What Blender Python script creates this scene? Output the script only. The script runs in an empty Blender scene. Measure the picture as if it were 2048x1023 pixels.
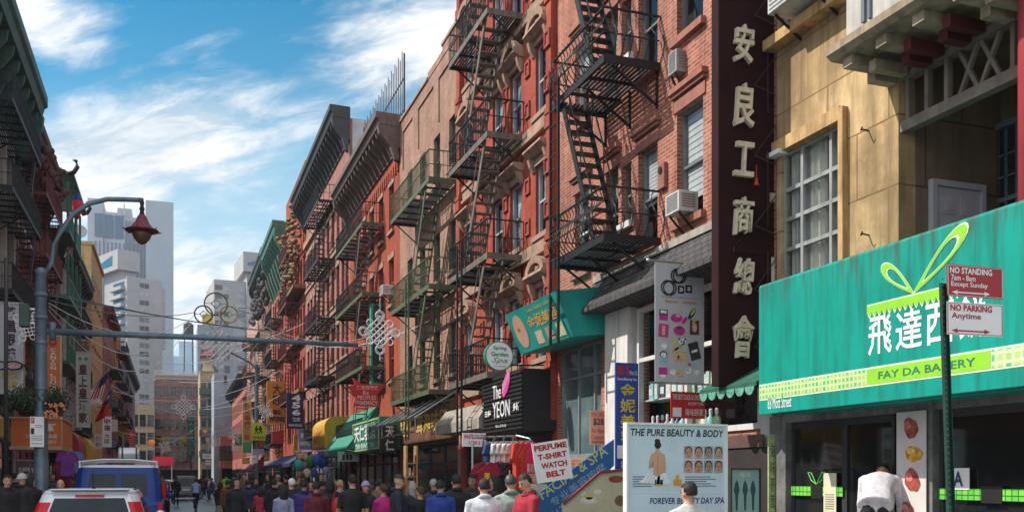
import bpy, bmesh, math, random
from mathutils import Vector, Matrix, Euler, noise as mnoise
from mathutils.bvhtree import BVHTree
rnd = random.Random(7)
S = bpy.context.scene
COL = S.collection
RAD = math.radians

# ------------------------------------------------------------------ camera
CAMZ, FPX, VPX, HOR = 1.65, 1897.0, 345.0, 955.0
YAW = math.atan((1024 - VPX) / FPX)
SN, CS = math.sin(YAW), math.cos(YAW)
cam = bpy.data.objects.new("camera", bpy.data.cameras.new("camera"))
COL.objects.link(cam)
cam.location = (0, 0, CAMZ)
cam.rotation_euler = (RAD(90), 0, -YAW)
cam.data.sensor_width = 36
cam.data.lens = FPX / 2048 * 36
cam.data.shift_y = (HOR - 511.5) / 2048
cam.data.clip_start = 0.1
cam.data.clip_end = 5000
S.camera = cam

# ------------------------------------------------------------------ light
SUN_TO = Vector((-1.0, 0.42, 1.1)).normalized()        # towards the sun: ahead and to the left
sun = bpy.data.objects.new("sun", bpy.data.lights.new("sun", 'SUN'))
COL.objects.link(sun)
sun.rotation_euler = (-SUN_TO).to_track_quat('-Z', 'Y').to_euler()
sun.data.energy = 5.0
sun.data.angle = RAD(0.6)
sun.data.color = (1.0, 0.93, 0.83)
S.view_settings.view_transform = 'Standard'
S.view_settings.look = 'None'
S.view_settings.exposure = 0.25
S.view_settings.gamma = 1.0
S.view_settings.use_curve_mapping = False
S.cycles.max_bounces = 6
S.cycles.diffuse_bounces = 3
S.cycles.glossy_bounces = 3
S.cycles.transparent_max_bounces = 10
S.cycles.caustics_reflective = False
S.cycles.caustics_refractive = False
S.cycles.use_denoising = True

W = bpy.data.worlds.new("World")
S.world = W
W.use_nodes = True
nt = W.node_tree
nt.nodes.clear()


def nd(t, kind, **kw):
    n = t.nodes.new(kind)
    for k, v in kw.items():
        if k.startswith('i_'):
            n.inputs[k[2:].replace('_', ' ')].default_value = v
        else:
            setattr(n, k, v)
    return n


def mth(t, op, a, b=None, clamp=False):
    n = t.nodes.new('ShaderNodeMath')
    n.operation = op
    n.use_clamp = clamp
    for i, x in enumerate((a, b)):
        if x is None:
            continue
        if isinstance(x, (int, float)):
            n.inputs[i].default_value = x
        else:
            t.links.new(x, n.inputs[i])
    return n.outputs[0]


def mixc(t, f, a, b, blend='MIX'):
    n = t.nodes.new('ShaderNodeMix')
    n.data_type = 'RGBA'
    n.blend_type = blend
    for s, x in ((n.inputs[0], f), (n.inputs[6], a), (n.inputs[7], b)):
        if isinstance(x, (int, float)):
            s.default_value = x
        elif isinstance(x, tuple):
            s.default_value = x if len(x) == 4 else (*x, 1)
        else:
            t.links.new(x, s)
    return n.outputs[2]


def ramp(t, fac, pts):
    n = t.nodes.new('ShaderNodeValToRGB')
    while len(n.color_ramp.elements) < len(pts):
        n.color_ramp.elements.new(0.5)
    for e, (p, c) in zip(n.color_ramp.elements, pts):
        e.position = p
        e.color = (c, c, c, 1) if isinstance(c, (int, float)) else (*c, 1)
    t.links.new(fac, n.inputs[0])
    return n.outputs[0]


def sky_world():
    t = nt
    out = nd(t, 'ShaderNodeOutputWorld')
    bg = nd(t, 'ShaderNodeBackground')
    sky = nd(t, 'ShaderNodeTexSky', sky_type='NISHITA', sun_disc=False)
    sky.sun_elevation = math.asin(SUN_TO.z)
    sky.sun_rotation = math.atan2(SUN_TO.x, SUN_TO.y)
    sky.air_density = 1.0
    sky.dust_density = 0.6
    sky.ozone_density = 3.0
    tc = nd(t, 'ShaderNodeTexCoord')
    d = tc.outputs['Generated']

    def dot(v):
        n = nd(t, 'ShaderNodeVectorMath', operation='DOT_PRODUCT')
        t.links.new(d, n.inputs[0])
        n.inputs[1].default_value = v
        return n.outputs['Value']
    f = mth(t, 'MAXIMUM', dot((SN, CS, 0)), 0.05)
    u = mth(t, 'DIVIDE', dot((CS, -SN, 0)), f)
    v = mth(t, 'DIVIDE', dot((0, 0, 1)), f)
    # wind-streaked coordinates of the cirrus sheet
    us = mth(t, 'ADD', mth(t, 'MULTIPLY', u, 0.95), mth(t, 'MULTIPLY', v, 0.32))
    vs = mth(t, 'SUBTRACT', mth(t, 'MULTIPLY', v, 2.9), mth(t, 'MULTIPLY', u, 0.62))
    cb = nd(t, 'ShaderNodeCombineXYZ')
    t.links.new(us, cb.inputs[0])
    t.links.new(vs, cb.inputs[1])

    def noise(sc, det, rough, dist, seed=0.0, vec=None):
        n = nd(t, 'ShaderNodeTexNoise', noise_dimensions='4D')
        n.inputs['Scale'].default_value = sc
        n.inputs['Detail'].default_value = det
        n.inputs['Roughness'].default_value = rough
        n.inputs['Distortion'].default_value = dist
        n.inputs['W'].default_value = seed
        t.links.new(vec or cb.outputs[0], n.inputs['Vector'])
        return n.outputs['Fac']
    n1 = noise(3.6, 9, 0.58, 0.7, 2.3)
    n2 = noise(1.6, 6, 0.55, 0.3, 5.1)
    n3 = noise(11.0, 8, 0.65, 0.5, 1.7)
    # cloud banks where the sky has them: direction (u, v), radii, weight
    acc = None
    for (cu, cv, ru, rv, w, rot) in ((-0.41, 0.345, 0.15, 0.045, 1.1, 0.22), (-.30, .345, .13, .02, .8, .28), (-0.44, 0.305, 0.09, 0.035, .9, 0.1), (-0.30, 0.375, 0.15, 0.011, 0.6, 0.2), (-.29, .33, .09, .012, .7, .3),
                                     (-0.495, 0.48, 0.07, 0.03, 0.95, -0.35), (-0.10, 0.46, 0.10, 0.06, 0.95, .2), (-0.20, 0.42, 0.12, 0.02, .35, .25), (-0.33, 0.455, .10, .012, .4, .35),
                                     (-0.33, 0.215, 0.12, 0.03, 0.75, .05), (-0.40, 0.18, .14, .05, .8, 0.), (-0.2, 0.30, .12, .02, .15, .2), (-0.17, 0.49, .06, .02, .5, .3)):
        du = mth(t, 'SUBTRACT', u, cu)
        dv = mth(t, 'SUBTRACT', v, cv)
        c, s = math.cos(rot), math.sin(rot)
        a = mth(t, 'ADD', mth(t, 'MULTIPLY', du, c / ru), mth(t, 'MULTIPLY', dv, s / ru))
        b = mth(t, 'SUBTRACT', mth(t, 'MULTIPLY', dv, c / rv), mth(t, 'MULTIPLY', du, s / rv))
        r2 = mth(t, 'ADD', mth(t, 'MULTIPLY', a, a), mth(t, 'MULTIPLY', b, b))
        g = mth(t, 'MULTIPLY', mth(t, 'POWER', 2.718, mth(t, 'MULTIPLY', r2, -0.8)), w)
        acc = g if acc is None else mth(t, 'MAXIMUM', acc, g)
    dens = mth(t, 'ADD', mth(t, 'MULTIPLY', acc, 0.76), mth(t, 'MULTIPLY', mth(t, 'SUBTRACT', n1, 0.55), 1.25))
    dens = mth(t, 'ADD', dens, mth(t, 'MULTIPLY', mth(t, 'SUBTRACT', n2, 0.5), 0.55))
    dens = mth(t, 'ADD', dens, mth(t, 'MULTIPLY', mth(t, 'SUBTRACT', n3, 0.5), 0.95))
    cl = ramp(t, dens, [(0.03, 0.0), (0.16, 0.15), (0.34, 0.55), (0.56, 1.0)])
    # paler air low down, clear blue high up
    blue = mixc(t, 1.0, sky.outputs[0], (0.0, .92, 1.08), 'MULTIPLY')
    pale = (4.9, 7.0, 8.1)
    low = ramp(t, v, [(0.0, 1.0), (0.18, 0.92), (0.32, .55), (0.43, .08), (0.52, 0.0)])
    base = mixc(t, low, blue, pale)
    shade = ramp(t, mth(t, 'ADD', n2, mth(t, 'MULTIPLY', mth(t, 'SUBTRACT', n3, .5), .8)), [(0.40, (5.4, 6.2, 6.9)), (0.56, (8.9, 8.9, 8.9))])
    col = mixc(t, mth(t, 'MULTIPLY', cl, 0.93), base, shade)
    # fill light added outside the view: brighter unseen cloud overhead and behind the camera
    over = ramp(t, mth(t, 'MULTIPLY', v, .5), [(.30, 0.0), (.6, .8)])
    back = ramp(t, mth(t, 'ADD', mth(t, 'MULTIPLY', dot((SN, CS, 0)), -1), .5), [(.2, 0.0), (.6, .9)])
    col = mixc(t, over, col, mixc(t, n2, (3.8, 4.5, 5.2), (5.2, 5.7, 6.2)))
    col = mixc(t, back, col, mixc(t, n2, (8.0, 8.6, 9.4), (10.5, 10.7, 11.0)))     # unseen cloud bank added to brighten camera-facing surfaces
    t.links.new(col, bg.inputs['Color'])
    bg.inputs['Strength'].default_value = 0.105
    t.links.new(bg.outputs[0], out.inputs['Surface'])


sky_world()


# ------------------------------------------------------------------ pixel rays (photo 2048 x 1023) to world points on real planes
def yat(px, X):                       # world y where the ray of a column meets the plane x = X
    r = (px - 1024) / FPX
    return X * (CS - SN * r) / (SN + CS * r)


def xat(px, Y):
    r = (px - 1024) / FPX
    return Y * (SN + CS * r) / (CS - SN * r)


def zat(py, x, y):
    return CAMZ + (HOR - py) / FPX * (x * SN + y * CS)


def F(px, py, Y):                     # point on a plane y = Y
    x = xat(px, Y)
    return x, zat(py, x, Y)


def RX(px, py, X):                    # point on a plane x = X
    y = yat(px, X)
    return y, zat(py, X, y)


# ------------------------------------------------------------------ mesh builder
class MB:
    def __init__(s):
        s.v, s.f, s.m, s.cm = [], [], [], 0

    def add(s, vs, fs):
        b = len(s.v)
        s.v += [Vector(p) for p in vs]
        for f in fs:
            s.f.append([i + b for i in f])
            s.m.append(s.cm)
        return s

    def quad(s, *p):
        return s.add(p, [tuple(range(len(p)))])

    def box(s, x0, x1, y0, y1, z0, z1):
        return s.add([(x0, y0, z0), (x1, y0, z0), (x1, y1, z0), (x0, y1, z0), (x0, y0, z1), (x1, y0, z1), (x1, y1, z1), (x0, y1, z1)],
                     [(3, 2, 1, 0), (4, 5, 6, 7), (0, 1, 5, 4), (1, 2, 6, 5), (2, 3, 7, 6), (3, 0, 4, 7)])

    def bar(s, p, q, w=.03, h=None, up=(0, 0, 1)):
        p, q, up = Vector(p), Vector(q), Vector(up)
        h = h or w
        d = (q - p).normalized()
        if abs(d.dot(up)) > .98:
            up = Vector((0, 1, 0))
        a = d.cross(up).normalized() * (w / 2)
        b = a.cross(d).normalized() * (h / 2)
        return s.add([p - a - b, p + a - b, p + a + b, p - a + b, q - a - b, q + a - b, q + a + b, q - a + b],
                     [(3, 2, 1, 0), (4, 5, 6, 7), (0, 1, 5, 4), (1, 2, 6, 5), (2, 3, 7, 6), (3, 0, 4, 7)])

    def tube(s, pts, r, n=6, closed=False, sq=1.0):
        pts = [Vector(p) for p in pts]
        N = len(pts)
        rs = r if isinstance(r, (list, tuple)) else [r] * N
        vs, fs = [], []
        ref = Vector((0, 0, 1))
        for i, p in enumerate(pts):
            if closed:
                d = pts[(i + 1) % N] - pts[i - 1]
            else:
                d = pts[min(i + 1, N - 1)] - pts[max(i - 1, 0)]
            d.normalize()
            if abs(d.dot(ref)) > .95:
                u = d.cross(Vector((0, 1, 0))) if abs(d.y) < .9 else d.cross(Vector((1, 0, 0)))
            else:
                u = d.cross(ref)
            u.normalize()
            w = u.cross(d)
            for k in range(n):
                a = 2 * math.pi * k / n
                vs.append(p + u * math.cos(a) * rs[i] + w * math.sin(a) * rs[i] * sq)
        for i in range(N if closed else N - 1):
            j = (i + 1) % N
            for k in range(n):
                l = (k + 1) % n
                fs.append((i * n + k, i * n + l, j * n + l, j * n + k))
        if not closed:
            fs.append(tuple(reversed(range(n))))
            fs.append(tuple(range((N - 1) * n, N * n)))
        return s.add(vs, fs)

    def prism(s, poly, y0, y1):          # poly of (x, z), extruded along y
        n = len(poly)
        vs = [(x, y0, z) for x, z in poly] + [(x, y1, z) for x, z in poly]
        fs = [tuple(range(n)), tuple(range(2 * n - 1, n - 1, -1))] + [(i, n + i, n + (i + 1) % n, (i + 1) % n) for i in range(n)]
        return s.add(vs, fs)

    def prismx(s, poly, x0, x1):         # poly of (y, z), extruded along x
        n = len(poly)
        vs = [(x0, y, z) for y, z in poly] + [(x1, y, z) for y, z in poly]
        fs = [tuple(range(n)), tuple(range(2 * n - 1, n - 1, -1))] + [(i, n + i, n + (i + 1) % n, (i + 1) % n) for i in range(n)]
        return s.add(vs, fs)

    def prismz(s, poly, z0, z1):
        n = len(poly)
        vs = [(x, y, z0) for x, y in poly] + [(x, y, z1) for x, y in poly]
        fs = [tuple(range(n)), tuple(range(2 * n - 1, n - 1, -1))] + [(i, n + i, n + (i + 1) % n, (i + 1) % n) for i in range(n)]
        return s.add(vs, fs)

    def lathe(s, prof, c=(0, 0, 0), n=16):
        c = Vector(c)
        vs, fs = [], []
        for r, z in prof:
            for k in range(n):
                a = 2 * math.pi * k / n
                vs.append(c + Vector((r * math.cos(a), r * math.sin(a), z)))
        for i in range(len(prof) - 1):
            for k in range(n):
                l = (k + 1) % n
                fs.append((i * n + k, i * n + l, (i + 1) * n + l, (i + 1) * n + k))
        fs.append(tuple(reversed(range(n))))
        fs.append(tuple(range((len(prof) - 1) * n, len(prof) * n)))
        return s.add(vs, fs)

    def ell(s, c, r, n=12, m=8, M=None, keep=None):
        vs, fs = [], []
        for i in range(m + 1):
            ph = math.pi * i / m
            for k in range(n):
                a = 2 * math.pi * k / n
                vs.append(Vector((r[0] * math.sin(ph) * math.cos(a), r[1] * math.sin(ph) * math.sin(a), r[2] * math.cos(ph))))
        for i in range(m):
            for k in range(n):
                l = (k + 1) % n
                q = (i * n + k, (i + 1) * n + k, (i + 1) * n + l, i * n + l)
                if keep is None or keep(sum((vs[j] for j in q), Vector()) / 4):
                    fs.append(q)
        c = Vector(c)
        return s.add([(M @ p if M else p) + c for p in vs], fs)

    def loft(s, rings):
        n = len(rings[0])
        vs = [p for r in rings for p in r]
        fs = [(i * n + k, i * n + (k + 1) % n, (i + 1) * n + (k + 1) % n, (i + 1) * n + k) for i in range(len(rings) - 1) for k in range(n)]
        fs.append(tuple(reversed(range(n))))
        fs.append(tuple(range((len(rings) - 1) * n, len(rings) * n)))
        return s.add(vs, fs)

    def xf(s, M, i0=0):
        for i in range(i0, len(s.v)):
            s.v[i] = M @ s.v[i]
        return s

    def mesh(s, name, mats, smooth=False, recalc=True):
        me = bpy.data.meshes.new(name)
        me.from_pydata([tuple(p) for p in s.v], [], s.f)
        mats = mats if isinstance(mats, (list, tuple)) else [mats]
        for m in mats:
            me.materials.append(m)
        me.polygons.foreach_set('material_index', s.m)
        if smooth:
            me.polygons.foreach_set('use_smooth', [True] * len(s.f))
        if recalc:
            bm = bmesh.new()
            bm.from_mesh(me)
            bmesh.ops.recalc_face_normals(bm, faces=bm.faces)
            bm.to_mesh(me)
            bm.free()
        me.update()
        return me

    def build(s, name, mats, parent=None, smooth=False, loc=None, bevel=0, recalc=True):
        o = link(name, s.mesh(name, mats, smooth, recalc), parent, loc)
        if bevel:
            b = o.modifiers.new('bevel', 'BEVEL')
            b.width = bevel
            b.segments = 3
            b.limit_method = 'ANGLE'
        return o


def link(name, me, parent=None, loc=None, rz=0):
    o = bpy.data.objects.new(name, me)
    COL.objects.link(o)
    if parent:
        o.parent = parent
    if loc:
        o.location = loc
    o.rotation_euler.z = rz
    return o


def tag(o, label, cat, group=None):
    o['label'] = label
    o['category'] = cat
    if group:
        o['group'] = group
    return o


def thing(name, label, cat, loc=(0, 0, 0), rz=0, group=None):
    return tag(link(name, None, None, loc, rz), label, cat, group)


def struct(o, kind='structure'):
    o['kind'] = kind
    return o


def copy_tree(o, kids, label=None, loc=None, rz=None, scale=None):   # a thing with copies of its parts and sub-parts; kids: parent -> children
    c = o.copy()
    COL.objects.link(c)
    if label:
        c['label'] = label
    if loc:
        c.location = loc
    if rz is not None:
        c.rotation_euler.z = rz
    if scale:
        c.scale = (scale,) * 3
    for k in kids.get(o, ()):
        d = copy_tree(k, kids)
        d.parent = c
    return c


def kids_of(root):
    r = {}
    st = [root]
    allo = list(COL.objects)
    while st:
        o = st.pop()
        r[o] = [c for c in allo if c.parent == o]
        st += r[o]
    return r


# ------------------------------------------------------------------ materials
MATS = {}


def mat(col, rough=.6, metal=0., var=.18, sc=2.5, streak=0., bump=0., spec=.5, name=None, fine=0., emit=0.):
    key = (col, rough, metal, var, sc, streak, bump, spec, fine, emit)
    if key in MATS:
        return MATS[key]
    m = bpy.data.materials.new(name or 'paint')
    m.use_nodes = True
    t = m.node_tree
    b = t.nodes['Principled BSDF']
    tc = nd(t, 'ShaderNodeTexCoord')
    n = nd(t, 'ShaderNodeTexNoise')
    n.inputs['Scale'].default_value = sc
    n.inputs['Detail'].default_value = 7
    n.inputs['Roughness'].default_value = .62
    t.links.new(tc.outputs['Object'], n.inputs['Vector'])
    f = ramp(t, n.outputs['Fac'], [(.3, 0), (.7, 1)])
    lo = tuple(c * (1 - var) for c in col)
    hi = tuple(min(1, c * (1 + var)) for c in col)
    c = mixc(t, f, lo, hi)
    if streak:
        mp = nd(t, 'ShaderNodeMapping')
        mp.inputs['Scale'].default_value = (5, 5, .45)
        t.links.new(tc.outputs['Object'], mp.inputs['Vector'])
        n2 = nd(t, 'ShaderNodeTexNoise')
        n2.inputs['Scale'].default_value = 1.3
        n2.inputs['Detail'].default_value = 8
        n2.inputs['Roughness'].default_value = .65
        t.links.new(mp.outputs[0], n2.inputs['Vector'])
        g = ramp(t, n2.outputs['Fac'], [(.46, 0), (.72, streak)])
        c = mixc(t, g, c, tuple(x * .28 + .012 for x in col))
    t.links.new(c, b.inputs['Base Color'])
    b.inputs['Roughness'].default_value = rough
    b.inputs['Metallic'].default_value = metal
    b.inputs['Specular IOR Level'].default_value = spec
    if emit:
        t.links.new(c, b.inputs['Emission Color'])
        b.inputs['Emission Strength'].default_value = emit
    if bump:
        n3 = nd(t, 'ShaderNodeTexNoise')
        n3.inputs['Scale'].default_value = fine or 25
        n3.inputs['Detail'].default_value = 5
        t.links.new(tc.outputs['Object'], n3.inputs['Vector'])
        bp = nd(t, 'ShaderNodeBump')
        bp.inputs['Strength'].default_value = bump
        bp.inputs['Distance'].default_value = .02
        t.links.new(n3.outputs['Fac'], bp.inputs['Height'])
        t.links.new(bp.outputs[0], b.inputs['Normal'])
    MATS[key] = m
    return m


def brick(c1, c2, mortar, bw=.215, rh=.075, ms=.010, dirt=.5, name='brick', offset=.5, rough=.85, bump=.5, var=.35, d0=.48, d1=.75, dcol=.22):
    key = ('b', c1, c2, mortar, bw, rh, ms, dirt, offset, d0)
    if key in MATS:
        return MATS[key]
    m = bpy.data.materials.new(name)
    m.use_nodes = True
    t = m.node_tree
    b = t.nodes['Principled BSDF']
    tc = nd(t, 'ShaderNodeTexCoord')
    sp = nd(t, 'ShaderNodeSeparateXYZ')
    t.links.new(tc.outputs['Object'], sp.inputs[0])
    u = mth(t, 'ADD', sp.outputs[0], sp.outputs[1])
    cb = nd(t, 'ShaderNodeCombineXYZ')
    t.links.new(u, cb.inputs[0])
    t.links.new(sp.outputs[2], cb.inputs[1])
    br = nd(t, 'ShaderNodeTexBrick', offset=offset)
    br.inputs['Scale'].default_value = 1
    br.inputs['Brick Width'].default_value = bw
    br.inputs['Row Height'].default_value = rh
    br.inputs['Mortar Size'].default_value = ms
    br.inputs['Mortar Smooth'].default_value = .2
    br.inputs['Color1'].default_value = (*c1, 1)
    br.inputs['Color2'].default_value = (*c2, 1)
    br.inputs['Mortar'].default_value = (*mortar, 1)
    t.links.new(cb.outputs[0], br.inputs['Vector'])
    n = nd(t, 'ShaderNodeTexNoise')
    n.inputs['Scale'].default_value = .8
    n.inputs['Detail'].default_value = 9
    n.inputs['Roughness'].default_value = .65
    t.links.new(tc.outputs['Object'], n.inputs['Vector'])
    f = ramp(t, n.outputs['Fac'], [(.3, 1 - var), (.7, 1 + var * .35)])
    c = mixc(t, 1.0, br.outputs['Color'], f, 'MULTIPLY')
    mp = nd(t, 'ShaderNodeMapping')
    mp.inputs['Scale'].default_value = (3, 3, .3)
    t.links.new(tc.outputs['Object'], mp.inputs['Vector'])
    n2 = nd(t, 'ShaderNodeTexNoise')
    n2.inputs['Scale'].default_value = 1.1
    n2.inputs['Detail'].default_value = 8
    n2.inputs['Roughness'].default_value = .7
    t.links.new(mp.outputs[0], n2.inputs['Vector'])
    g = ramp(t, n2.outputs['Fac'], [(d0, 0), (d1, dirt)])
    c = mixc(t, g, c, tuple(x * dcol + .01 for x in c1))
    t.links.new(c, b.inputs['Base Color'])
    b.inputs['Roughness'].default_value = rough
    b.inputs['Specular IOR Level'].default_value = .25
    n3 = nd(t, 'ShaderNodeTexNoise')
    n3.inputs['Scale'].default_value = 40
    t.links.new(tc.outputs['Object'], n3.inputs['Vector'])
    hgt = mth(t, 'ADD', mth(t, 'MULTIPLY', br.outputs['Fac'], -1), mth(t, 'MULTIPLY', n3.outputs['Fac'], .5))
    bp = nd(t, 'ShaderNodeBump')
    bp.inputs['Strength'].default_value = bump
    bp.inputs['Distance'].default_value = .012
    t.links.new(hgt, bp.inputs['Height'])
    t.links.new(bp.outputs[0], b.inputs['Normal'])
    MATS[key] = m
    return m


def dark_glass(col=(.022, .028, .034), var=.5, name='window_glass'):
    key = ('g', col)
    if key in MATS:
        return MATS[key]
    m = mat(col, .07, var=var, sc=.9, spec=.8, bump=.05, fine=1.6, name=name)
    MATS[key] = m
    return m


def clear_glass(tint=(.85, .92, .92), name='clear_glass', ior=1.5):
    key = ('c', tint, ior)
    if key in MATS:
        return MATS[key]
    m = bpy.data.materials.new(name)
    m.use_nodes = True
    t = m.node_tree
    t.nodes.clear()
    o = nd(t, 'ShaderNodeOutputMaterial')
    tr = nd(t, 'ShaderNodeBsdfTransparent')
    tr.inputs[0].default_value = (*tint, 1)
    gl = nd(t, 'ShaderNodeBsdfGlossy')
    gl.inputs['Roughness'].default_value = .02
    ge = nd(t, 'ShaderNodeNewGeometry')
    dp = nd(t, 'ShaderNodeVectorMath', operation='DOT_PRODUCT')
    t.links.new(ge.outputs['Incoming'], dp.inputs[0])
    t.links.new(ge.outputs['Normal'], dp.inputs[1])
    c1 = mth(t, 'SUBTRACT', 1.0, mth(t, 'ABSOLUTE', dp.outputs['Value']))
    mx = nd(t, 'ShaderNodeMixShader')
    t.links.new(mth(t, 'ADD', mth(t, 'MULTIPLY', mth(t, 'POWER', c1, 5.0), .9), .07, True), mx.inputs[0])
    t.links.new(tr.outputs[0], mx.inputs[1])
    t.links.new(gl.outputs[0], mx.inputs[2])
    t.links.new(mx.outputs[0], o.inputs[0])
    MATS[key] = m
    return m


def tiles(cols, mortar, w, h, ms=.012, rough=.5):       # little mosaic tiles in mixed colours
    return brick(cols[0], cols[1], mortar, w, h, ms, dirt=.1, name='mosaic_tiles', offset=0., rough=rough, bump=.05, var=.1)


# ------------------------------------------------------------------ lettering
def txt_mesh(s, bold=0., shear=0., depth=.006, res=2):
    cu = bpy.data.curves.new('lettering', 'FONT')
    cu.body = s
    cu.align_x = 'CENTER'
    cu.resolution_u = res
    cu.offset = bold
    cu.shear = shear
    cu.space_line = .95
    ob = bpy.data.objects.new('lettering', cu)
    me = bpy.data.meshes.new_from_object(ob)
    vs = [v.co.copy() for v in me.vertices]
    fs = [list(p.vertices) for p in me.polygons]
    bpy.data.objects.remove(ob)
    bpy.data.curves.remove(cu)
    bpy.data.meshes.remove(me)
    return vs, fs


def txt(parent, s, x0, x1, z0, z1, y, m, bold=0., shear=0., vert=False, name='lettering', M=None, th=0.):
    """letters fitted to a box of the local front plane y (front looks to -y)"""
    mb = MB()
    items = []
    if vert:
        n = len(s)
        for i, ch in enumerate(s):
            if ch != ' ':
                items.append((ch, x0, x1, z1 - (z1 - z0) * (i + .94) / n, z1 - (z1 - z0) * (i + .06) / n))
    else:
        items.append((s, x0, x1, z0, z1))
    for (st, a0, a1, b0, b1) in items:
        vs, fs = txt_mesh(st, bold, shear)
        if not vs:
            continue
        lx, hx = min(v.x for v in vs), max(v.x for v in vs)
        lz, hz = min(v.y for v in vs), max(v.y for v in vs)
        if vert and hz - lz < .3:
            k = (a1 - a0) / max(hx - lx, .1)
            cz = (b0 + b1) / 2
            pts = [(a0 + (v.x - lx) * k, y, cz + (v.y - (lz + hz) / 2) * k) for v in vs]
        else:
            pts = [(a0 + (v.x - lx) / max(hx - lx, 1e-4) * (a1 - a0), y, b0 + (v.y - lz) / max(hz - lz, 1e-4) * (b1 - b0)) for v in vs]
        if th:
            n0 = len(pts)
            ed = {}
            for f in fs:
                for i in range(len(f)):
                    e = (f[i], f[(i + 1) % len(f)])
                    if (e[1], e[0]) in ed:
                        del ed[(e[1], e[0])]
                    else:
                        ed[e] = 1
            pts += [(p[0], p[1] + th, p[2]) for p in pts]
            fs = fs + [(a, b, b + n0, a + n0) for a, b in ed]
        mb.add(pts, fs)
    if M:
        mb.xf(M)
    return mb.build(name, m, parent, recalc=False)
# ------------------------------------------------------------------ colours used again and again
XR, XL = 9.0, -6.4
IRON = mat((.018, .018, .02), .55, .3, var=.4, sc=6, name='black_iron')
IRON_G = mat((.085, .12, .06), .6, .1, var=.4, sc=6, streak=.5, name='green_iron')
IRON_T = mat((.15, .13, .105), .6, .1, var=.4, sc=6, streak=.6, name='weathered_iron')
IRON_R = mat((.12, .03, .03), .6, .1, var=.4, sc=6, name='red_iron')
STEEL = mat((.42, .44, .46), .38, .85, var=.2, sc=5, name='steel')
POLE = mat((.13, .19, .24), .5, .3, var=.3, sc=4, streak=.4, name='grey_blue_paint')
WHITE = mat((.78, .78, .76), .55, var=.08, sc=3, streak=.15, name='white_paint')
BLACK = mat((.012, .012, .013), .5, var=.3, name='black_paint')
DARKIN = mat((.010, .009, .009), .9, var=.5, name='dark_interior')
GLASS = dark_glass()
GLASS_B = dark_glass((.06, .085, .11))
CLEAR = clear_glass()
STONE = mat((.34, .22, .16), .85, var=.3, sc=3, streak=.75, bump=.4, name='brownstone')
STONE_D = mat((.15, .10, .075), .85, var=.35, sc=3, streak=.7, bump=.4, name='dark_stone')
WOODW = mat((.62, .62, .60), .55, var=.1, streak=.3, name='white_frame')
GREYF = mat((.30, .32, .33), .5, var=.15, streak=.3, name='grey_frame')
DKF = mat((.035, .035, .04), .5, var=.2, name='dark_frame')


CURT1 = mat((.62, .62, .60), .8, var=.12, sc=3, streak=.25, name='pale_blind')
CURT2 = mat((.42, .36, .27), .8, var=.2, sc=3, streak=.3, name='tan_blind')
WPANE = clear_glass((.80, .85, .88), 'window_pane')


# ------------------------------------------------------------------ ground
def sheet(name, x0, x1, y0, y1, z, m):
    mb = MB()
    nx = max(1, int((x1 - x0) / 60))
    mb.quad((x0, y0, z), (x1, y0, z), (x1, y1, z), (x0, y1, z))
    return struct(mb.build(name, m))


ASPH = mat((.10, .11, .125), .30, var=.4, sc=.7, bump=.35, fine=60, streak=0, spec=.45, name='asphalt')
SIDEW = brick((.25, .24, .23), (.21, .20, .19), (.09, .09, .09), 1.5, 1.5, .02, .5, 'pavement_slabs', 0.)
sheet('ground', -500, 500, -110, 780, -.03, mat((.09, .09, .09), .9, name='far_ground'))
sheet('road', -2.5, 4.8, -30, 190, 0.0, ASPH)


def slab(name, x0, x1, y0, y1):
    mb = MB()
    mb.box(x0, x1, y0, y1, -.2, .13)
    # slab joints are in the material; the kerb stone edge is its own strip
    struct(mb.build(name, mat((.24, .23, .22), .85, var=.25, sc=1.2, streak=.2, bump=.3, name='pavement')))


slab('pavement', 4.8, 16, -30, 190)
slab('pavement', -16, -2.5, -30, 190)
mb = MB()
for k in range(40):
    mb.box(1.12, 1.24, 2 + k * 5, 4.6 + k * 5, .002, .006)
struct(mb.build('road_marking', mat((.6, .58, .5), .7, var=.4, sc=8, name='worn_road_paint')))


# ------------------------------------------------------------------ building kit
def facade(mb, W, H, holes, rev=.22, z0=0.):
    us = sorted({0., W} | {round(h[i], 4) for h in holes for i in (0, 1)})
    zs = sorted({z0, H} | {round(h[i], 4) for h in holes for i in (2, 3)})
    us = [u for u in us if 0 <= u <= W]
    zs = [z for z in zs if z0 <= z <= H]
    for j in range(len(zs) - 1):
        run = None
        for i in range(len(us) - 1):
            cu, cz = (us[i] + us[i + 1]) / 2, (zs[j] + zs[j + 1]) / 2
            if any(h[0] < cu < h[1] and h[2] < cz < h[3] for h in holes):
                continue
            mb.quad((us[i], 0, zs[j]), (us[i + 1], 0, zs[j]), (us[i + 1], 0, zs[j + 1]), (us[i], 0, zs[j + 1]))
    for a, b, c, d in holes:
        mb.quad((a, 0, c), (a, 0, d), (a, rev, d), (a, rev, c))
        mb.quad((b, 0, c), (b, 0, d), (b, rev, d), (b, rev, c))
        mb.quad((a, 0, d), (b, 0, d), (b, rev, d), (a, rev, d))
        mb.quad((a, 0, c), (b, 0, c), (b, rev, c), (a, rev, c))


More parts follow.
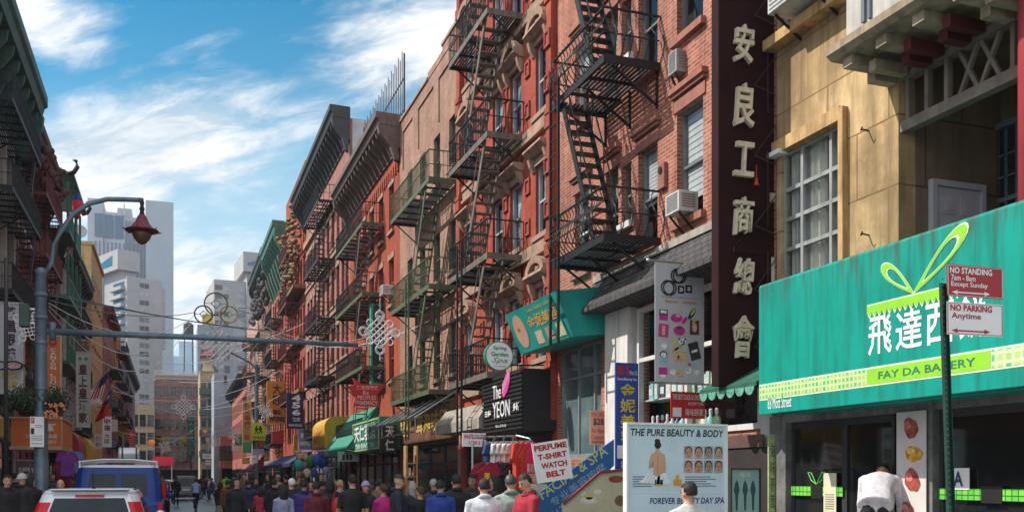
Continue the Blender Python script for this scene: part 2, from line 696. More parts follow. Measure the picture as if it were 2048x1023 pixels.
def window_proto(w, h, frame=WOODW, glass=GLASS, sill=STONE, lintel=STONE, style='flat', rows=2, colsn=1, sw=.06, y0=.08):
    d = {}
    f = MB()
    f.box(-w / 2, -w / 2 + sw, y0, y0 + .1, 0, h)
    f.box(w / 2 - sw, w / 2, y0, y0 + .1, 0, h)
    f.box(-w / 2 + sw, w / 2 - sw, y0, y0 + .1, h - sw, h)
    f.box(-w / 2 + sw, w / 2 - sw, y0, y0 + .1, 0, sw * 1.3)
    for r in range(1, rows):
        z = h * r / rows
        f.box(-w / 2 + sw, w / 2 - sw, y0 + .01, y0 + .09, z - sw * .45, z + sw * .45)
    for c in range(1, colsn):
        x = -w / 2 + w * c / colsn
        f.box(x - sw * .35, x + sw * .35, y0 + .015, y0 + .085, sw, h - sw)
    d['frame'] = f.mesh('window', frame)
    g = MB()
    for r in range(rows):
        za, zb = h * r / rows, h * (r + 1) / rows
        yy = y0 + .07 - (.03 if r else 0)
        tl = rnd.uniform(-.006, .006)
        g.quad((-w / 2, yy + tl, za), (w / 2, yy - tl, za), (w / 2, yy - tl, zb), (-w / 2, yy + tl, zb))
    d['pane'] = g.mesh('pane', glass)
    if sill:
        s = MB()
        s.box(-w / 2 - .1, w / 2 + .1, -.11, .075, -.13, 0.002)
        d['sill'] = s.mesh('sill', sill)
    if lintel and style != 'none':
        s = MB()
        if style == 'flat':
            s.box(-w / 2 - .12, w / 2 + .12, -.04, .012, h + .002, h + .24)
        elif style == 'bracket':      # flat stone with a projecting dark cap
            s.box(-w / 2 - .1, w / 2 + .1, -.03, .012, h + .002, h + .22)
            s.box(-w / 2 - .16, w / 2 + .16, -.13, .012, h + .34, h + .44)
            s.box(-w / 2 - .13, w / 2 + .13, -.08, .012, h + .27, h + .34)
        elif style == 'hood':         # moulded hood on two consoles
            s.prismx([(.012, h + .42), (-.30, h + .42), (-.32, h + .35), (-.16, h + .22), (.012, h + .2)], -w / 2 - .2, w / 2 + .2)
            for x in (-w / 2 - .16, w / 2 + .02):
                s.prismx([(.012, h + .2), (-.2, h + .2), (-.14, h + .02), (-.05, h - .12), (.012, h - .15)], x, x + .14)
            s.box(-w / 2 - .02, w / 2 + .02, -.05, .012, h + .002, h + .198)
        elif style in ('pediment', 'arch'):
            s.prismx([(.012, h + .34), (-.28, h + .34), (-.30, h + .26), (-.14, h + .16), (.012, h + .14)], -w / 2 - .22, w / 2 + .22)
            for x in (-w / 2 - .18, w / 2 + .04):
                s.prismx([(.012, h + .14), (-.2, h + .14), (-.14, h - .06), (-.05, h - .22), (.012, h - .25)], x, x + .14)
            n = 10
            if style == 'arch':
                out = [(-(w / 2 + .2) * math.cos(math.pi * i / n), h + .34 + .42 * math.sin(math.pi * i / n)) for i in range(n + 1)]
                inn = [(-(w / 2 - .02) * math.cos(math.pi * i / n), h + .36 + .22 * math.sin(math.pi * i / n)) for i in range(n, -1, -1)]
                s.prism(out + inn, -.24, .012)
                s.ell((0, -.1, h + .46), (.17, .09, .12), 8, 6)
                s.ell((-.2, -.07, h + .42), (.12, .06, .07), 8, 6)
                s.ell((.2, -.07, h + .42), (.12, .06, .07), 8, 6)
            else:
                s.prism([(-w / 2 - .22, h + .34), (-w / 2 - .22, h + .42), (0, h + .86), (w / 2 + .22, h + .42), (w / 2 + .22, h + .34), (w / 2 + .04, h + .34), (0, h + .68), (-w / 2 - .04, h + .34)], -.26, .012)
                s.ell((0, -.08, h + .46), (.2, .08, .1), 8, 6)
            s.box(-w / 2 - .02, w / 2 + .02, -.05, .012, h + .002, h + .138)
        d['lintel'] = s.mesh('lintel', lintel)
    return d


BLINDS = {}


def put_window(parent, pr, u, z, blind=None):
    o = link('window', pr['frame'], parent, (u, 0, z))
    if blind:
        w, h = blind
        f = round(rnd.choice((0, .3, .45, .5, .55, .8)), 2)
        if f:
            if (w, h, f) not in BLINDS:
                g = MB()
                n = 14
                for k in range(n):
                    za, zb = h - h * f * k / n, h - h * f * (k + 1) / n
                    g.quad((-w / 2, .215, za), (w / 2, .215, za), (w / 2, .205, zb), (-w / 2, .205, zb))
                BLINDS[(w, h, f)] = g.mesh('blind', rnd.choice((CURT1, CURT1, CURT2)))
            link('blind', BLINDS[(w, h, f)], o)
    for k in ('pane', 'sill', 'lintel'):
        if k in pr:
            link(k, pr[k], o)
    return o


def cornice_mesh(W, z, proj, h, nbr, bd=.16, ends=True):
    """moulded cornice along u with brackets hanging under it; z is its top"""
    c = MB()
    c.prismx([(0, z - .02), (-proj, z), (-proj, z - h * .16), (-proj * .9, z - h * .2), (-proj * .82, z - h * .34), (-.1, z - h * .38), (-.08, z - h), (0, z - h)], -.06, W + .06)
    for i in range(nbr):
        x = (i + .5) * W / nbr
        c.prismx([(-.085, z - h * .36), (-proj * .78, z - h * .36), (-proj * .74, z - h * .5), (-proj * .35, z - h * .74), (-.18, z - h * .98), (-.085, z - h * .98)], x - bd / 2, x + bd / 2)
    if ends:
        for x in (.12, W - .12):
            c.prismx([(-.085, z - h * .36), (-proj * .9, z - h * .36), (-proj * .84, z - h * .6), (-proj * .4, z - h * .95), (-.22, z - h * 1.3), (-.085, z - h * 1.35)], x - bd, x + bd)
    return c


def bld(name, label, cat, side, y0, y1, H, wall, cols=(), rows=(), X=None, depth=10., pr=None, hole=None, corn=None, shop=None, extra=(), skip=(), clearp=False):
    """hole = (w, h); corn = (proj, height, brackets, material, drop below H); shop = (z0, z1, frame material)"""
    X = (XR if side == 'R' else XL) if X is None else X
    Wd = y1 - y0
    t = thing(name, label, cat, (X, y1 if side == 'R' else y0, 0), RAD(-90 if side == 'R' else 90))
    w, h = hole or (.9, 1.8)
    hs = [(u - w / 2, u + w / 2, z, z + h) for z in rows for u in cols if (u, z) not in skip] + list(extra)
    if shop:
        hs.append((.35, Wd - .35, shop[0], shop[1]))
    mb = MB()
    facade(mb, Wd, H, hs)
    for u in (0, Wd):
        mb.quad((u, 0, 0), (u, depth, 0), (u, depth, H), (u, 0, H))
    mb.quad((0, depth, 0), (Wd, depth, 0), (Wd, depth, H), (0, depth, H))
    mb.quad((0, .25, H - .6), (Wd, .25, H - .6), (Wd, depth, H - .6), (0, depth, H - .6))
    mb.quad((0, 0, H), (Wd, 0, H), (Wd, .25, H), (0, .25, H))
    mb.quad((0, .25, H), (Wd, .25, H), (Wd, .25, H - .6), (0, .25, H - .6))
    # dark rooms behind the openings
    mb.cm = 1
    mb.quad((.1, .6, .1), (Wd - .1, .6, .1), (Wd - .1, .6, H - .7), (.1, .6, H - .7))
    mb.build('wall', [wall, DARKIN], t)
    if pr:
        for z in rows:
            for u in cols:
                if (u, z) not in skip:
                    put_window(t, pr, u, z, hole if clearp else None)
    if corn:
        cornice_mesh(Wd, H + corn[4], corn[0], corn[1], corn[2]).build('cornice', corn[3], t)
    if shop:
        f = MB()
        a, b, c, d = .35, Wd - .35, shop[0], shop[1]
        n = max(2, int((b - a) / 1.7))
        for i in range(n + 1):
            x = a + (b - a) * i / n
            f.box(max(a, x - .05), min(b, x + .05), .1, .2, c, d)
        f.box(a + .051, b - .051, .102, .198, d - .12, d)
        f.box(a + .051, b - .051, .102, .198, c, c + .45)
        f.box(a + .051, b - .051, .104, .196, d - .75, d - .68)
        fr = f.build('storefront', shop[2], t)
        g = MB()
        g.quad((a, .15, c), (b, .15, c), (b, .15, d), (a, .15, d))
        g.build('pane', GLASS, fr)
    return t


def fire_escape(label, side, yA, yB, zs, proj, m, pm=None, stair='near', belly=False, X=None, ladder=None, group='fire escapes', sm=None, detail=1, stair_top=True, z_end=None, edge=None):
    """platforms between yA and yB on the facade plane X, at heights zs (low to high)"""
    X = (XR if side == 'R' else XL) if X is None else X
    L = yB - yA
    t = thing('fire_escape', label, 'fire escape', (X, yB if side == 'R' else yA, 0), RAD(-90 if side == 'R' else 90), group)
    near_is_high = (side == 'R')
    pm, sm, edge = pm or m, sm or m, edge or m
    uo = (lambda s: s * L)
    for i, z in enumerate(zs):
        # slatted floor with an opening for the stair that comes up from below
        p = MB()
        ns = 13 if detail else 7
        has_below = i > 0
        o0, o1 = (.1, .42) if stair == 'far' else (.58, .9)
        for k in range(ns):
            y = -.06 - (proj - .1) * k / (ns - 1)
            wd = (proj / ns) * .52
            if has_below and k >= ns * .45:
                p.box(.03, uo(o0), y - wd / 2, y + wd / 2, z - .022, z + .01)
                p.box(uo(o1), L - .03, y - wd / 2, y + wd / 2, z - .022, z + .01)
            else:
                p.box(.03, L - .03, y - wd / 2, y + wd / 2, z - .022, z + .01)
        for k in range(int(L / .8) + 1):
            x = .05 + (L - .1) * k / max(1, int(L / .8))
            p.bar((x, -.03, z - .06), (x, -proj + .04, z - .06), .05, .06)
        p.build('platform', pm, t)
        e = MB()
        e.box(0, L, -proj, -proj + .03, z - .11, z + .05)
        e.box(0, .03, -proj + .031, -.01, z - .11, z + .05)
        e.box(L - .03, L, -proj + .031, -.01, z - .11, z + .05)
        e.build('edge_beam', edge, t)
        r = MB()
        hr = .95
        bt = .012 if detail else .018
        path = [(0.015, -.02), (0.015, -proj + .015), (L - .015, -proj + .015), (L - .015, -.02)]
        for a, b in zip(path, path[1:]):
            r.bar((*a, z + hr), (*b, z + hr), .045, .03)
            r.bar((*a, z + hr * .5), (*b, z + hr * .5), .03, .02)
            ln = math.hypot(b[0] - a[0], b[1] - a[1])
            n = max(2, int(ln / (.15 if detail else .3)))
            for k in range(n + 1):
                if k == 0 and a != path[0]:
                    continue
                q = (a[0] + (b[0] - a[0]) * k / n, a[1] + (b[1] - a[1]) * k / n)
                if belly:
                    ox, oy = ((0, -1) if a[1] == b[1] else ((-1, 0) if a[0] < L / 2 else (1, 0)))
                    pts = [(q[0] + ox * o, q[1] + oy * o, z + zz) for o, zz in ((0, .02), (.13, .16), (.20, .34), (.14, .52), (.02, .66), (-.02, .8), (.05, .95))]
                    r.tube(pts, .012, 4)
                else:
                    r.bar((*q, z), (*q, z + hr), bt * 1.6, bt * 1.6)
        r.build('railing', m, t)
        for x in (.12, L * .5, L - .12):
            b = MB()
            b.bar((x, -.02, z - .75), (x, -proj * .8, z - .1), .04, .04)
            b.bar((x, -.025, z - .8), (x, -.025, z - .02), .04, .04)
            b.build('bracket', m, t)
        # stair to the next platform above
        if i + 1 < len(zs) or (stair_top and z_end):
            z2 = zs[i + 1] if i + 1 < len(zs) else z_end
            uT = uo((o0 + .02) if stair == 'far' else (o1 - .02))
            run = min((z2 - z) * .62, L * .62)
            uB = uT + run if stair == 'far' else uT - run
            ya, yb = -proj + .1, -proj + .62
            s = MB()
            for y in (ya, yb):
                s.bar((uT, y, z2 - .02), (uB, y, z + .03), .03, .15)
            n = 13
            for k in range(1, n):
                f = k / n
                x, zz = uT + (uB - uT) * f, z2 + (z - z2) * f
                s.box(x - .1, x + .1, ya + .016, yb - .016, zz - .018, zz + .018)
            if detail:
                for y in (ya, yb):
                    s.bar((uT, y, z2 + .75), (uB, y, z + .85), .025, .025)
                    for f in (.25, .6, .95):
                        s.bar((uT + (uB - uT) * f, y, z2 + (z - z2) * f), (uT + (uB - uT) * f, y, z2 + (z - z2) * f + .8), .018)
            s.build('stair', sm, t)
    if ladder:
        u, zb, zt = ladder
        l = MB()
        for x in (u - .22, u + .22):
            l.bar((x, -proj - .1, zb), (x, -proj - .1, zt), .06, .05)
        for k in range(int((zt - zb) / .32)):
            l.bar((u - .22, -proj - .1, zb + .2 + k * .32), (u + .22, -proj - .1, zb + .2 + k * .32), .025)
        l.build('ladder', m, t)
    return t


def ac_unit(label, X, y, z, w=.62, h=.42, d=.5, side='R', col=(.55, .56, .55)):
    t = thing('air_conditioner', label, 'air conditioner', (X, y, z), RAD(-90 if side == 'R' else 90), 'window air conditioners')
    b = MB()
    b.box(-w / 2, w / 2, -d, .05, 0, h)
    b.build('casing', mat(col, .5, var=.1, streak=.5, name='ac_casing'), t, bevel=.015)
    g = MB()
    for k in range(9):
        zz = .05 + (h - .1) * k / 8
        g.box(-w / 2 + .05, w / 2 - .05, -d - .008, -d - .001, zz, zz + .015)
    for k in range(2):
        for j in range(6):
            zz = .08 + (h - .16) * j / 5
            x = (-w / 2 - .006, w / 2 + .001)[k]
            g.box(x, x + .005, -d + .06, -d + .34, zz, zz + .02)
    g.build('grille', mat((.16, .16, .16), .6, name='ac_grille'), t)
    for x in (-w / 2 + .08, w / 2 - .08):
        k = MB()
        k.bar((x, -d * .85, -.01), (x, .0, -.32), .03)
        k.build('bracket', IRON, t)
    return t


# ================================================================== RIGHT SIDE
BR_RED = brick((.34, .078, .045), (.50, .165, .10), (.43, .30, .24), dirt=.75, ms=.013, d0=.45, d1=.72)
BR_ORN = brick((.36, .066, .042), (.41, .09, .056), (.27, .065, .045), .215, .075, .004, dirt=.6)
BR_BRN = brick((.29, .125, .08), (.43, .225, .155), (.42, .31, .25), dirt=.6, ms=.014, d0=.45)
BR_ORG = brick((.37, .068, .034), (.43, .095, .05), (.30, .075, .045), .215, .075, .005, dirt=.7, d0=.45)
BR_PNK = brick((.36, .14, .115), (.42, .19, .155), (.32, .18, .15), dirt=.6, d0=.45)
BR_DRK = brick((.34, .06, .045), (.42, .085, .06), (.3, .09, .07), dirt=.5)

# ---- brick tenement nearest the camera, y 12.75 .. 21.8
yB0, yB1 = 12.75, 21.8
WB = yB1 - yB0
colsB = [(6.4, .95, 2.1), (4.76, .82, 2.0), (3.8, .46, 1.25), (3.1, .62, 1.9), (1.5, .8, 1.9)]
t = thing('brick_tenement', 'red brick tenement with black belly-railed fire escape and a slate pent roof above its shop', 'tenement', (XR, yB1, 0), RAD(-90))
holes = []
for z in (6.45, 9.92, 13.4):
    for (u, w, h) in colsB:
        zz = z + (.55 if w < .5 else 0) - (.15 if u in (4.76,) else 0)
        holes.append((u - w / 2, u + w / 2, zz, zz + h))
shopB = (yB1 - yat(1278, XR), WB - .12, 2.45, 5.1)
stairB = (.18, 2.55, 2.1, 4.75)
doorB = (4.5, 8.8, .14, 2.2)
mb = MB()
facade(mb, WB, 20, holes + [shopB, stairB, doorB], .24)
mb.quad((WB, 0, 0), (WB, 11, 0), (WB, 11, 20), (WB, 0, 20))
mb.quad((0, 0, 0), (0, 11, 0), (0, 11, 20), (0, 0, 20))
mb.quad((0, 0, 20), (WB, 0, 20), (WB, 11, 20), (0, 11, 20))
mb.quad((0, 11, 0), (WB, 11, 0), (WB, 11, 20), (0, 11, 20))
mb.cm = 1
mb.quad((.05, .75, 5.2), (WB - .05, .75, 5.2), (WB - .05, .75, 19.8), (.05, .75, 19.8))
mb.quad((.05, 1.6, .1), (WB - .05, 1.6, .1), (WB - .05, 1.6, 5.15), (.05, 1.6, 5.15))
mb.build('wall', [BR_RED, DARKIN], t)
LINT = mat((.30, .12, .085), .85, var=.25, streak=.6, name='painted_stone')
GFR = mat((.16, .18, .19), .5, var=.2, name='grey_green_sash')
for (u, w, h) in colsB:
    pr = window_proto(w, h, GFR if u > 2 else WOODW, WPANE, LINT if w > .5 else WOODW, LINT if w > .5 else None, 'bracket', sw=.05, y0=.12)
    for z in (6.45, 9.92, 13.4):
        zz = z + (.55 if w < .5 else 0) - (.15 if u in (4.76,) else 0)
        put_window(t, pr, u, zz, (w, h))
mb = MB()      # belt course above the pent roof
mb.box(2.3, WB, -.09, -.002, 6.02, 6.16)
mb.build('belt_course', mat((.36, .33, .29), .8, streak=.7, name='weathered_plaster'), t)
# slate pent roof
SL = brick((.07, .065, .068), (.10, .095, .10), (.025, .025, .025), .22, .16, .012, .4, 'slate_shingles', bump=1.2)
uA, uE = 2.3, WB
p = MB()
p.quad((uA, -.03, 6.02), (uE, -.03, 6.02), (uE, -.75, 5.25), (uA, -.75, 5.25))
p.quad((uA, -.03, 6.02), (uA, -.75, 5.25), (uA, -.03, 5.25))
p.quad((uA, -.75, 5.25), (uE, -.75, 5.25), (uE, -.75, 5.17), (uA, -.75, 5.17))
p.quad((uA, -.75, 5.17), (uE, -.75, 5.17), (uE, -.01, 5.17), (uA, -.01, 5.17))
p.build('pent_roof', [SL], t)
# white pilaster, shop window, corner strip
p = MB()
p.box(yB1 - yat(1228, XR), yB1 - yat(1274, XR), -.22, -.004, .13, 5.16)
p.build('pilaster', mat((.62, .60, .57), .8, var=.12, streak=.7, name='whitewashed_render'), t)
f = MB()
a, b, c, d = shopB
for x in (a, (a + b) / 2 - .35, b - .3):
    f.box(x, x + .09, -.05, .06, c, d)
f.box(a + .09, b - .3, -.045, .055, d - .1, d)
f.box(a + .09, b - .3, -.045, .055, c, c + .1)
f.box(a + .09, b - .3, -.043, .053, c + 1.55, c + 1.63)
f.box(b - .2, b + .1, -.06, -.003, c - .3, d + .05)
f = f.build('shop_window', WOODW, t)
g = MB()
g.quad((a, 0, c), (b, 0, c), (b, 0, d), (a, 0, d))
g.build('pane', clear_glass((.9, .95, .95)), f)
g = MB()
g.box(a, b, .08, .6, c - .06, c + .02)
g.box(a, b, .08, .5, c + .75, c + .78)
g.build('display_shelf', WOODW, f)
f = MB()       # tall shop front beside the stair
a, b, c, d = stairB
for x in (a, a + .95, a + 1.85, b - .06):
    f.box(x, x + .06, .06, .16, c, d)
f.box(a + .06, b - .06, .065, .155, d - .06, d)
f.box(a + .06, b - .06, .065, .155, d - .75, d - .69)
f.box(a + .06, b - .06, .065, .155, c, c + .12)
f = f.build('shop_window', mat((.26, .29, .30), .45, .3, name='aluminium'), t)
g = MB()
g.quad((a, .11, c), (b, .11, c), (b, .11, d), (a, .11, d))
g.build('pane', dark_glass((.10, .15, .16), .6), f)

fire_escape('black fire escape with bulging belly rails and long drop ladder on the nearest brick tenement', 'R', 16.5, 19.1, [6.3, 9.72], 1.23, IRON, stair='far', belly=True,
            ladder=(.35, 4.5, 10.1), z_end=13.2)
ac_unit('white air conditioner jutting from the brick window above the slate pent roof', XR, 15.42, 6.5, .5, .38, .36, col=(.55, .56, .55))
ac_unit('weathered grey air conditioner hanging under the top brick window sill beside the maroon sign', XR, 15.7, 9.2, .32, .42, .2, col=(.30, .31, .31))
tb = thing('alarm_box', 'small square brown utility box fixed to the red brick wall between two windows', 'alarm box', (XR, 16.35, 7.25), RAD(-90))
m_ = MB(); m_.box(-.13, .13, -.09, -.002, 0, .5); m_.build('casing', LINT, tb, bevel=.02)
m_ = MB(); m_.lathe([(.07, 0), (.07, .02)], (0, 0, 0), 12); m_.xf(Matrix.Translation((0, -.092, .36)) @ Matrix.Rotation(RAD(90), 4, 'X')); m_.build('dial', BLACK, tb)

# ---- ornate red building y 21.8 .. 30.2
yC0, yC1 = 21.8, 30.2
WC = yC1 - yC0
colsC = [yC1 - yat(p_, XR) for p_ in (1084, 1031, 995)] + [1.0]
colsC = [round(c, 2) for c in colsC]
rowsC = [4.75, 7.95, 11.1, 14.3]
t = bld('ornate_tenement', 'tall red tenement with carved window hoods, arched pediments and panelled pilasters', 'tenement', 'R', yC0, yC1, 21, BR_ORN, colsC, rowsC, hole=(.9, 1.85), shop=(.14, 2.9, DKF), depth=11)
WBL = mat((.38, .43, .50), .5, var=.12, streak=.2, name='pale_blue_frame')
pa = window_proto(.9, 1.85, WBL, WPANE, STONE, STONE, 'arch')
ph = window_proto(.9, 1.85, WBL, WPANE, STONE, STONE, 'hood')
for i, z in enumerate(rowsC):
    for u in colsC:
        put_window(t, (ph if i == 1 else pa), u, z, (.9, 1.85))
p = MB()
for u in (WC - .38, .04):
    p.box(u, u + .34, -.16, -.003, 3.1, 20.8)
    for z in rowsC:
        p.box(u - .03, u + .37, -.2, -.003, z + 2.45, z + 2.75)
        p.box(u - .03, u + .37, -.2, -.003, z - .35, z - .2)
p.build('pilaster', BR_ORN, t)
p = MB()
for z in rowsC:
    p.box(.4, WC - .4, -.07, -.003, z - .42, z - .16)
    p.box(.4, WC - .4, -.12, -.003, z - .52, z - .43)
p.build('string_course', STONE, t)
for z in rowsC:      # small square terracotta panels between the windows
    for u in [(colsC[0] + colsC[1]) / 2, (colsC[1] + colsC[2]) / 2, WC - .21, (colsC[2] + colsC[3]) / 2]:
        o_ = -.17 if u > WC - .3 else -.003
        for zz in (z + 1.3, z + .2):
            p = MB()
            p.box(u - .17, u - .11, o_ - .05, o_, zz, zz + .42)
            p.box(u + .11, u + .17, o_ - .05, o_, zz, zz + .42)
            p.box(u - .11, u + .11, o_ - .05, o_, zz, zz + .06)
            p.box(u - .11, u + .11, o_ - .05, o_, zz + .36, zz + .42)
            p.box(u - .10, u + .10, o_ - .015, o_, zz + .07, zz + .35)
            p.build('terracotta_panel', BR_DRK, t)
fire_escape('dark fire escape with pale edge beams zigzagging up the ornate red tenement', 'R', 24.15, 27.9, [4.45, 7.65, 10.9, 14.2], 1.07, IRON, stair='near', sm=IRON_T, edge=IRON_T, ladder=(1.5, 2.9, 8.4), z_end=17.4)

# ---- brown brick building y 30.2 .. 39.1
yD0, yD1 = 30.2, 39.1
WD = yD1 - yD0
colsD = [round(yD1 - yat(p_, XR), 2) for p_ in (905, 874, 845, 820)]
DG = mat((.06, .085, .07), .5, name='dark_green_sash')
pr = window_proto(.85, 1.75, DG, WPANE, STONE, BR_BRN, 'none')
t = bld('brown_brick_tenement', 'plain tan brick tenement with a flat stepped parapet and olive green fire escape', 'tenement', 'R', yD0, yD1, 16.5, BR_BRN, colsD, [5.2, 8.7, 12.25], hole=(.85, 1.75), clearp=True, pr=pr, shop=(.14, 2.9, DKF), depth=11)
p = MB()
p.box(WD - 2.2, WD + .0, -.02, .3, 16.502, 16.9)
p.box(WD - 4.2, WD - 2.2, -.02, .3, 16.502, 16.75)
p.build('parapet', BR_BRN, t)
p = MB()
p.box(-.02, WD - 4.2, -.06, .34, 16.504, 16.6)
p.box(WD - 2.25, WD + .02, -.06, .34, 16.902, 17.0)
p.build('coping', STONE, t)
p = MB()
for (a, b) in ((.6, 2.2), (3.2, 5.4), (6.2, 8.2)):      # recessed brick panel frames
    p.box(a, a + .08, -.05, -.003, 14.4, 16.0)
    p.box(a + .08, b, -.05, -.003, 15.92, 16.0)
p.build('brick_moulding', BR_BRN, t)
fire_escape('olive green fire escape with slatted platforms on the tan brick tenement', 'R', 30.55, 36.4, [4.55, 8.05, 11.6], 1.0, IRON_G, pm=IRON, stair='near', sm=IRON_G, ladder=(3.2, 3.0, 8.8))

# ---- orange red building with brown bracketed cornice
yE0, yE1 = 39.1, 51.0
WE = yE1 - yE0
colsE = [round(yE1 - yat(p_, XR), 2) for p_ in (783, 762, 744, 729, 716)]
pr = window_proto(.95, 2.0, BR_DRK, WPANE, STONE, STONE, 'flat')
CORN_E = mat((.13, .085, .07), .7, var=.3, streak=.6, name='brown_cornice')
t = bld('orange_brick_tenement', 'orange red brick tenement under a deep brown bracketed cornice', 'tenement', 'R', yE0, yE1, 16.5, BR_ORG, colsE, [5.9, 9.2, 12.4], hole=(.95, 2.0), clearp=True, pr=pr, corn=(1.05, 1.45, 16, CORN_E, .4), shop=(.14, 3.0, DKF), depth=11)
p = MB()
for i in range(26):
    p.box(.25 + i * .45, .47 + i * .45, -.07, -.003, 14.6, 15.0)
p.box(.1, WE - .1, -.05, -.003, 15.02, 15.12)
p.build('dentil_course', BR_ORG, t)
fire_escape('dark fire escape with pale green edge beams on the orange red tenement', 'R', 42.3, 49.6, [3.4, 6.65, 9.95, 13.1], 1.0, IRON, stair='near', sm=IRON_T, edge=IRON_G)
ac_unit('small white air conditioner in the orange red building window', XR, yat(782, XR), 9.6, .62, .42, .45, col=(.7, .72, .72))

# ---- pink building with tall black cornice
yF0, yF1 = 51.0, 69.0
WF = yF1 - yF0
colsF = [round(yF1 - yat(p_, XR), 2) for p_ in (694, 686, 676, 666, 656, 647, 638, 630, 623, 617)]
pr = window_proto(1.0, 2.1, BR_DRK, GLASS, STONE, STONE, 'flat')
t = bld('pink_brick_tenement', 'tall pink brick tenement with a huge black cornice and a grey plastered side wall', 'tenement', 'R', yF0, yF1, 21.0, BR_PNK, colsF, [5.0, 8.4, 11.8, 15.2], hole=(1.0, 2.1), pr=pr, corn=(1.1, 1.8, 20, mat((.035, .034, .037), .7, var=.3, name='black_cornice'), .6), shop=(.14, 3.0, DKF), depth=11)
p = MB()
p.box(WF, WF + .06, .12, 11, 15, 20.95)
p.build('plastered_side_wall', mat((.48, .49, .51), .85, var=.25, sc=1.2, streak=.7, name='grey_plaster'), t)
p = MB()
for z in (7.9, 11.3, 14.7):
    p.box(.02, WF - .02, -.09, -.003, z, z + .22)
p.box(.1, WF - .1, -.2, -.003, 17.9, 18.3)
p.build('string_course', STONE, t)
M_ = Matrix.Translation((WF + .075, 0, 0)) @ Matrix.Rotation(RAD(90), 4, 'Z')
txt(t, 'SPA', .6, 2.0, 19.6, 20.4, 0, mat((.7, .03, .05), .6, name='red_spray_paint'), bold=.02, shear=.2, M=M_, name='graffiti')
fire_escape('black fire escape on the pink tenement with the black cornice', 'R', 56, 62.5, [4.2, 7.6, 11.0, 14.5, 17.9], 1.0, IRON, stair='near', detail=0)

# ---- tall orange building behind with a gilded balcony front
yG0, yG1 = 69.0, 81.0
WG = yG1 - yG0
pr = window_proto(1.0, 2.2, mat((.35, .03, .03), .5, name='red_sash'), GLASS, None, BR_DRK, 'flat')
colsG = [1.0, 2.6, 4.2, 6.2, 7.8, 9.4, 11.0]
t = bld('association_hall', 'tall orange red hall with gilded carved balconies and red windows', 'hall', 'R', yG0, yG1, 24.4, BR_DRK, colsG, [4.4, 8.2, 12.0, 15.6], hole=(1.0, 2.2), pr=pr, shop=(.14, 3.0, DKF))
p = MB()
p.box(0, WG, -.06, -.003, 18.2, 24.38)
p.build('upper_wall', BR_ORG, t)
p = MB()
p.box(WG, WG + .05, .1, 10, 15, 24.3)
p.build('plastered_side_wall', mat((.36, .36, .38), .85, var=.2, streak=.6, name='grey_plaster'), t)
GOLD = mat((.20, .125, .045), .7, .1, var=.5, sc=4, streak=.6, name='dulled_gold')
p = MB()
r2 = random.Random(3)
for k in range(170):
    u, z = r2.uniform(1.5, WG - .2), r2.uniform(15.9, 21.5)
    s = r2.uniform(.12, .34)
    p.ell((u, -.35 - r2.random() * .55, z), (s, s * .8, s * .6), 6, 4)
for z, a in ((15.6, .9), (12.0, .5), (8.2, .5)):
    p.box(.3, WG - .1, -a, -.003, z - .35, z - .1)
p.build('gilded_balcony', GOLD, t)
fire_escape('rust red fire escape on the gilded association hall', 'R', 72.5, 78, [7.4, 11.0, 14.8, 18.4], 1.0, IRON_R, stair='near', detail=0)

# ---- green corniced building
yH0, yH1 = 81.0, 93.0
GREENC = mat((.05, .15, .10), .6, var=.35, streak=.5, name='green_copper')
pr = window_proto(1.0, 2.0, DKF, GLASS, STONE, STONE, 'flat')
colsH = [1, 3, 5, 7, 9, 11]
t = bld('green_cornice_tenement', 'narrow looking red tenement with an overhanging dark green cornice', 'tenement', 'R', yH0, yH1, 22.3, BR_ORG, colsH, [5, 8.6, 12.2, 15.8], hole=(1.0, 2.0), pr=pr, corn=(1.2, 2.6, 9, GREENC, .8), shop=(.14, 3.0, DKF))
for k in range(7):
    p = MB()
    p.prismx([(-.02, 20.3), (-.75, 20.3), (-.5, 19.4), (-.2, 18.6), (-.02, 18.0)], .4 + k * 1.8, .9 + k * 1.8)
    p.build('console', GREENC, t)
fire_escape('dark fire escape under the green cornice of the red tenement', 'R', 84, 90, [4.6, 8.2, 11.8, 15.4], 1.0, IRON, stair='near', detail=0)

# ---- dark carved cornice building
yI0, yI1 = 93.0, 110.0
pr = window_proto(1.0, 2.0, DKF, GLASS, STONE, STONE, 'flat')
t = bld('dark_cornice_tenement', 'distant brown red tenement with a dark carved cornice beside the green cornice', 'tenement', 'R', yI0, yI1, 23.0, BR_BRN, [1.2 + 1.8 * k for k in range(9)], [4.8, 8.4, 12, 15.6], hole=(1.0, 2.0), pr=pr, corn=(1.1, 2.4, 14, BLACK, .6), shop=(.14, 3.0, DKF))
p = MB()
for k in range(60):
    p.ell((r2.uniform(.2, 16.8), -.3 - r2.random() * .5, r2.uniform(18.5, 21.5)), (.4, .3, .35), 6, 4)
p.build('carving', mat((.06, .055, .06), .8, var=.4, name='dark_carving'), t)
fire_escape('black fire escape on the distant brown red tenement', 'R', 96, 104, [4.6, 8, 11.6, 15.2], 1.0, IRON, stair='near', detail=0)

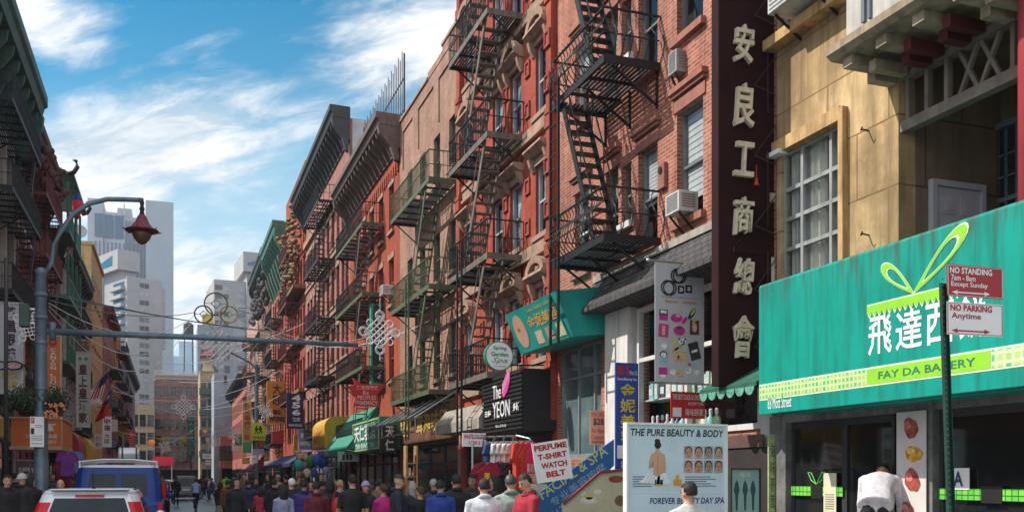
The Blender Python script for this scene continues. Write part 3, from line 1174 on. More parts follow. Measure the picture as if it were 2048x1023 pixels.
# ---- pale pink building
BR_PALE = brick((.50, .28, .22), (.56, .33, .27), (.42, .3, .26), dirt=.4)
pr = window_proto(1.0, 2.0, DKF, GLASS, STONE, None, 'none')
bld('pale_pink_tenement', 'distant pale pink brick tenement with a plain roof line', 'tenement', 'R', 110, 126, 20.6, BR_PALE, [1.2 + 2 * k for k in range(8)], [4.6, 8.0, 11.4, 14.8], hole=(1.0, 2.0), pr=pr, shop=(.14, 3.0, DKF))
fire_escape('rusty fire escape on the distant pale pink tenement', 'R', 113, 120, [7, 10.4, 13.8, 17.2], 1.0, IRON_R, stair='near', detail=0)
pr = window_proto(1.0, 2.1, BR_DRK, GLASS, None, None, 'none')
BR_ROSE = brick((.42, .12, .10), (.48, .16, .13), (.38, .14, .12), dirt=.35)
bld('low_red_tenement', 'lower red brick building with a black cornice at the far end of the right side', 'tenement', 'R', 126, 158, 14.6, BR_ROSE, [1.3 + 1.75 * k for k in range(18)], [4.4, 7.6, 10.6], hole=(1.0, 2.1), pr=pr, corn=(1.2, 1.3, 26, BLACK, .4), shop=(.14, 3.0, DKF))

# ---- roof fence on the brown building
t = thing('roof_fence', 'spiked iron fence standing on the roof beside the tan brick parapet', 'fence', (XR + .6, 50.5, 17.0), RAD(-90))
f = MB()
LF = 9.0
for k in range(26):
    x = .2 + k * LF / 25
    f.bar((x, 0, .3), (x, 0, 3.3 + (.25 if k % 2 else 0)), .035)
f.build('bar', mat((.09, .09, .10), .5, name='fence_iron'), t)
f = MB()
for z in (.9, 2.3):
    f.bar((0, .03, z), (LF + .4, .03, z), .05)
f.build('rail', mat((.09, .09, .10), .5), t)
f = MB()
for x in (0, LF + .4):
    f.bar((x, .05, -.2), (x, .05, 3.4), .07)
f.bar((0, .05, 3.0), (.9, .8, -.2), .05)
f.build('post', mat((.05, .05, .055), .5), t)
# ================================================================== BAKERY BUILDING, nearest on the right
yA0, yA1 = 2.0, 12.72
WA = yA1 - yA0
UA = lambda px, X=XR: yA1 - yat(px, X)
STUC = brick((.60, .405, .20), (.66, .47, .25), (.27, .16, .07), 1.25, .92, .014, .9, 'ochre_render', rough=.9, bump=.4, var=.8, d0=.40, d1=.64, dcol=.32)
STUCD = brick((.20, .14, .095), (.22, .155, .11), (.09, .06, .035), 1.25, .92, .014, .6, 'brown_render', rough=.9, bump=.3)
t = thing('bakery_building', 'ochre rendered building with a metal grid window and a recessed pagoda style balcony over the green awning', 'building', (XR, yA1, 0), RAD(-90))
t['label'] = 'ochre rendered building with recessed pagoda balcony over the long green bakery awning'
wA = (.12, UA(1686), 4.75, 6.72)
wA2 = (.12, 1.75, 8.55, 10.5)
lo0, lo1, lz0, lz1 = UA(1797), WA - .3, 3.35, 6.98          # recessed balcony
sh = (.12, WA - .2, .14, 2.62)
mb = MB()
facade(mb, WA, 13, [wA, wA2, (lo0, lo1, lz0, lz1), sh], .28)
for u in (0, WA):
    mb.quad((u, 0, 0), (u, 11, 0), (u, 11, 13), (u, 0, 13))
mb.quad((0, 0, 13), (WA, 0, 13), (WA, 11, 13), (0, 11, 13))
mb.quad((0, 11, 0), (WA, 11, 0), (WA, 11, 13), (0, 11, 13))
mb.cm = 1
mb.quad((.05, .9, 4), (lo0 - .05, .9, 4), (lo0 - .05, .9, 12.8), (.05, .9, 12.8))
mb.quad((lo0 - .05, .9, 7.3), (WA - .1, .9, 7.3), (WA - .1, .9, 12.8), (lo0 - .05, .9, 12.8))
mb.build('wall', [STUC, DARKIN], t)
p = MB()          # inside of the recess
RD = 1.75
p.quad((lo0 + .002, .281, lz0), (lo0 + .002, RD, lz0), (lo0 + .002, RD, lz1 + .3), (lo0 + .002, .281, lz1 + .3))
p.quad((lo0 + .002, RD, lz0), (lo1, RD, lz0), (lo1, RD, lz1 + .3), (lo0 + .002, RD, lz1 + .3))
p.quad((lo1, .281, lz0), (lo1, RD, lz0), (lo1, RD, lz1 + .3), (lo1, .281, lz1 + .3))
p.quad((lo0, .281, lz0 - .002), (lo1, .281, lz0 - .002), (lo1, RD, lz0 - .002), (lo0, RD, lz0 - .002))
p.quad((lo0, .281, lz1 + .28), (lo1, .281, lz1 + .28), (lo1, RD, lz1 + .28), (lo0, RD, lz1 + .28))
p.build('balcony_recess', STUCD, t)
# the six panel door in the far side wall of the recess, facing the camera
LILAC = mat((.40, .38, .44), .5, var=.08, streak=.2, name='lilac_white_paint')
dz = 3.34
xd0, xd1 = xat(1862, yA1 - lo0 - .05) - XR, xat(1968, yA1 - lo0 - .05) - XR
d = MB()
d.box(lo0 + .004, lo0 + .09, xd0, xd0 + .07, dz, 5.62)
d.box(lo0 + .004, lo0 + .09, xd1 - .07, xd1, dz, 5.62)
d.box(lo0 + .004, lo0 + .09, xd0 + .07, xd1 - .07, 5.54, 5.62)
d.box(lo0 + .004, lo0 + .05, xd0 + .07, xd1 - .07, dz, 5.535)
d = d.build('door', LILAC, t)
g = MB()
wd = xd1 - xd0 - .14
for r, (a, b) in enumerate(((.08, .32), (.42, 1.05), (1.2, 1.9))):
    for c in (0, 1):
        x0 = xd0 + .07 + wd * (.14 + .42 * c)
        x1 = x0 + wd * .28
        za, zb = 5.5 - b, 5.5 - a
        g.box(lo0 + .051, lo0 + .062, x0, x1, za, zb)
        g.box(lo0 + .063, lo0 + .07, x0 + .05, x1 - .05, za + .05, zb - .05)
g.build('door_panel', LILAC, d)
# dark window in the back wall of the recess
wu0, wu1 = UA(1975, XR + RD), UA(2060, XR + RD)
f = MB()
BLUEG = mat((.12, .15, .19), .5, var=.15, name='blue_grey_frame')
for x in (wu0, wu1 - .08):
    f.box(x, x + .08, RD - .1, RD - .004, 4.1, 6.5)
f.box(wu0 + .08, wu1 - .08, RD - .1, RD - .004, 6.42, 6.5)
for z in (4.1, 4.55, 5.0, 5.42):
    f.box(wu0 + .08, wu1 - .08, RD - .06, RD - .005, z, z + .06)
for k in (1, 2, 3):
    x = wu0 + (wu1 - wu0) * k / 4
    f.box(x - .012, x + .012, RD - .05, RD - .006, 4.16, 6.42)
for z in (5.75, 6.05):
    f.box(wu0 + .08, wu1 - .08, RD - .05, RD - .006, z, z + .024)
f = f.build('window', BLUEG, t)
g = MB()
g.quad((wu0, RD - .02, 4.1), (wu1, RD - .02, 4.1), (wu1, RD - .02, 6.5), (wu0, RD - .02, 6.5))
g.build('pane', GLASS, f)
# metal grid window with curtains
ALU = mat((.40, .42, .43), .45, .4, var=.2, streak=.5, name='aluminium_frame')
a, b, c, e = wA
f = MB()
xs = [a, a + (b - a) * .30, a + (b - a) * .76, b]
zs = [c, c + .47, c + .94, c + 1.4, e]
for x in xs:
    f.box(x - .03, x + .03, .06, .14, c, e)
for z in zs:
    for x0, x1 in zip(xs, xs[1:]):
        f.box(x0 + .03, x1 - .03, .065, .135, z - .03, z + .03)
f = f.build('window', ALU, t)
g = MB()
for x0, x1 in zip(xs, xs[1:]):
    for z0, z1 in zip(zs, zs[1:]):
        tl = rnd.uniform(-.008, .008)
        g.quad((x0, .1 + tl, z0), (x1, .1 - tl, z0), (x1, .1 - tl, z1), (x0, .1 + tl, z1))
g.build('pane', clear_glass((.78, .82, .82)), f)
g = MB()
n = 90
cv, cf = [], []
for i in range(n + 1):
    x = a + (b - a) * i / n
    y = .2 + .04 * math.sin(i * .9) + .03 * math.sin(i * 2.3 + 1)
    cv += [(x, y, c), (x, y + .02 * math.sin(i), e)]
for i in range(n):
    if i in (20, 21, 22, 55, 56, 57, 58):
        continue
    cf.append((2 * i, 2 * i + 2, 2 * i + 3, 2 * i + 1))
g.add(cv, cf)
g.build('curtain', mat((.66, .65, .60), .9, var=.12, sc=6, streak=.3, name='white_curtain'), f, recalc=False)
p = MB()
OCH = mat((.48, .31, .14), .9, var=.4, streak=.85, bump=.3, name='ochre_plaster')
p.box(b + .01, b + .11, -.10, -.003, c - .4, e + .18)
p.box(a - .15, b + .01, -.08, -.003, e + .02, e + .22)
p.build('window_surround', OCH, t)
p = MB()
p.box(a - .2, a + .12, -.14, .05, e - .02, e + .05)
p.build('window_cap', WHITE, t)
p = MB()
p.box(-.12, 2.2, -.22, -.003, 8.38, 8.54)
p.build('window_sill', OCH, t)
a, b, c, e = wA2
f = MB()
for x in (a, (a + b) / 2, b - .06):
    f.box(x, x + .06, .06, .14, c, e)
f.box(a + .06, b - .06, .065, .135, c, c + .07)
f = f.build('window', ALU, t)
g = MB()
g.quad((a, .1, c), (b, .1, c), (b, .1, e), (a, .1, e))
g.build('pane', GLASS_B, f)
# pagoda balcony overhang with stepped timber brackets
oz = 7.12
OVX = .85
u0 = yA1 - 10.35
GRYP = mat((.46, .44, .41), .8, var=.2, streak=.6, name='grey_balcony_paint')
p = MB()
p.box(u0 + .18, WA, -OVX + .12, -.01, oz + .16, oz + 2.1)
p.build('balcony_front', GRYP, t)
p = MB()
p.box(u0 + .5, u0 + .56, -OVX + .08, -OVX + .118, oz + .3, oz + 2.0)
p.box(u0 + .62, u0 + .66, -OVX + .08, -OVX + .118, oz + .3, oz + 2.0)
p.build('balcony_panel', BLUEG, t)
p = MB()
p.prismx([(-.005, oz + .16), (-OVX - .06, oz + .16), (-OVX - .06, oz + .06), (-OVX + .02, oz), (-.005, oz)], u0, WA)
p.build('eaves_board', mat((.30, .24, .17), .85, var=.4, streak=.9, name='peeling_cream_paint'), t)
CREAM = mat((.36, .29, .21), .8, var=.3, streak=.7, name='cream_paint')
REDP = mat((.09, .014, .014), .6, var=.3, streak=.4, name='temple_red_paint')
for k in range(13):
    x = u0 + .22 + k * .62
    p = MB()
    p.box(x - .09, x + .09, -OVX + .1, -.01, oz - .13, oz - .004)
    p.build('timber_bracket', CREAM, t)
    p = MB()
    p.box(x + .15, x + .27, -OVX + .32, -.012, oz - .24, oz - .10)
    p.box(x - .07, x + .07, -OVX + .48, -.014, oz - .28, oz - .135)
    p.build('timber_block', REDP if k % 3 else CREAM, t)
p = MB()         # lattice frieze over the recess
za, zb = 6.33, 6.86
p.box(lo0 + .004, lo1, .02, .16, za - .14, za)
p.box(lo0 + .004, lo1, .02, .16, zb, zb + .1)
for k in range(24):
    x = lo0 + .1 + k * .33
    if k % 6 in (3, 4):
        p.bar((x - .14, .09, za), (x + .14, .09, zb), .05)
        p.bar((x + .14, .092, za), (x - .14, .092, zb), .05)
    else:
        p.box(x - .03, x + .03, .05, .13, za, zb)
p.build('lattice_frieze', mat((.20, .165, .135), .8, var=.3, streak=.7, name='faded_cream'), t)
p = MB()
p.lathe([(.13, 3.2), (.13, 6.9), (.16, 7.0)], (yA1 - yat(2062, XR - .12), -.12, 0), 16)
p.build('column', mat((.42, .05, .06), .5, var=.15, name='red_lacquer'), t, smooth=True)
# shop front: grey weathered posts, glass, dark room
WOODG = mat((.17, .165, .165), .8, var=.4, sc=4, streak=.7, bump=.4, name='weathered_grey_wood')
a, b, c, e = sh
p = MB()
for px0, px1 in ((1552, 1584), (1840, 1880)):
    p.box(UA(px0), UA(px1), -.12, .14, c, e)
p.box(a, b, -.1, .1, e - .12, e + .05)
p.build('shop_post', WOODG, t)
p = MB()
p.box(UA(1584), UA(1840) - .001, -.03, .05, c, c + .35)
p.box(UA(1880), b, -.03, .05, c, c + .35)
p.build('stall_riser', DKF, t)
p = MB()
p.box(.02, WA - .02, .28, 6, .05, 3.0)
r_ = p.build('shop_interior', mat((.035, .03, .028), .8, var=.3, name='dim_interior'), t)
for (x0, x1) in ((UA(1584), UA(1690)), (UA(1690), UA(1790)), (UA(1880), b)):
    f = MB()
    f.box(x0, x0 + .05, -.01, .06, c + .35, e - .12)
    f.box(x1 - .05, x1, -.01, .06, c + .35, e - .12)
    f.box(x0 + .05, x1 - .05, -.01, .06, e - .22, e - .12)
    f = f.build('shop_window', DKF, t)
    g = MB()
    g.quad((x0, .02, c + .35), (x1, .02, c + .35), (x1, .02, e - .12), (x0, .02, e - .12))
    g.build('pane', dark_glass((.012, .014, .014), .3), f)
# step under the door
p = MB()
p.box(UA(1690), UA(1880), -.9, -.125, .131, .28)
p.build('step', STONE_D, t)

tw = thing('window_sticker_band', 'bright green mosaic band with a gift bow stuck on the left bakery window', 'window band', (XR - .035, yA1, 0), RAD(-90))
GRT = tiles(((.10, .50, .05), (.22, .62, .08)), (.02, .16, .03), .09, .085, .008)
x0, x1 = UA(1586), UA(1690)
z_ = zat(981, XR, yat(1640, XR))
p = MB(); p.box(x0, x1, -.004, .004, z_ - .07, z_ + .07); p.build('mosaic', GRT, tw)
p = MB(); p.box(x0 + .5, x0 + .75, -.012, -.006, z_ - .11, z_ + .09); p.build('gift_box', BLACK, tw)
p = MB()
for s in (-1, 1):
    p.tube([(x0 + .62, -.009, z_ + .1), (x0 + .62 + s * .12, -.009, z_ + .27), (x0 + .62 + s * .2, -.009, z_ + .28), (x0 + .62 + s * .12, -.009, z_ + .16)], .008, 4, True)
p.build('bow', mat((.15, .65, .12), .5, name='bright_green'), tw)
tw = thing('window_sticker_band', 'bright green mosaic band on the right bakery window below the grade card', 'window band', (XR - .035, yA1, 0), RAD(-90))
p = MB(); p.box(UA(1882), WA - .3, -.004, .004, z_ - .07, z_ + .07); p.build('mosaic', GRT, tw)
p = MB(); p.box(UA(1968), UA(2010), -.012, -.006, z_ - .1, z_ + .1); p.build('gift_box', BLACK, tw)


def card(name, label, cat, X, px0, px1, py0, py1, base, texts=(), th=.012, side='R', group=None, extra=None):
    """flat card lying in a plane parallel to the street at x = X"""
    ya, yb = yat(px0, X), yat(px1, X)
    ym = (ya + yb) / 2
    z0, z1 = zat(py1, X, ym), zat(py0, X, ym)
    tt = thing(name, label, cat, (X, ya, z0), RAD(-90), group)
    w, h = abs(ya - yb), z1 - z0
    p = MB(); p.box(0, w, 0, th, 0, h); p.build('panel', base, tt)
    for (s, a, b, c, d, m, kw) in texts:
        txt(tt, s, a * w, b * w, c * h, d * h, -.004, m, **kw)
    return tt, w, h


NAVY = mat((.02, .04, .16), .5, name='navy')
card('grade_card', 'white inspection card with a big blue letter A on the bakery window', 'card', XR - .05, 1894, 1938, 935, 978, WHITE,
     [('A', .3, .75, .15, .85, NAVY, dict(bold=.03))])
YEL = mat((.62, .52, .16), .6, name='pale_yellow_paper')
tt, w, h = card('notice', 'pale yellow and white notice taped on the left bakery window', 'notice', XR - .05, 1647, 1672, 945, 1023, mat((.62, .60, .42), .7, name='cream_paper'))
p = MB()
for k in range(7):
    p.box(w * .15, w * .85, -.004, -.001, h * (.08 + .06 * k), h * (.1 + .06 * k))
p.build('print', mat((.15, .15, .16), .7, name='grey_print'), tt)
tt, w, h = card('pastry_poster', 'tall pale poster of four pastries on the bakery door', 'poster', XR - .16, 1793, 1852, 822, 1035, mat((.60, .56, .55), .5, var=.12, name='pale_pink_poster'))
for k, (cx, cz, rx, rz, col, rot) in enumerate(((.5, .845, .26, .10, (.30, .07, .045), .5), (.6, .60, .29, .072, (.55, .27, .03), .1), (.55, .355, .28, .11, (.32, .06, .045), .5), (.42, .06, .30, .09, (.50, .16, .14), .7))):
    p = MB()
    pts = []
    for i in range(28):
        q = 2 * math.pi * i / 28
        k2 = 1 + .07 * math.sin(3 * q + k) + .04 * math.sin(7 * q)
        x, z = rx * w * math.cos(q) * k2, rz * h * math.sin(q) * k2
        pts.append((cx * w + x * math.cos(rot) + z * math.sin(rot) * .5, cz * h + z * math.cos(rot) - x * math.sin(rot)))
    p.prism(pts, -.006, -.002)
    p.build('pastry', mat(col, .6, var=.75, sc=9, name='glazed_pastry'), tt)
    p = MB()
    p.prism([(cx * w + (x_ - cx * w) * .45 - .05, cz * h + (z_ - cz * h) * .4 + .04) for x_, z_ in pts], -.0095, -.0065)
    p.build('pastry_topping', mat(tuple(min(1, q * 1.9 + .05) for q in col), .5, var=.5, sc=14, name='topping'), tt)

# ---- long teal awning
XW = 8.0
TEAL = mat((.0, .27, .215), .6, var=.16, sc=1.2, streak=.8, spec=.25, bump=.35, fine=2.2, name='teal_vinyl')
yw1 = yat(1518, XW)
t = thing('bakery_awning', 'long teal vinyl awning with a lime gift bow, white characters and a mosaic stripe', 'awning', (XW, yw1, 0), RAD(-90))
WW = yw1 - 2.5
zb, zt = zat(828, XW, yw1), zat(570, XW, yw1)
U = lambda px: yw1 - yat(px, XW)


def UZ(px, py, X=XW):
    y = yat(px, X)
    return yw1 - y, zat(py, X, y)


p = MB()
nseg = 8
TEALW = TEAL.copy()                 # the same vinyl with rust and soot drips running down from its top edge
_t = TEALW.node_tree
_b = _t.nodes['Principled BSDF']
_tc = nd(_t, 'ShaderNodeTexCoord')
_mp = nd(_t, 'ShaderNodeMapping')
_mp.inputs['Scale'].default_value = (7, 7, .5)
_t.links.new(_tc.outputs['Object'], _mp.inputs['Vector'])
_n = nd(_t, 'ShaderNodeTexNoise', i_Scale=1.0, i_Detail=6.0, i_Roughness=.7)
_t.links.new(_mp.outputs[0], _n.inputs['Vector'])
_sx = nd(_t, 'ShaderNodeSeparateXYZ')
_t.links.new(_tc.outputs['Object'], _sx.inputs[0])
_up = mth(_t, 'DIVIDE', mth(_t, 'SUBTRACT', _sx.outputs[2], zb), zt - zb)
_f = mth(_t, 'ADD', _n.outputs['Fac'], mth(_t, 'MULTIPLY', mth(_t, 'SUBTRACT', _up, 1.0), .42))
_f = ramp(_t, _f, [(.44, 0.0), (.62, .8)])
_old = _b.inputs['Base Color'].links[0].from_socket
_t.links.new(mixc(_t, _f, _old, (.055, .075, .06)), _b.inputs['Base Color'])
pr_ = [(-.0, zb), (0, zt - .05)] + [(.05 - .05 * math.cos(math.pi / 2 * i / nseg), zt - .05 + .05 * math.sin(math.pi / 2 * i / nseg)) for i in range(1, nseg + 1)] + [(.99, zt + .04), (.99, zb + .02), (.04, zb + .02), (.04, zb)]
p.prismx(pr_, 0, WW)
p.build('cover', TEALW, t)
LIME = mat((.24, .56, .03), .5, var=.08, name='lime_vinyl')
LIMEW = mat((.62, .74, .50), .5, var=.05, name='pale_lime_outline')
MOS = tiles(((.06, .40, .13), (.42, .50, .16)), (.50, .66, .34), .075, .075, .016)
MOS2 = tiles(((.01, .30, .26), (.45, .60, .18)), (.56, .68, .42), .105, .105, .02)


def strip(px0, px1, pa, pb, m, name, off=.004):
    """a band whose photo edges at px0 are rows pa, level in the world"""
    u0_, z0_ = UZ(px0, pa[1])
    u1_, _ = UZ(px1, pa[1])
    _, z1_ = UZ(px0, pa[0])
    q = MB()
    q.box(u0_, u1_, -off, -off + .003, z0_, z1_)
    return q.build(name, m, t), (u0_, u1_, z0_, z1_)


strip(1519, 2100, (769, 801), None, LIMEW, 'stripe_edge', .004)
_, bx = strip(1519, 1735, (772, 798), None, MOS, 'mosaic_stripe', .0075)
z0_, z1_ = bx[2], bx[3]
for (a_, b_, m_, nm) in ((1736, 1982, LIME, 'name_stripe'), (1984, 2110, MOS2, 'mosaic_stripe')):
    p = MB(); p.box(U(a_), U(b_), -.0075, -.0045, z0_, z1_); p.build(nm, m_, t)
DKG = mat((.01, .16, .09), .6, name='dark_green_vinyl')
txt(t, 'FAY DA BAKERY', U(1758), U(1952), z0_ + .05, z1_ - .05, -.011, DKG, bold=.01)
WHT = mat((.80, .80, .78), .55, var=.06, name='white_vinyl')
u_, z_ = UZ(1535, 815)
txt(t, '83 Mott Street', U(1536), U(1583), z_ - .02, z_ + .14, -.004, WHT)
ua, za = UZ(1735, 712)
zc_ = UZ(1735, 640)[1]
uw = U(2048) - ua
txt(t, '飛', U(1737), U(1784), za, zc_ + .02, -.005, WHT, bold=.012)
txt(t, '達', U(1792), U(1845), za, zc_ + .02, -.005, WHT, bold=.012)
txt(t, '西', U(1852), U(1908), za, zc_ + .02, -.005, WHT, bold=.012)
txt(t, '餅', U(1918), U(1972), za, zc_ + .02, -.005, WHT, bold=.012)
# gift bow: two loops, zigzag ribbon


def loop_shape(tip, far, wid, n=24, k0=.0):
    (x0, z0), (x1, z1) = tip, far
    dx, dz = x1 - x0, z1 - z0
    L_ = math.hypot(dx, dz)
    ex, ez = dx / L_, dz / L_
    pts = []
    for i in range(n):
        q = 2 * math.pi * i / n
        s = .5 - .5 * math.cos(q)
        wv = wid * math.sin(q) * (.25 + .75 * s)
        pts.append((x0 + ex * L_ * s - ez * wv, z0 + ez * L_ * s + ex * wv))
    return pts


def ring(outer, k, y0, y1, q=MB):
    c = (sum(a for a, b in outer) / len(outer), sum(b for a, b in outer) / len(outer))
    r = MB()
    inner = [(c[0] + (a - c[0]) * k[0], c[1] + (b - c[1]) * k[1]) for a, b in outer]
    n = len(outer)
    vs = [(a, y, b) for y in (y0, y1) for l in (outer, inner) for a, b in l]
    for i in range(n):
        j = (i + 1) % n
        r.f += [[i, j, n + j, n + i], [2 * n + i, 3 * n + i, 3 * n + j, 2 * n + j], [i, 2 * n + i, 2 * n + j, j], [n + i, n + j, 3 * n + j, 3 * n + i]]
        r.m += [0] * 4
    r.v = [Vector(v) for v in vs]
    return r


tip = UZ(1828, 586)
for far, wd, nm in ((UZ(1937, 446), .16, 'bow_loop'), (UZ(1764, 530), .13, 'bow_loop')):
    o_ = loop_shape(tip, far, wd)
    ring(o_, (.60, .60), -.008, -.001).build(nm, LIMEW, t)
    c_ = (sum(a for a, b in o_) / len(o_), sum(b for a, b in o_) / len(o_))
    o2 = [(c_[0] + (a - c_[0]) * .95, c_[1] + (b - c_[1]) * .94) for a, b in o_]
    ring(o2, (.72, .72), -.0115, -.0085).build(nm, LIME, t)
ua, zz1 = UZ(1735, 610)
_, zz0 = UZ(1735, 627)
ub = U(1960)
n = 20
for off, m_, dy in ((0, LIMEW, 0), (.022, LIME, .0035)):
    p = MB()
    for i in range(n):
        xa, xb = ua + (ub - ua) * i / n, ua + (ub - ua) * (i + 1) / n
        p.prism([(xa, zz1 - off * .7), (xa, zz0 + off * .2), ((xa + xb) / 2, zz0 - .07 + off * 1.4), (xb, zz0 + off * .2), (xb, zz1 - off * .7)], -.006 - dy, -.002 - dy)
    p.build('zigzag_ribbon', m_, t)
p = MB()      # frame pipes under the awning
for k in range(9):
    p.bar((.3 + k * 1.0, .05, zb + .06), (.3 + k * 1.0, .98, zb + .06), .035)
p.bar((.1, .5, zb + .03), (WW, .5, zb + .03), .03)
p.build('frame', STEEL, t)
ac_unit('big grey air conditioner at the top of the ochre wall above its sill', XR, yat(1604, XR - .3), 8.62, 1.0, .62, .55, col=(.50, .52, .52))
for (px, py) in ((1738, 262), (1738, 470)):
    y_, z_ = RX(px, py, XR)
    h = thing('wall_hook', 'small rusty hook on the ochre wall ' + ('level with the window head' if py < 300 else 'just above the green awning'), 'hook', (XR, y_, z_), RAD(-90))
    p = MB(); p.tube([(0, .0, 0), (0, -.1, .01), (.03, -.16, -.02), (.06, -.16, .02)], .012, 5); p.build('rod', IRON, h)

# ---- maroon projecting sign with carved characters
yS = 12.78
xS0, xS1 = xat(1437, yS), XR - .004
zS0 = zat(770, xS0, yS)
t = thing('projecting_sign', 'tall maroon sign board with cream carved Chinese characters on the building seam', 'sign', (0, yS, 0))
MAR = mat((.022, .005, .006), .85, var=.35, sc=2, streak=.35, spec=.2, name='maroon_paint')
p = MB(); p.box(xS0, xS1, 0, .2, zS0, 10.6); p.build('board', MAR, t)
LETC = mat((.62, .55, .42), .6, var=.2, sc=10, streak=.4, name='cream_gilt')
for ch, pa, pb in (('安', 48, 124), ('良', 165, 253), ('工', 283, 352), ('商', 392, 470), ('總', 515, 588), ('會', 630, 715)):
    _, z1 = F(1490, pa, yS - .08)
    _, z0 = F(1490, pb, yS - .08)
    xa, xb = xat(1469, yS - .08), xat(1509, yS - .08)
    txt(t, ch, xa, xb, z0, z1, -.09, LETC, bold=.02, shear=.12, th=.075, name='character')
p = MB()
for z in (8.9, 7.8, 6.7, 5.6, 4.6, 3.7):
    p.bar((xS0 + .62, -.05, z), (xS1 - .02, -.05, z - .1), .02)
    p.bar((xS0 + .62, -.05, z), (xS1 - .02, -.07, z + .5), .014)
for z in (8.0, 6.2, 4.6):
    p.bar((xS1 - .16, -.06, z - .6), (xS1 - .16, -.06, z + .6), .016)
p.build('brace', mat((.035, .02, .02), .6, name='rusted_rod'), t)
h = thing('red_tassel', 'small red tassel hanging from the third character of the maroon sign', 'tassel', (xat(1513, yS - .1), yS - .1, zat(375, xat(1513, yS), yS)))
p = MB(); p.lathe([(.006, .32), (.006, .12), (.03, .1), (.022, .06), (.045, 0)], n=10); p.build('silk', mat((.45, .03, .02), .7, name='red_silk'), h)
# green tiled eave strip beside the bakery (between the sign and the awning)
tt = thing('scalloped_awning', 'short green scalloped awning with white trim under the maroon sign', 'awning', (8.1, 13.55, 0), RAD(-90))
p = MB()
za = zat(790, 8.1, 14)
p.prismx([(0, za - .02), (0, za + .04), (.7, za + .42), (.7, za + .36)], 0, 1.6)
p.build('cover', mat((.01, .10, .065), .7, var=.3, streak=.6, name='green_canvas'), tt)
p = MB()
for k in range(6):
    p.prism([(.02 + k * .26 + .12 - .12 * math.cos(math.pi * i / 6), za - .02 - .13 * math.sin(math.pi * i / 6)) for i in range(7)], -.012, -.002)
p.build('scallop', mat((.10, .30, .22), .6, var=.5, sc=12, name='green_white_trim'), tt)

# ================================================================== SIGNS AND THINGS IN FRONT OF THE RIGHT SIDE


def psign(name, label, cat, px0, px1, py0, py1, Y, base, texts=(), th=.06, frame=None, group=None, bracket=None, fw=.05):
    """a sign facing the camera's end of the street, spanning photo columns px0..px1 on the plane y = Y"""
    xa, xb = xat(px0, Y), xat(px1, Y)
    xm = (xa + xb) / 2
    z0, z1 = zat(py1, xm, Y), zat(py0, xm, Y)
    tt = thing(name, label, cat, (xa, Y, z0), 0, group)
    w, h = xb - xa, z1 - z0
    p = MB(); p.box(0, w, 0, th, 0, h); p.build('panel', base, tt)
    if frame:
        p = MB()
        p.box(-fw, 0, -.03, th + .02, -fw, h + fw)
        p.box(w, w + fw, -.03, th + .02, -fw, h + fw)
        p.box(0, w, -.03, th + .02, h, h + fw)
        p.box(0, w, -.03, th + .02, -fw, 0)
        p.build('frame', frame, tt)
    off = max(.004, Y * .0004)
    for (s, a, b, c, d, m, kw) in texts:
        txt(tt, s, a * w, b * w, c * h, d * h, -off, m, **kw)
    if bracket:
        p = MB()
        for zz in (h * .85, h * .15):
            p.bar((w if bracket == 'R' else 0, th / 2, zz), (w + .6 if bracket == 'R' else -.6, th / 2, zz), .05)
        p.build('bracket', IRON, tt)
    return tt, w, h


def patch(tt, w, h, x0, x1, z0, z1, m, name='picture', y=-.004):
    p = MB(); p.box(x0 * w, x1 * w, y, y + .003, z0 * h, z1 * h); return p.build(name, m, tt)


def blob(tt, w, h, pts, m, name='picture', y=-.004):
    p = MB(); p.prism([(a * w, b * h) for a, b in pts], y, y + .003); return p.build(name, m, tt)


def oval(cx, cz, rx, rz, n=20, rot=0):
    return [(cx + rx * math.cos(2 * math.pi * i / n) * math.cos(rot) - rz * math.sin(2 * math.pi * i / n) * math.sin(rot),
             cz + rx * math.cos(2 * math.pi * i / n) * math.sin(rot) + rz * math.sin(2 * math.pi * i / n) * math.cos(rot)) for i in range(n)]


RED = mat((.50, .02, .02), .55, var=.08, name='red_vinyl')
RINK = mat((.45, .02, .02), .6, name='red_ink')
BINK = mat((.015, .015, .02), .6, name='black_ink')
PAPER = mat((.80, .80, .81), .55, var=.06, streak=.1, name='white_board')
SKIN = mat((.55, .33, .23), .6, var=.1, name='skin_print')
PAPB = mat((.55, .68, .76), .5, var=.08, name='pale_blue_board')

# the beauty poster
t, w, h = psign('beauty_poster', 'large pale blue beauty poster with a woman seen from behind and a grid of faces', 'poster', 1255, 1450, 850, 1060, 12.0, PAPB,
                [('THE PURE BEAUTY & BODY', .03, .985, .895, .965, BINK, dict(bold=.02, shear=.15)),
                 ('FOREVER BEAUTY DAY SPA', .22, .99, .255, .315, NAVY, dict(bold=.02, shear=.15))], frame=WHITE, fw=.03)
blob(t, w, h, [(.255, .53), (.262, .60), (.262, .64), (.248, .67), (.232, .635), (.222, .59), (.21, .585), (.212, .64), (.222, .69), (.236, .725), (.268, .742), (.282, .755), (.284, .79), (.316, .79), (.318, .755), (.334, .742), (.366, .725), (.378, .69), (.384, .64), (.382, .57), (.368, .54), (.355, .50), (.30, .49)], SKIN)
blob(t, w, h, [(.2985, .54), (.3015, .54), (.3025, .72), (.2975, .72)], mat((.34, .18, .12), .6, name='spine_print'), y=-.0072)
blob(t, w, h, [(.215, .60), (.235, .64), (.25, .668), (.262, .645), (.262, .60)], mat((.42, .24, .17), .6, name='shade_print'), y=-.0072)
blob(t, w, h, oval(.302, .812, .034, .034), mat((.02, .012, .01), .6, name='hair_print'))
blob(t, w, h, oval(.296, .85, .028, .02, 12), mat((.02, .012, .01), .6), y=-.0075)
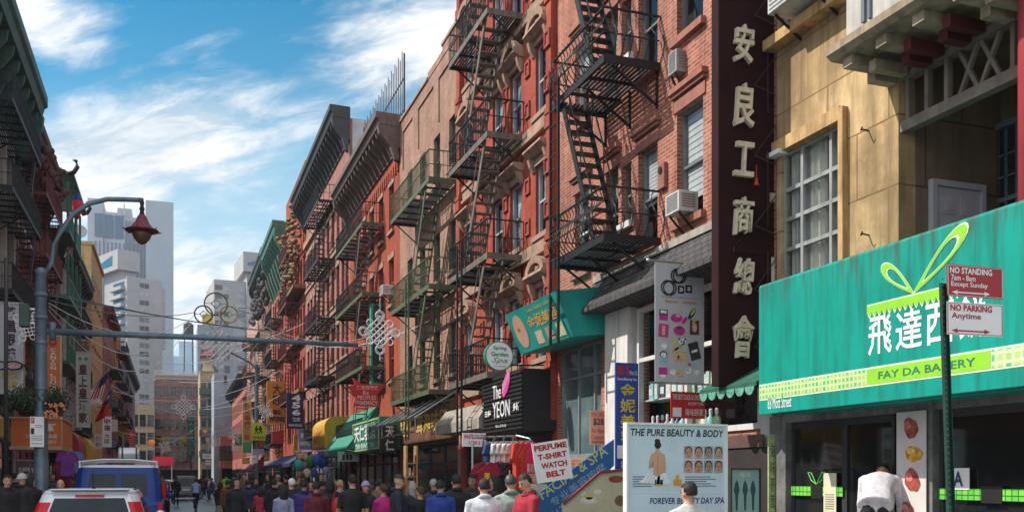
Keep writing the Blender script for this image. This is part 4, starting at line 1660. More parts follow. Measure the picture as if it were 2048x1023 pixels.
blob(t, w, h, [(.10, .455), (.16, .50), (.21, .575), (.25, .53), (.30, .515), (.36, .55), (.39, .545), (.40, .50), (.44, .46), (.40, .44), (.28, .445)], mat((.72, .76, .80), .6, var=.15, sc=5, name='towel_print'), y=-.0095)
for k_ in range(6):
    blob(t, w, h, [(.16 + .04 * k_, .455), (.165 + .04 * k_, .455), (.225 + .025 * k_, .53), (.22 + .025 * k_, .53)], mat((.50, .58, .66), .6, name='fold_print'), y=-.0125)
k = 0
for r in range(2):
    for c in range(4):
        x0 = .565 + c * .105
        z0 = .685 - r * .135
        patch(t, w, h, x0, x0 + .095, z0, z0 + .12, mat((.30 if c > 1 else .50, .34, .38), .6, var=.2, name='photo_print'))
        blob(t, w, h, oval(x0 + .05, z0 + .055, .032, .05, 12), mat((.50 - .07 * (c % 3), .28, .19), .6, var=.3, sc=12, name='face_print'), y=-.0075)
        blob(t, w, h, oval(x0 + .05, z0 + .068, .040, .052, 14), mat((.04, .025, .018), .6, name='hair_print'), y=-.0058)
        for e_ in (-.012, .012):
            blob(t, w, h, oval(x0 + .05 + e_, z0 + .062, .006, .005, 8), BINK, y=-.0105)
        blob(t, w, h, oval(x0 + .05, z0 + .028, .011, .006, 8), mat((.35, .08, .07), .6, name='lip_print'), y=-.0105)
for x in (.27, .46):
    patch(t, w, h, x, x + .08, .43, .485, mat((.72, .30, .02), .6, name='orange_bottle_print'), y=-.0095)
    patch(t, w, h, x + .025, x + .055, .485, .53, mat((.72, .30, .02), .6), y=-.0095)
for i in range(5):
    patch(t, w, h, .58, .9 - .05 * (i % 3), .42 + i * .022, .428 + i * .022, mat((.12, .14, .2), .7, name='small_print'))
    patch(t, w, h, .05, .24, .42 + i * .022, .428 + i * .022, mat((.12, .14, .2), .7))
patch(t, w, h, .03, .97, .36, .366, WHITE)
blob(t, w, h, [(.10, .13), (.25, .16), (.6, .215), (.8, .20), (.9, .12), (.6, .08), (.2, .10)], SKIN)
blob(t, w, h, [(.5, .10), (.62, .21), (.85, .18), (.92, .07)], mat((.72, .76, .78), .6, var=.15, name='towel_print'), y=-.0075)
p = MB()
for x in (.05, w - .1):
    p.box(x, x + .05, .062, .1, -(zat(1060, 6.8, 12) - .13) + 0.0, 0.5)
p.build('stand_leg', STEEL, t)
# narrower teal poster right of it, behind
t, w, h = psign('health_poster', 'small pale green poster of outlined figures right of the beauty poster', 'poster', 1462, 1518, 938, 1040, 12.3, mat((.32, .50, .47), .5, var=.1, name='pale_green_board'),
                [('經絡', .3, .7, .86, .95, WHITE, {})], frame=DKF, fw=.02)
for x in (.2, .5, .78):
    blob(t, w, h, [(x - .03, .2), (x - .05, .5), (x - .1, .6), (x - .06, .72), (x, .80), (x + .06, .72), (x + .1, .6), (x + .05, .5), (x + .03, .2)], mat((.03, .10, .12), .6, name='figure_print'))
t, w, h = psign('window_strip', 'narrow pale green poster strip beside the grey bakery post', 'poster', 1537, 1553, 868, 1035, 12.6, mat((.50, .60, .28), .5, var=.3, sc=5, name='green_strip'), [('海味蔘茸', .2, .8, .1, .9, DKG, dict(vert=True))], th=.02)
# dark shop front between poster and bakery
tt = thing('shop_shutter', 'dark shop front with a pale sign strip between the beauty poster and the bakery', 'shop front', (8.86, 15.0, .13), RAD(-90))
p = MB(); p.box(0, 2.25, 0, .1, 0, 2.0); p.build('panel', mat((.03, .022, .022), .6, var=.3, name='dark_brown_panel'), tt)
p = MB(); p.box(.1, 2.15, -.03, -.002, 2.02, 2.22); p.build('fascia', mat((.10, .06, .05), .6, var=.4, name='brown_fascia'), tt)

# fabric banner on two poles
YB = 14.6
t, w, h = psign('fabric_banner', 'grey white fabric banner with two ringed circles and cosmetics hung above the shop window', 'banner', 1310, 1408, 527, 764, YB, mat((.47, .48, .50), .8, var=.1, sc=2, streak=.2, name='banner_cloth'),
                [('3', .49, .56, .765, .80, WHITE, dict(bold=.05)), ('5', .65, .72, .775, .81, WHITE, dict(bold=.05)),
                 ('www.opi35nm.com', .12, .9, .70, .725, mat((.25, .25, .27), .6, name='grey_ink'), {}),
                 ('Beauty · Lifestyle', .2, .85, .66, .69, mat((.55, .22, .05), .6, name='orange_ink'), dict(bold=.02))], th=.012)
for (x, z) in ((.25, .79), (.45, .895)):
    for k, dx in enumerate((0, .045)):
        c_ = MB(); c_.tube([((x + dx + .125 * math.cos(q * math.pi / 12)) * w, -.006, z * h + .125 * w * math.sin(q * math.pi / 12)) for q in range(24)], .013, 5, True)
        c_.build('ring_logo', BINK, t)
for (x0, x1, z0, z1) in ((.46, .585, .75, .815), (.615, .75, .76, .825)):
    patch(t, w, h, x0, x1, z0, z1, BINK)
PKC = dict(m=(.55, .03, .22), k=(.03, .03, .035), y=(.60, .50, .10), w=(.74, .74, .74), b=(.25, .45, .58), g=(.25, .48, .12), r=(.55, .06, .08), s=(.62, .40, .28), d=(.12, .03, .05))


def item(x, z, rx, rz, c, kind='o', rot=0., y=-.004):
    m_ = mat(PKC[c], .6, var=.35, sc=22, name='printed_colour')
    if kind == 'o':
        blob(t, w, h, oval(x, z, rx, rz, 16, rot), m_, y=y)
    else:
        q_ = [(-rx, -rz * 1.0), (rx, -rz), (rx, rz), (-rx, rz)]
        blob(t, w, h, [(x + a_ + rot * b_ * 1.6, z + b_ - rot * a_ * .4) for a_, b_ in q_], m_, y=y)


for a_ in ((.17, .56, .085, .045, 'd', 'q'), (.17, .535, .085, .02, 'm', 'q', 0, -.0075), (.17, .585, .06, .012, 'w', 'q', 0, -.0075), (.43, .54, .12, .036, 'm'), (.46, .56, .05, .012, 's', 'o', 0, -.0075), (.60, .525, .06, .022, 'm', 'o', .4), (.75, .585, .09, .03, 'k', 'o', .5), (.77, .60, .06, .014, 'y', 'o', .5, -.0075),
           (.17, .43, .10, .055, 'm', 'q', .08), (.17, .43, .03, .04, 's', 'q', .08, -.0075), (.49, .435, .12, .04, 'm'), (.49, .46, .05, .014, 'd', 'o', 0, -.0075), (.80, .47, .095, .062, 'd', 'q'), (.80, .47, .05, .04, 's', 'o', 0, -.0075), (.80, .525, .06, .012, 'g', 'o', .3, -.0075),
           (.55, .345, .075, .026, 'w'), (.49, .365, .02, .008, 'k', 'o', 0, -.0075), (.61, .365, .02, .008, 'k', 'o', 0, -.0075), (.53, .345, .016, .009, 'k', 'o', 0, -.0075), (.58, .345, .016, .009, 'k', 'o', 0, -.0075),
           (.80, .27, .10, .072, 'k', 'q', -.35), (.80, .27, .06, .01, 'w', 'q', -.35, -.0075), (.18, .30, .06, .022, 'w'), (.17, .23, .075, .03, 'k'), (.17, .225, .055, .022, 'w', 'o', 0, -.0075), (.16, .17, .07, .025, 'b'), (.42, .24, .075, .075, 's', 'o', .3), (.38, .33, .06, .02, 'y'), (.55, .21, .10, .038, 's'), (.55, .238, .10, .02, 'y', 'o', 0, -.0075),
           (.49, .30, .12, .012, 'g', 'o', .3), (.16, .09, .085, .03, 'm', 'q'), (.16, .05, .06, .015, 'w'), (.36, .085, .06, .025, 'w'), (.50, .07, .075, .028, 's'), (.50, .09, .07, .014, 'y', 'o', 0, -.0075), (.68, .10, .07, .024, 'w'), (.66, .105, .03, .01, 'b', 'o', 0, -.0075), (.85, .09, .06, .02, 'w'), (.80, .14, .05, .02, 'b'), (.7, .155, .035, .012, 'r')):
    item(*a_)
p = MB()
p.tube([(-.12, .006, h + .02), (w + .75, .006, h + .02)], .018, 8)
p.ell((-.13, .006, h + .02), (.035,) * 3, 8, 6)
p.tube([(-.1, .006, -.02), (w + .75, .006, -.02)], .018, 8)
p.build('pole', STEEL, t)
t, w, h = psign('red_shop_sign', 'small red sign with white lettering in the shop window under the fabric banner', 'sign', 1342, 1410, 783, 836, 14.9, RED,
                [('THE BEST DUCK & CHICKEN', .04, .96, .70, .90, WHITE, dict(bold=.01)), ('IN NEW YORK', .5, .95, .50, .62, WHITE, {}), ('海味餅家', .4, .95, .1, .38, WHITE, {})], th=.02)
patch(t, w, h, .05, .3, .06, .4, PAPER)
# bottles in the shop window
BOT = [(.75, .75, .73), (.55, .65, .60), (.65, .20, .30), (.35, .60, .30), (.70, .72, .45), (.08, .08, .1), (.30, .55, .60)]
bm_ = {}
r2 = random.Random(5)
ya_, yb_ = yat(1284, XR), yat(1420, XR)
for row, (z_, n, hh) in enumerate(((2.47, 13, .42), (3.23, 11, .45))):
    for k in range(n):
        y_ = ya_ + (yb_ - ya_) * (k + .5) / n
        col = BOT[r2.randrange(len(BOT))]
        if row == 0 and col not in bm_ or row == 0:
            q = MB(); q.lathe([(.075, 0), (.08, .03), (.08, hh * .62), (.03, hh * .74), (.03, hh * .8)], n=10)
            me = q.mesh('bottle', mat(col, .35, var=.08, name='plastic_bottle'), True)
            q = MB(); q.lathe([(.034, hh * .8), (.034, hh), (.02, hh + .02)], n=8)
        else:
            q = MB(); q.box(-.09, .09, -.06, .06, 0, hh * .7); q.box(-.05, .05, -.04, .04, hh * .7 + .002, hh * .8)
            me = q.mesh('carton', mat(col, .5, var=.1, name='printed_carton'))
            q = MB(); q.box(-.07, .07, -.066, -.0605, hh * .2, hh * .5)
        o = thing('bottle' if row == 0 else 'carton', 'plastic cosmetics bottle on the sill of the shop window under the banner' if row == 0 else 'printed cosmetics carton on the upper shelf of the shop window behind the banner', 'bottle' if row == 0 else 'carton', (XR + .2, y_, z_), RAD(-90), 'bottles on the shop window sill' if row == 0 else 'cartons on the shop window shelf')
        link('body', me, o)
        link('cap' if row == 0 else 'label_print', q.mesh('cap', WHITE), o)

# 81 blue vertical sign
BLUE = mat((.015, .06, .30), .5, var=.12, streak=.2, name='blue_board')
YINK = mat((.62, .48, .05), .55, name='yellow_ink')
t, w, h = psign('number_sign', 'blue vertical sign reading 81 with yellow Chinese characters beside the white pilaster', 'sign', 1232, 1277, 725, 942, 17.0, BLUE,
                [('81', .06, .56, .885, .975, RINK, dict(bold=.04)), ('Mott St.', .6, .96, .89, .93, WHITE, {}), ('SwanBeauty Inc.', .05, .95, .83, .865, WHITE, dict(bold=.01)),
                 ('金妮美容', .18, .85, .25, .82, YINK, dict(vert=True, bold=.02)), ('按摩', .2, .8, .02, .1, WHITE, {})])
patch(t, w, h, .05, .95, .12, .24, PAPER)
txt(t, '吉本', .3 * w, .7 * w, .125 * h, .235 * h, -.012, RINK, vert=True, bold=.02)
t, w, h = psign('price_notice', 'orange pink facial price notice in the window beside the stair', 'notice', 1180, 1212, 820, 888, 18.8, mat((.60, .30, .22), .6, var=.1, name='orange_paper'),
                [('FACIAL', .1, .9, .82, .95, RINK, {}), ('$28', .2, .85, .55, .77, BINK, dict(bold=.02)), ('For New', .12, .88, .34, .47, RINK, {}), ('Customer', .1, .9, .16, .28, RINK, {}), ('按摩美容', .1, .9, .03, .12, RINK, {})], th=.015)

# stair-side banner (sloping) and beige poster
YF = 16.0
t = thing('stair_banner', 'blue sloping facial and spa banner fixed along the stair side', 'banner', (0, YF, 0))
pts = [F(*q, YF) for q in ((1078, 1040), (1078, 985), (1228, 878), (1228, 930), (1120, 1040))]
p = MB(); p.prism(pts, 0, .05); p.build('panel', mat((.02, .12, .36), .5, var=.15, streak=.15, name='blue_vinyl'), t)
A_ = Vector((*F(1088, 1003, YF), 0)); B_ = Vector((*F(1222, 908, YF), 0))
ang = math.atan2(B_.y - A_.y, B_.x - A_.x)
L_ = (B_ - A_).length
M_ = Matrix.Translation((A_.x, 0, A_.y)) @ Matrix.Rotation(-ang, 4, 'Y')
YGR = mat((.50, .55, .22), .5, name='yellow_green_ink')
txt(t, 'FACIAL & SPA', 0, L_ * .98, .04, .24, -.004, YGR, M=M_, bold=.01)
txt(t, '专业美容按摩', .1, L_ * .86, -.18, -.02, -.004, mat((.30, .45, .55), .5, name='pale_blue_ink'), M=M_)
txt(t, '212 219 8881', .0, L_ * .6, -.36, -.23, -.004, mat((.30, .45, .55), .5), M=M_)
t = thing('stair_poster', 'beige poster of flowers and spa bowls with a sloping dark red edge', 'poster', (0, 14.4, 0))
YP = 14.4
CRM = mat((.52, .48, .33), .6, var=.15, name='beige_board')
pts = [F(*q, YP) for q in ((1126, 1050), (1126, 1006), (1200, 943), (1250, 938), (1250, 1050))]
p = MB(); p.prism(pts, 0, .05); p.build('panel', CRM, t)
p = MB()
for a, b in ((pts[1], pts[2]), (pts[2], pts[3])):
    p.bar((a[0], -.02, a[1]), (b[0], -.02, b[1]), .05, .04)
p.build('edge', mat((.22, .03, .03), .6, name='dark_red_edge'), t)
for (px, py, rx, rz, col) in ((1232, 957, .14, .06, (.28, .07, .03)), (1178, 1000, .16, .06, (.65, .62, .55)), (1178, 992, .07, .05, (.70, .45, .10)), (1240, 1000, .10, .09, (.25, .10, .05)), (1165, 985, .06, .04, (.7, .68, .6)), (1195, 982, .06, .05, (.7, .68, .6))):
    x, z = F(px, py, YP)
    q = MB(); q.prism(oval(x, z, rx, rz, 16), -.006, -.002); q.build('picture', mat(col, .6, var=.3, sc=8, name='printed_colour'), t)

# tilted white board PERFUME T-SHIRT WATCH BELT
YQ = 15.0
cx, cz = F(1105, 921, YQ)
t = thing('price_board', 'white board tilted on the clothes rack reading perfume t-shirt watch belt in red', 'sign', (cx, YQ, cz))
t.rotation_euler.y = RAD(-9)
p = MB(); p.box(-.33, .33, 0, .02, -.34, .34); p.build('panel', PAPER, t)
for i, s in enumerate(('PERFUME', 'T-SHIRT', 'WATCH', 'BELT')):
    wd = (.30, .27, .24, .18)[i]
    txt(t, s, -wd + (.01 * i), wd + (.01 * i), .20 - i * .155, .30 - i * .155, -.005, RINK, bold=.045)

# teal beauty awning sign
yT0, yT1 = 18.65, 21.9
t = thing('beauty_awning', 'teal box awning with a gold printed face and treatments above the tall shop window', 'awning', (XR, yT1, 0), RAD(-90))
LT = yT1 - yT0
TEAL2 = mat((.01, .30, .26), .5, var=.12, streak=.25, name='teal_canvas')
zt0, zb0 = 5.62, 4.68
xo, xi = -1.35, -.93       # the front leans out towards its top
p = MB(); p.prismx([(-.004, zt0 + .2), (xo, zt0), (xi, zb0), (-.004, zb0 + .1)], 0, LT); p.build('cover', TEAL2, t)
nx, nz = (zt0 - zb0), (xo - xi)
tilt = math.atan2(xo - xi, zt0 - zb0)
M_ = Matrix.Translation((0, xi - .006, zb0)) @ Matrix.Rotation(-tilt, 4, 'X')
hh = math.hypot(xo - xi, zt0 - zb0)
GOLDI = mat((.58, .36, .10), .5, var=.2, name='gold_print')
txt(t, 'Swan Beauty Salon', LT * .42, LT * .86, hh * .80, hh * .92, -.002, GOLDI, M=M_)
txt(t, '金妮美容', LT * .36, LT * .92, hh * .45, hh * .75, -.002, GOLDI, M=M_, bold=.02)
def fl(poly, m, y=-.003, nm='print'):
    q = MB(); q.prism([(a * LT, b * hh) for a, b in poly], y, y + .002); q.xf(M_); q.build(nm, m, t)
fl(oval(.18, .5, .11, .40), SKIN)
fl(oval(.16, .55, .03, .05), mat((.3, .12, .1), .6, name='lip_print'), -.006)
for k in range(3):
    fl([(.42 + .19 * k, .08), (.54 + .19 * k, .08), (.54 + .19 * k, .38), (.42 + .19 * k, .38)], mat(((.6, .45, .3), (.5, .3, .2), (.65, .6, .4))[k], .6, var=.3, sc=9, name='photo_print'))

# round spa sign
cx, cz = F(997, 712, 21.9)
t = thing('round_sign', 'round white spa sign with green rim hung over the pavement', 'sign', (cx, 21.9, cz))
p = MB(); p.lathe([(.365, -.07), (.365, .07)], n=40); p.xf(Matrix.Rotation(RAD(90), 4, 'X')); p.build('rim', mat((.03, .22, .12), .5, name='green_rim'), t)
p = MB(); p.lathe([(.335, -.08), (.335, .08)], n=40); p.xf(Matrix.Rotation(RAD(90), 4, 'X')); p.build('disc', PAPER, t)
GRN = mat((.02, .26, .11), .5, name='green_ink')
txt(t, 'Spring', -.16, .18, .13, .24, -.087, GRN, bold=.025)
txt(t, 'Garden', -.22, .22, -.01, .10, -.087, GRN, bold=.025)
txt(t, 'Spa', -.2, .2, -.2, -.04, -.087, GRN, shear=.4)
txt(t, '212-966-0028', -.16, .16, -.27, -.23, -.087, mat((.2, .2, .2), .5, name='grey_ink2'))
p = MB(); p.tube([(.3, 0, .2), (XR - cx, .5, .4)], .02, 6); p.tube([(.3, 0, -.2), (XR - cx, .5, -.1)], .02, 6); p.build('bracket', IRON, t)

# black slatted shop sign
yK0, yK1 = 21.85, 25.0
t = thing('black_shop_sign', 'black slatted box sign with white lettering and a pink leaf on the ornate tenement', 'sign', (XR - .93, yK1, 2.85), RAD(-90))
LK = yK1 - yK0
p = MB(); p.box(0, LK, .04, .9, 0, 1.5); p.build('box', mat((.012, .012, .014), .55, var=.3, name='black_sheet'), t)
p = MB()
for k in range(14):
    p.box(.0, LK, 0, .038, .02 + k * .106, .085 + k * .106)
p.build('slats', mat((.028, .028, .03), .45, .2, var=.3, name='black_slat'), t)
GW = mat((.70, .70, .70), .5, name='white_letter')
txt(t, 'The', 1.0, 1.65, .88, 1.24, -.03, GW, th=.02)
txt(t, 'YEON', 1.0, 2.35, .38, .80, -.03, GW, th=.02)
txt(t, '日韓', .35, .85, .45, .62, -.03, GW, bold=.03)
txt(t, '多新', 2.6, 3.05, .48, .68, -.03, GW, bold=.03)
txt(t, 'Skin & Body', 1.25, 2.1, .1, .2, -.03, GW)
p = MB(); p.prism([(1.75, .95), (1.85, 1.25), (2.1, 1.48), (2.38, 1.52), (2.35, 1.25), (2.15, 1.0), (1.9, .88)], -.03, -.01); p.build('pink_leaf', mat((.65, .05, .30), .5, name='pink_letter'), t)
p = MB()
for k in range(6):
    p.bar((1.85 + .08 * k, -.034, 1.0 + .06 * k), (1.82 + .1 * k, -.034, 1.25 + .05 * k), .015)
p.build('leaf_vein', GW, t)

# folded awning arms on the brown building, and the plaster fascia
t = thing('awning_frame', 'bare steel frame of a retracted awning over the shop of the tan tenement', 'awning frame', (XR, 38.4, 0), RAD(-90))
z0, z1 = zat(852, 7.6, 36), zat(792, 8.9, 33)
p = MB()
for k in range(6):
    u = 1.2 + k * 1.3
    p.bar((u, -1.5, z0), (u + .2, -.04, z1), .05)
p.build('arm', STEEL, t)
p = MB()
p.bar((1.0, -1.5, z0), (8.0, -1.5, z0), .06); p.bar((1.0, -1.5, z0 - .45), (8.0, -1.5, z0 - .45), .05)
for k in range(5):
    p.bar((1.0 + k * 1.75, -1.5, z0 - .45), (1.0 + k * 1.75, -1.5, z0), .04)
p.bar((1.2, -.06, z1), (7.9, -.06, z1), .06)
p.build('rail', STEEL, t)
t = thing('gold_fascia', 'brown fascia sign with gold characters behind the bare awning frame', 'sign', (XR - .25, 38.9, 3.0), RAD(-90))
p = MB(); p.box(0, 8.4, 0, .2, 0, 1.25); p.build('panel', mat((.16, .075, .04), .6, var=.35, streak=.4, name='brown_board'), t)
txt(t, '金陵參茸海味行', .4, 8.0, .3, 1.05, -.02, mat((.66, .46, .10), .45, .2, name='gilt_letter'), bold=.03)
t = thing('plaster_ledge', 'grey cement canopy slab over the doorway beside the black shop sign', 'canopy', (XR - .9, 30.0, 3.05), RAD(-90))
p = MB(); p.prismx([(0, 0), (0, .3), (.3, .75), (.88, .8), (.88, 0)], 0, 4.6); p.build('slab', mat((.30, .27, .23), .85, var=.3, streak=.6, name='cement'), t)

# white t-shirt sign
t, w, h = psign('t_shirt_sign', 'white sign with pink lettering offering white t-shirts beside the clothes rack', 'sign', 925, 972, 865, 892, 22.0, PAPER,
                [('WHITE T-SHIRT', .05, .97, .55, .9, mat((.55, .06, .16), .6, name='pink_ink'), dict(bold=.03)), ('3 FOR $ 10', .25, .92, .1, .42, mat((.55, .06, .16), .6), dict(bold=.03))], th=.02)

# ---- signs further up the right side
GRB = mat((.03, .24, .14), .5, var=.15, streak=.2, name='green_board')
INKW = mat((.72, .72, .70), .5, name='white_ink')
DKB = mat((.012, .014, .016), .5, var=.2, name='black_board')


def ysign(px1, X=8.85):
    return yat(px1, X)


t, w, h = psign('black_tea_sign', 'black sign with two white characters below the green vertical sign', 'sign', 764, 794, 848, 905, 37.6, DKB, [('天仁', .2, .8, .05, .97, INKW, dict(vert=True, bold=.02))], th=.5)
t = thing('green_fascia', 'green fascia sign with white characters next to the black two character sign', 'sign', (7.9, yat(705, 7.9), zat(903, 7.9, 42)), RAD(-90))
Lf = yat(705, 7.9) - yat(759, 7.9)
p = MB(); p.box(0, Lf, 0, .9, 0, 1.35); p.build('panel', GRB, t)
p = MB()
p.box(.1, Lf - .1, -.03, -.002, .05, .1); p.box(.1, Lf - .1, -.03, -.002, 1.25, 1.3); p.box(.1, .15, -.03, -.002, .11, 1.24); p.box(Lf - .15, Lf - .1, -.03, -.002, .11, 1.24)
p.build('border', mat((.5, .5, .25), .5, name='pale_gold_line'), t)
txt(t, '天仁茗茶', .6, Lf - .6, .45, 1.18, -.03, INKW, bold=.03)
txt(t, "TEN REN'S TEA", .9, Lf - .9, .15, .36, -.03, INKW, bold=.02)
t, w, h = psign('hanging_shop_sign', 'pale grey hanging sign with small dark jars below the green fascia', 'sign', 676, 718, 902, 922, 44, mat((.36, .42, .36), .5, var=.15, name='pale_green_sign'), th=.1)
for x in (.2, .38, .55):
    patch(t, w, h, x, x + .12, .15, .7, BINK, y=-.03)
t, w, h = psign('tea_sign', 'dark green vertical sign with white tea characters behind the big knot ornament', 'sign', 746, 781, 612, 765, 42.5, mat((.012, .06, .045), .5, var=.2, name='dark_green_board'),
                [('天仁茗茶', .22, .82, .03, .97, INKW, dict(vert=True, bold=.02))], th=.3, frame=mat((.05, .30, .20), .5, name='green_frame'), fw=.09, bracket='R')
t = thing('star_sign', 'red pointed pharmacy sign with pale lettering hung off the orange red tenement', 'sign', (0, 40.5, 0))
pts = [F(*q, 40.5) for q in ((698, 772), (712, 768), (706, 754), (724, 767), (770, 768), (754, 790), (758, 812), (706, 810), (712, 793))]
p = MB(); p.prism(pts, 0, .3); p.build('panel', mat((.50, .02, .035), .5, var=.1, name='red_board'), t)
PINKI = mat((.75, .45, .42), .5, name='pale_pink_ink')
for s, pa, pb, qa, qb in (('仁安西藥房', 713, 756, 771, 778), ('Rx', 726, 738, 780, 789), ('PEOPLES', 715, 752, 791, 798), ('PHARMACY', 711, 755, 801, 809)):
    a_, b_ = F(pa, qb, 40.5), F(pb, qa, 40.5)
    txt(t, s, a_[0], b_[0], a_[1], b_[1], -.03, PINKI, bold=.02)
p = MB(); a_ = F(768, 770, 40.5); p.bar((a_[0], .15, a_[1]), (9, .15, a_[1] + .4), .06); p.build('bracket', IRON, t)


def slope_awning(label, px0, px1, X0, z0, z1, col, name='sloped_awning', fr=.05):
    ya, yb = yat(px0, X0), yat(px1, X0)
    tt = thing(name, label, 'awning', (X0, ya, 0), RAD(-90))
    L_ = ya - yb
    d = XR - X0
    p = MB()
    p.prismx([(0, z0 - .25), (0, z0), (d - .01, z1), (d - .01, z1 - .06), (.03, z0 - .06), (.03, z0 - .25)], 0, L_)
    p.quad((L_, .01, z0), (L_, d - .01, z1), (L_, d - .01, z0 - .1))
    p.build('cover', mat(col, .65, var=.15, streak=.3, name='awning_canvas'), tt)
    p = MB()
    for u in (0.05, L_ - .05):
        p.bar((u, .02, z0 - .05), (u, d, z0 - .3), .04)
    p.build('frame', STEEL, tt)
    return tt, L_


tt, L_ = slope_awning('green sloped awning beside the yellow rounded one', 646, 692, 7.5, 3.0, 5.0, (.02, .22, .15))
txt(tt, '人和', .6, 2.0, 2.8, 2.97, -.02, INKW)
# yellow rounded awning
ya, yb = yat(625, 7.6), yat(649, 7.6)
tt = thing('rounded_awning', 'yellow rounded awning with a pink top among the green and blue signs', 'awning', (7.6, ya, 3.25), RAD(-90))
L_ = ya - yb
pr_ = [(0, 0), (0, 1.1)] + [(.6 - .6 * math.cos(math.pi / 2 * i / 6), 1.1 + .6 * math.sin(math.pi / 2 * i / 6)) for i in range(1, 7)] + [(1.39, 1.7), (1.39, 0)]
p = MB(); p.prismx(pr_, 0, L_); p.build('cover', mat((.55, .33, .03), .6, var=.2, streak=.5, name='yellow_canvas'), tt)
txt(tt, '大旺燒臘', .5, L_ - .5, .3, 1.0, -.03, mat((.5, .12, .05), .6, name='red_ink3'), bold=.03)
p = MB(); p.box(.2, L_ - .2, -.05, -.01, .02, .14); p.build('trim', mat((.55, .12, .15), .6, name='pink_trim'), tt)
t, w, h = psign('blue_picture_sign', 'blue and white picture sign between yellow awning and yellow strip', 'sign', 598, 623, 858, 898, 66, mat((.10, .22, .42), .5, var=.3, sc=1.2, name='blue_print'), [('海鮮酒家', .1, .9, .5, .85, INKW, dict(bold=.03)), ('SEAFOOD', .1, .9, .2, .4, INKW, dict(bold=.03))], th=.2)
t, w, h = psign('yellow_strip_sign', 'narrow yellow strip sign left of the blue picture sign', 'sign', 587, 596, 868, 908, 72, mat((.66, .46, .04), .5, name='yellow_board'), [('燒臘飯店', .2, .8, .05, .95, RINK, dict(vert=True))], th=.2)
t, w, h = psign('number_banner', 'navy vertical sign with large white numerals 456', 'sign', 574, 607, 786, 856, yat(611, 8.85), mat((.012, .015, .07), .5, var=.15, name='navy_board'),
                [('456', .3, .82, .36, .97, INKW, dict(vert=True, bold=.05)), ('飯店', .3, .8, .2, .32, INKW, dict(bold=.02)), ('SHANGHAI', .1, .9, .06, .13, INKW, dict(bold=.02))], th=.3, bracket='R')
t, w, h = psign('orange_banner', 'orange vertical restaurant sign with black characters left of the navy numeral sign', 'sign', 534, 572, 762, 847, yat(574, 8.85), mat((.66, .26, .02), .5, var=.12, name='orange_board'),
                [('大旺', .3, .75, .42, .96, BINK, dict(vert=True, bold=.02)), ('BIG', .32, .72, .22, .34, BINK, dict(bold=.06)), ('WONG', .1, .92, .05, .18, BINK, dict(bold=.06))], th=.3)
t, w, h = psign('yellow_green_sign', 'tall yellow vertical sign with red characters and a green foot on the right side', 'sign', 485, 503, 800, 905, 112, mat((.46, .36, .10), .6, var=.2, streak=.3, name='old_yellow_board'),
                [('新艾華閣酒家', .2, .85, .24, .98, mat((.42, .04, .02), .6, name='red_ink4'), dict(vert=True, bold=.03))], th=.3)
patch(t, w, h, 0, 1, 0, .2, mat((.03, .30, .10), .5, name='green_foot'), y=-.04)
t, w, h = psign('dark_green_pylon', 'dark green vertical sign with a pagoda cap far down the middle of the street', 'sign', 375, 389, 842, 912, 150, mat((.012, .07, .06), .5, var=.2, name='dark_green_board'), [('龍鳳大酒樓', .2, .8, .03, .97, mat((.10, .30, .24), .5, name='dim_green_ink'), dict(vert=True, bold=.03))], th=.6)
p = MB(); p.prism([(-.35, h), (w + .35, h), (w * .7, h + .7), (w * .3, h + .7)], -.2, .8); p.build('cap', GREENC, t)
p = MB(); p.box(w * .4, w * .6, .2, .4, -7, 0); p.build('post', IRON, t)
for (lab, px0, px1, z0, z1, col) in (('dark blue awning under the orange banner', 524, 580, 2.7, 3.5, (.006, .014, .07)), ('dull maroon awning on the low red building', 480, 500, 2.6, 4.0, (.22, .03, .05))):
    slope_awning(lab, px0, px1, 7.6, z0, z1, col)
# ================================================================== LEFT SIDE (in shade)
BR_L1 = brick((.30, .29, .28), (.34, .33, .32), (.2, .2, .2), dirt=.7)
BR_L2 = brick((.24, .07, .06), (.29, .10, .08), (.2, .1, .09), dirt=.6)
GRN_D = mat((.03, .085, .065), .65, var=.4, streak=.5, name='dark_green_paint')
pr = window_proto(1.0, 2.1, WOODW, GLASS, STONE, None, 'none')
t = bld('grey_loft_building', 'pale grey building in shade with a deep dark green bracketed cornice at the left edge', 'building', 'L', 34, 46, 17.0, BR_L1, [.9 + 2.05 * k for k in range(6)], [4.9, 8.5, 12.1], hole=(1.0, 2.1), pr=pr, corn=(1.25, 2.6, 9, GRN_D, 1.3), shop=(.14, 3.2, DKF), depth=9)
p = MB()
for k in range(6):
    p.box(-.25 + 2.05 * k + .1, .15 + 2.05 * k, -.2, -.003, 4.2, 15.4)
p.build('pilaster', mat((.42, .41, .38), .8, var=.2, streak=.7, name='grey_stone'), t)
fire_escape('dark fire escape on the pale grey building at the left edge', 'L', 37.0, 44.6, [4.6, 8.2, 11.8, 14.9], 1.15, IRON, stair='near', detail=1)
bld('unseen_shade_building', 'unseen brick building added beyond the left edge to shade the street', 'building', 'L', 18, 33.9, 15.2, BR_L2, [1.6 + 2.05 * k for k in range(7)], [4.0, 7.4, 10.8], hole=(1.0, 1.7), shop=(.14, 3.0, DKF), depth=9, pr=window_proto(1.0, 1.7, WOODW, GLASS, STONE, None, 'none'))  # added out of view to shade the crowd and darken shop glass reflections
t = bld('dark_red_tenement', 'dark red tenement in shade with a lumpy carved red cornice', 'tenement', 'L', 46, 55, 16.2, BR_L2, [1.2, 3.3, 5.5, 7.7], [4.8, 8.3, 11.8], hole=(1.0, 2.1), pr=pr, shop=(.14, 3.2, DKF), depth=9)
RCARV = mat((.07, .022, .02), .75, var=.45, streak=.5, name='dark_red_carving')
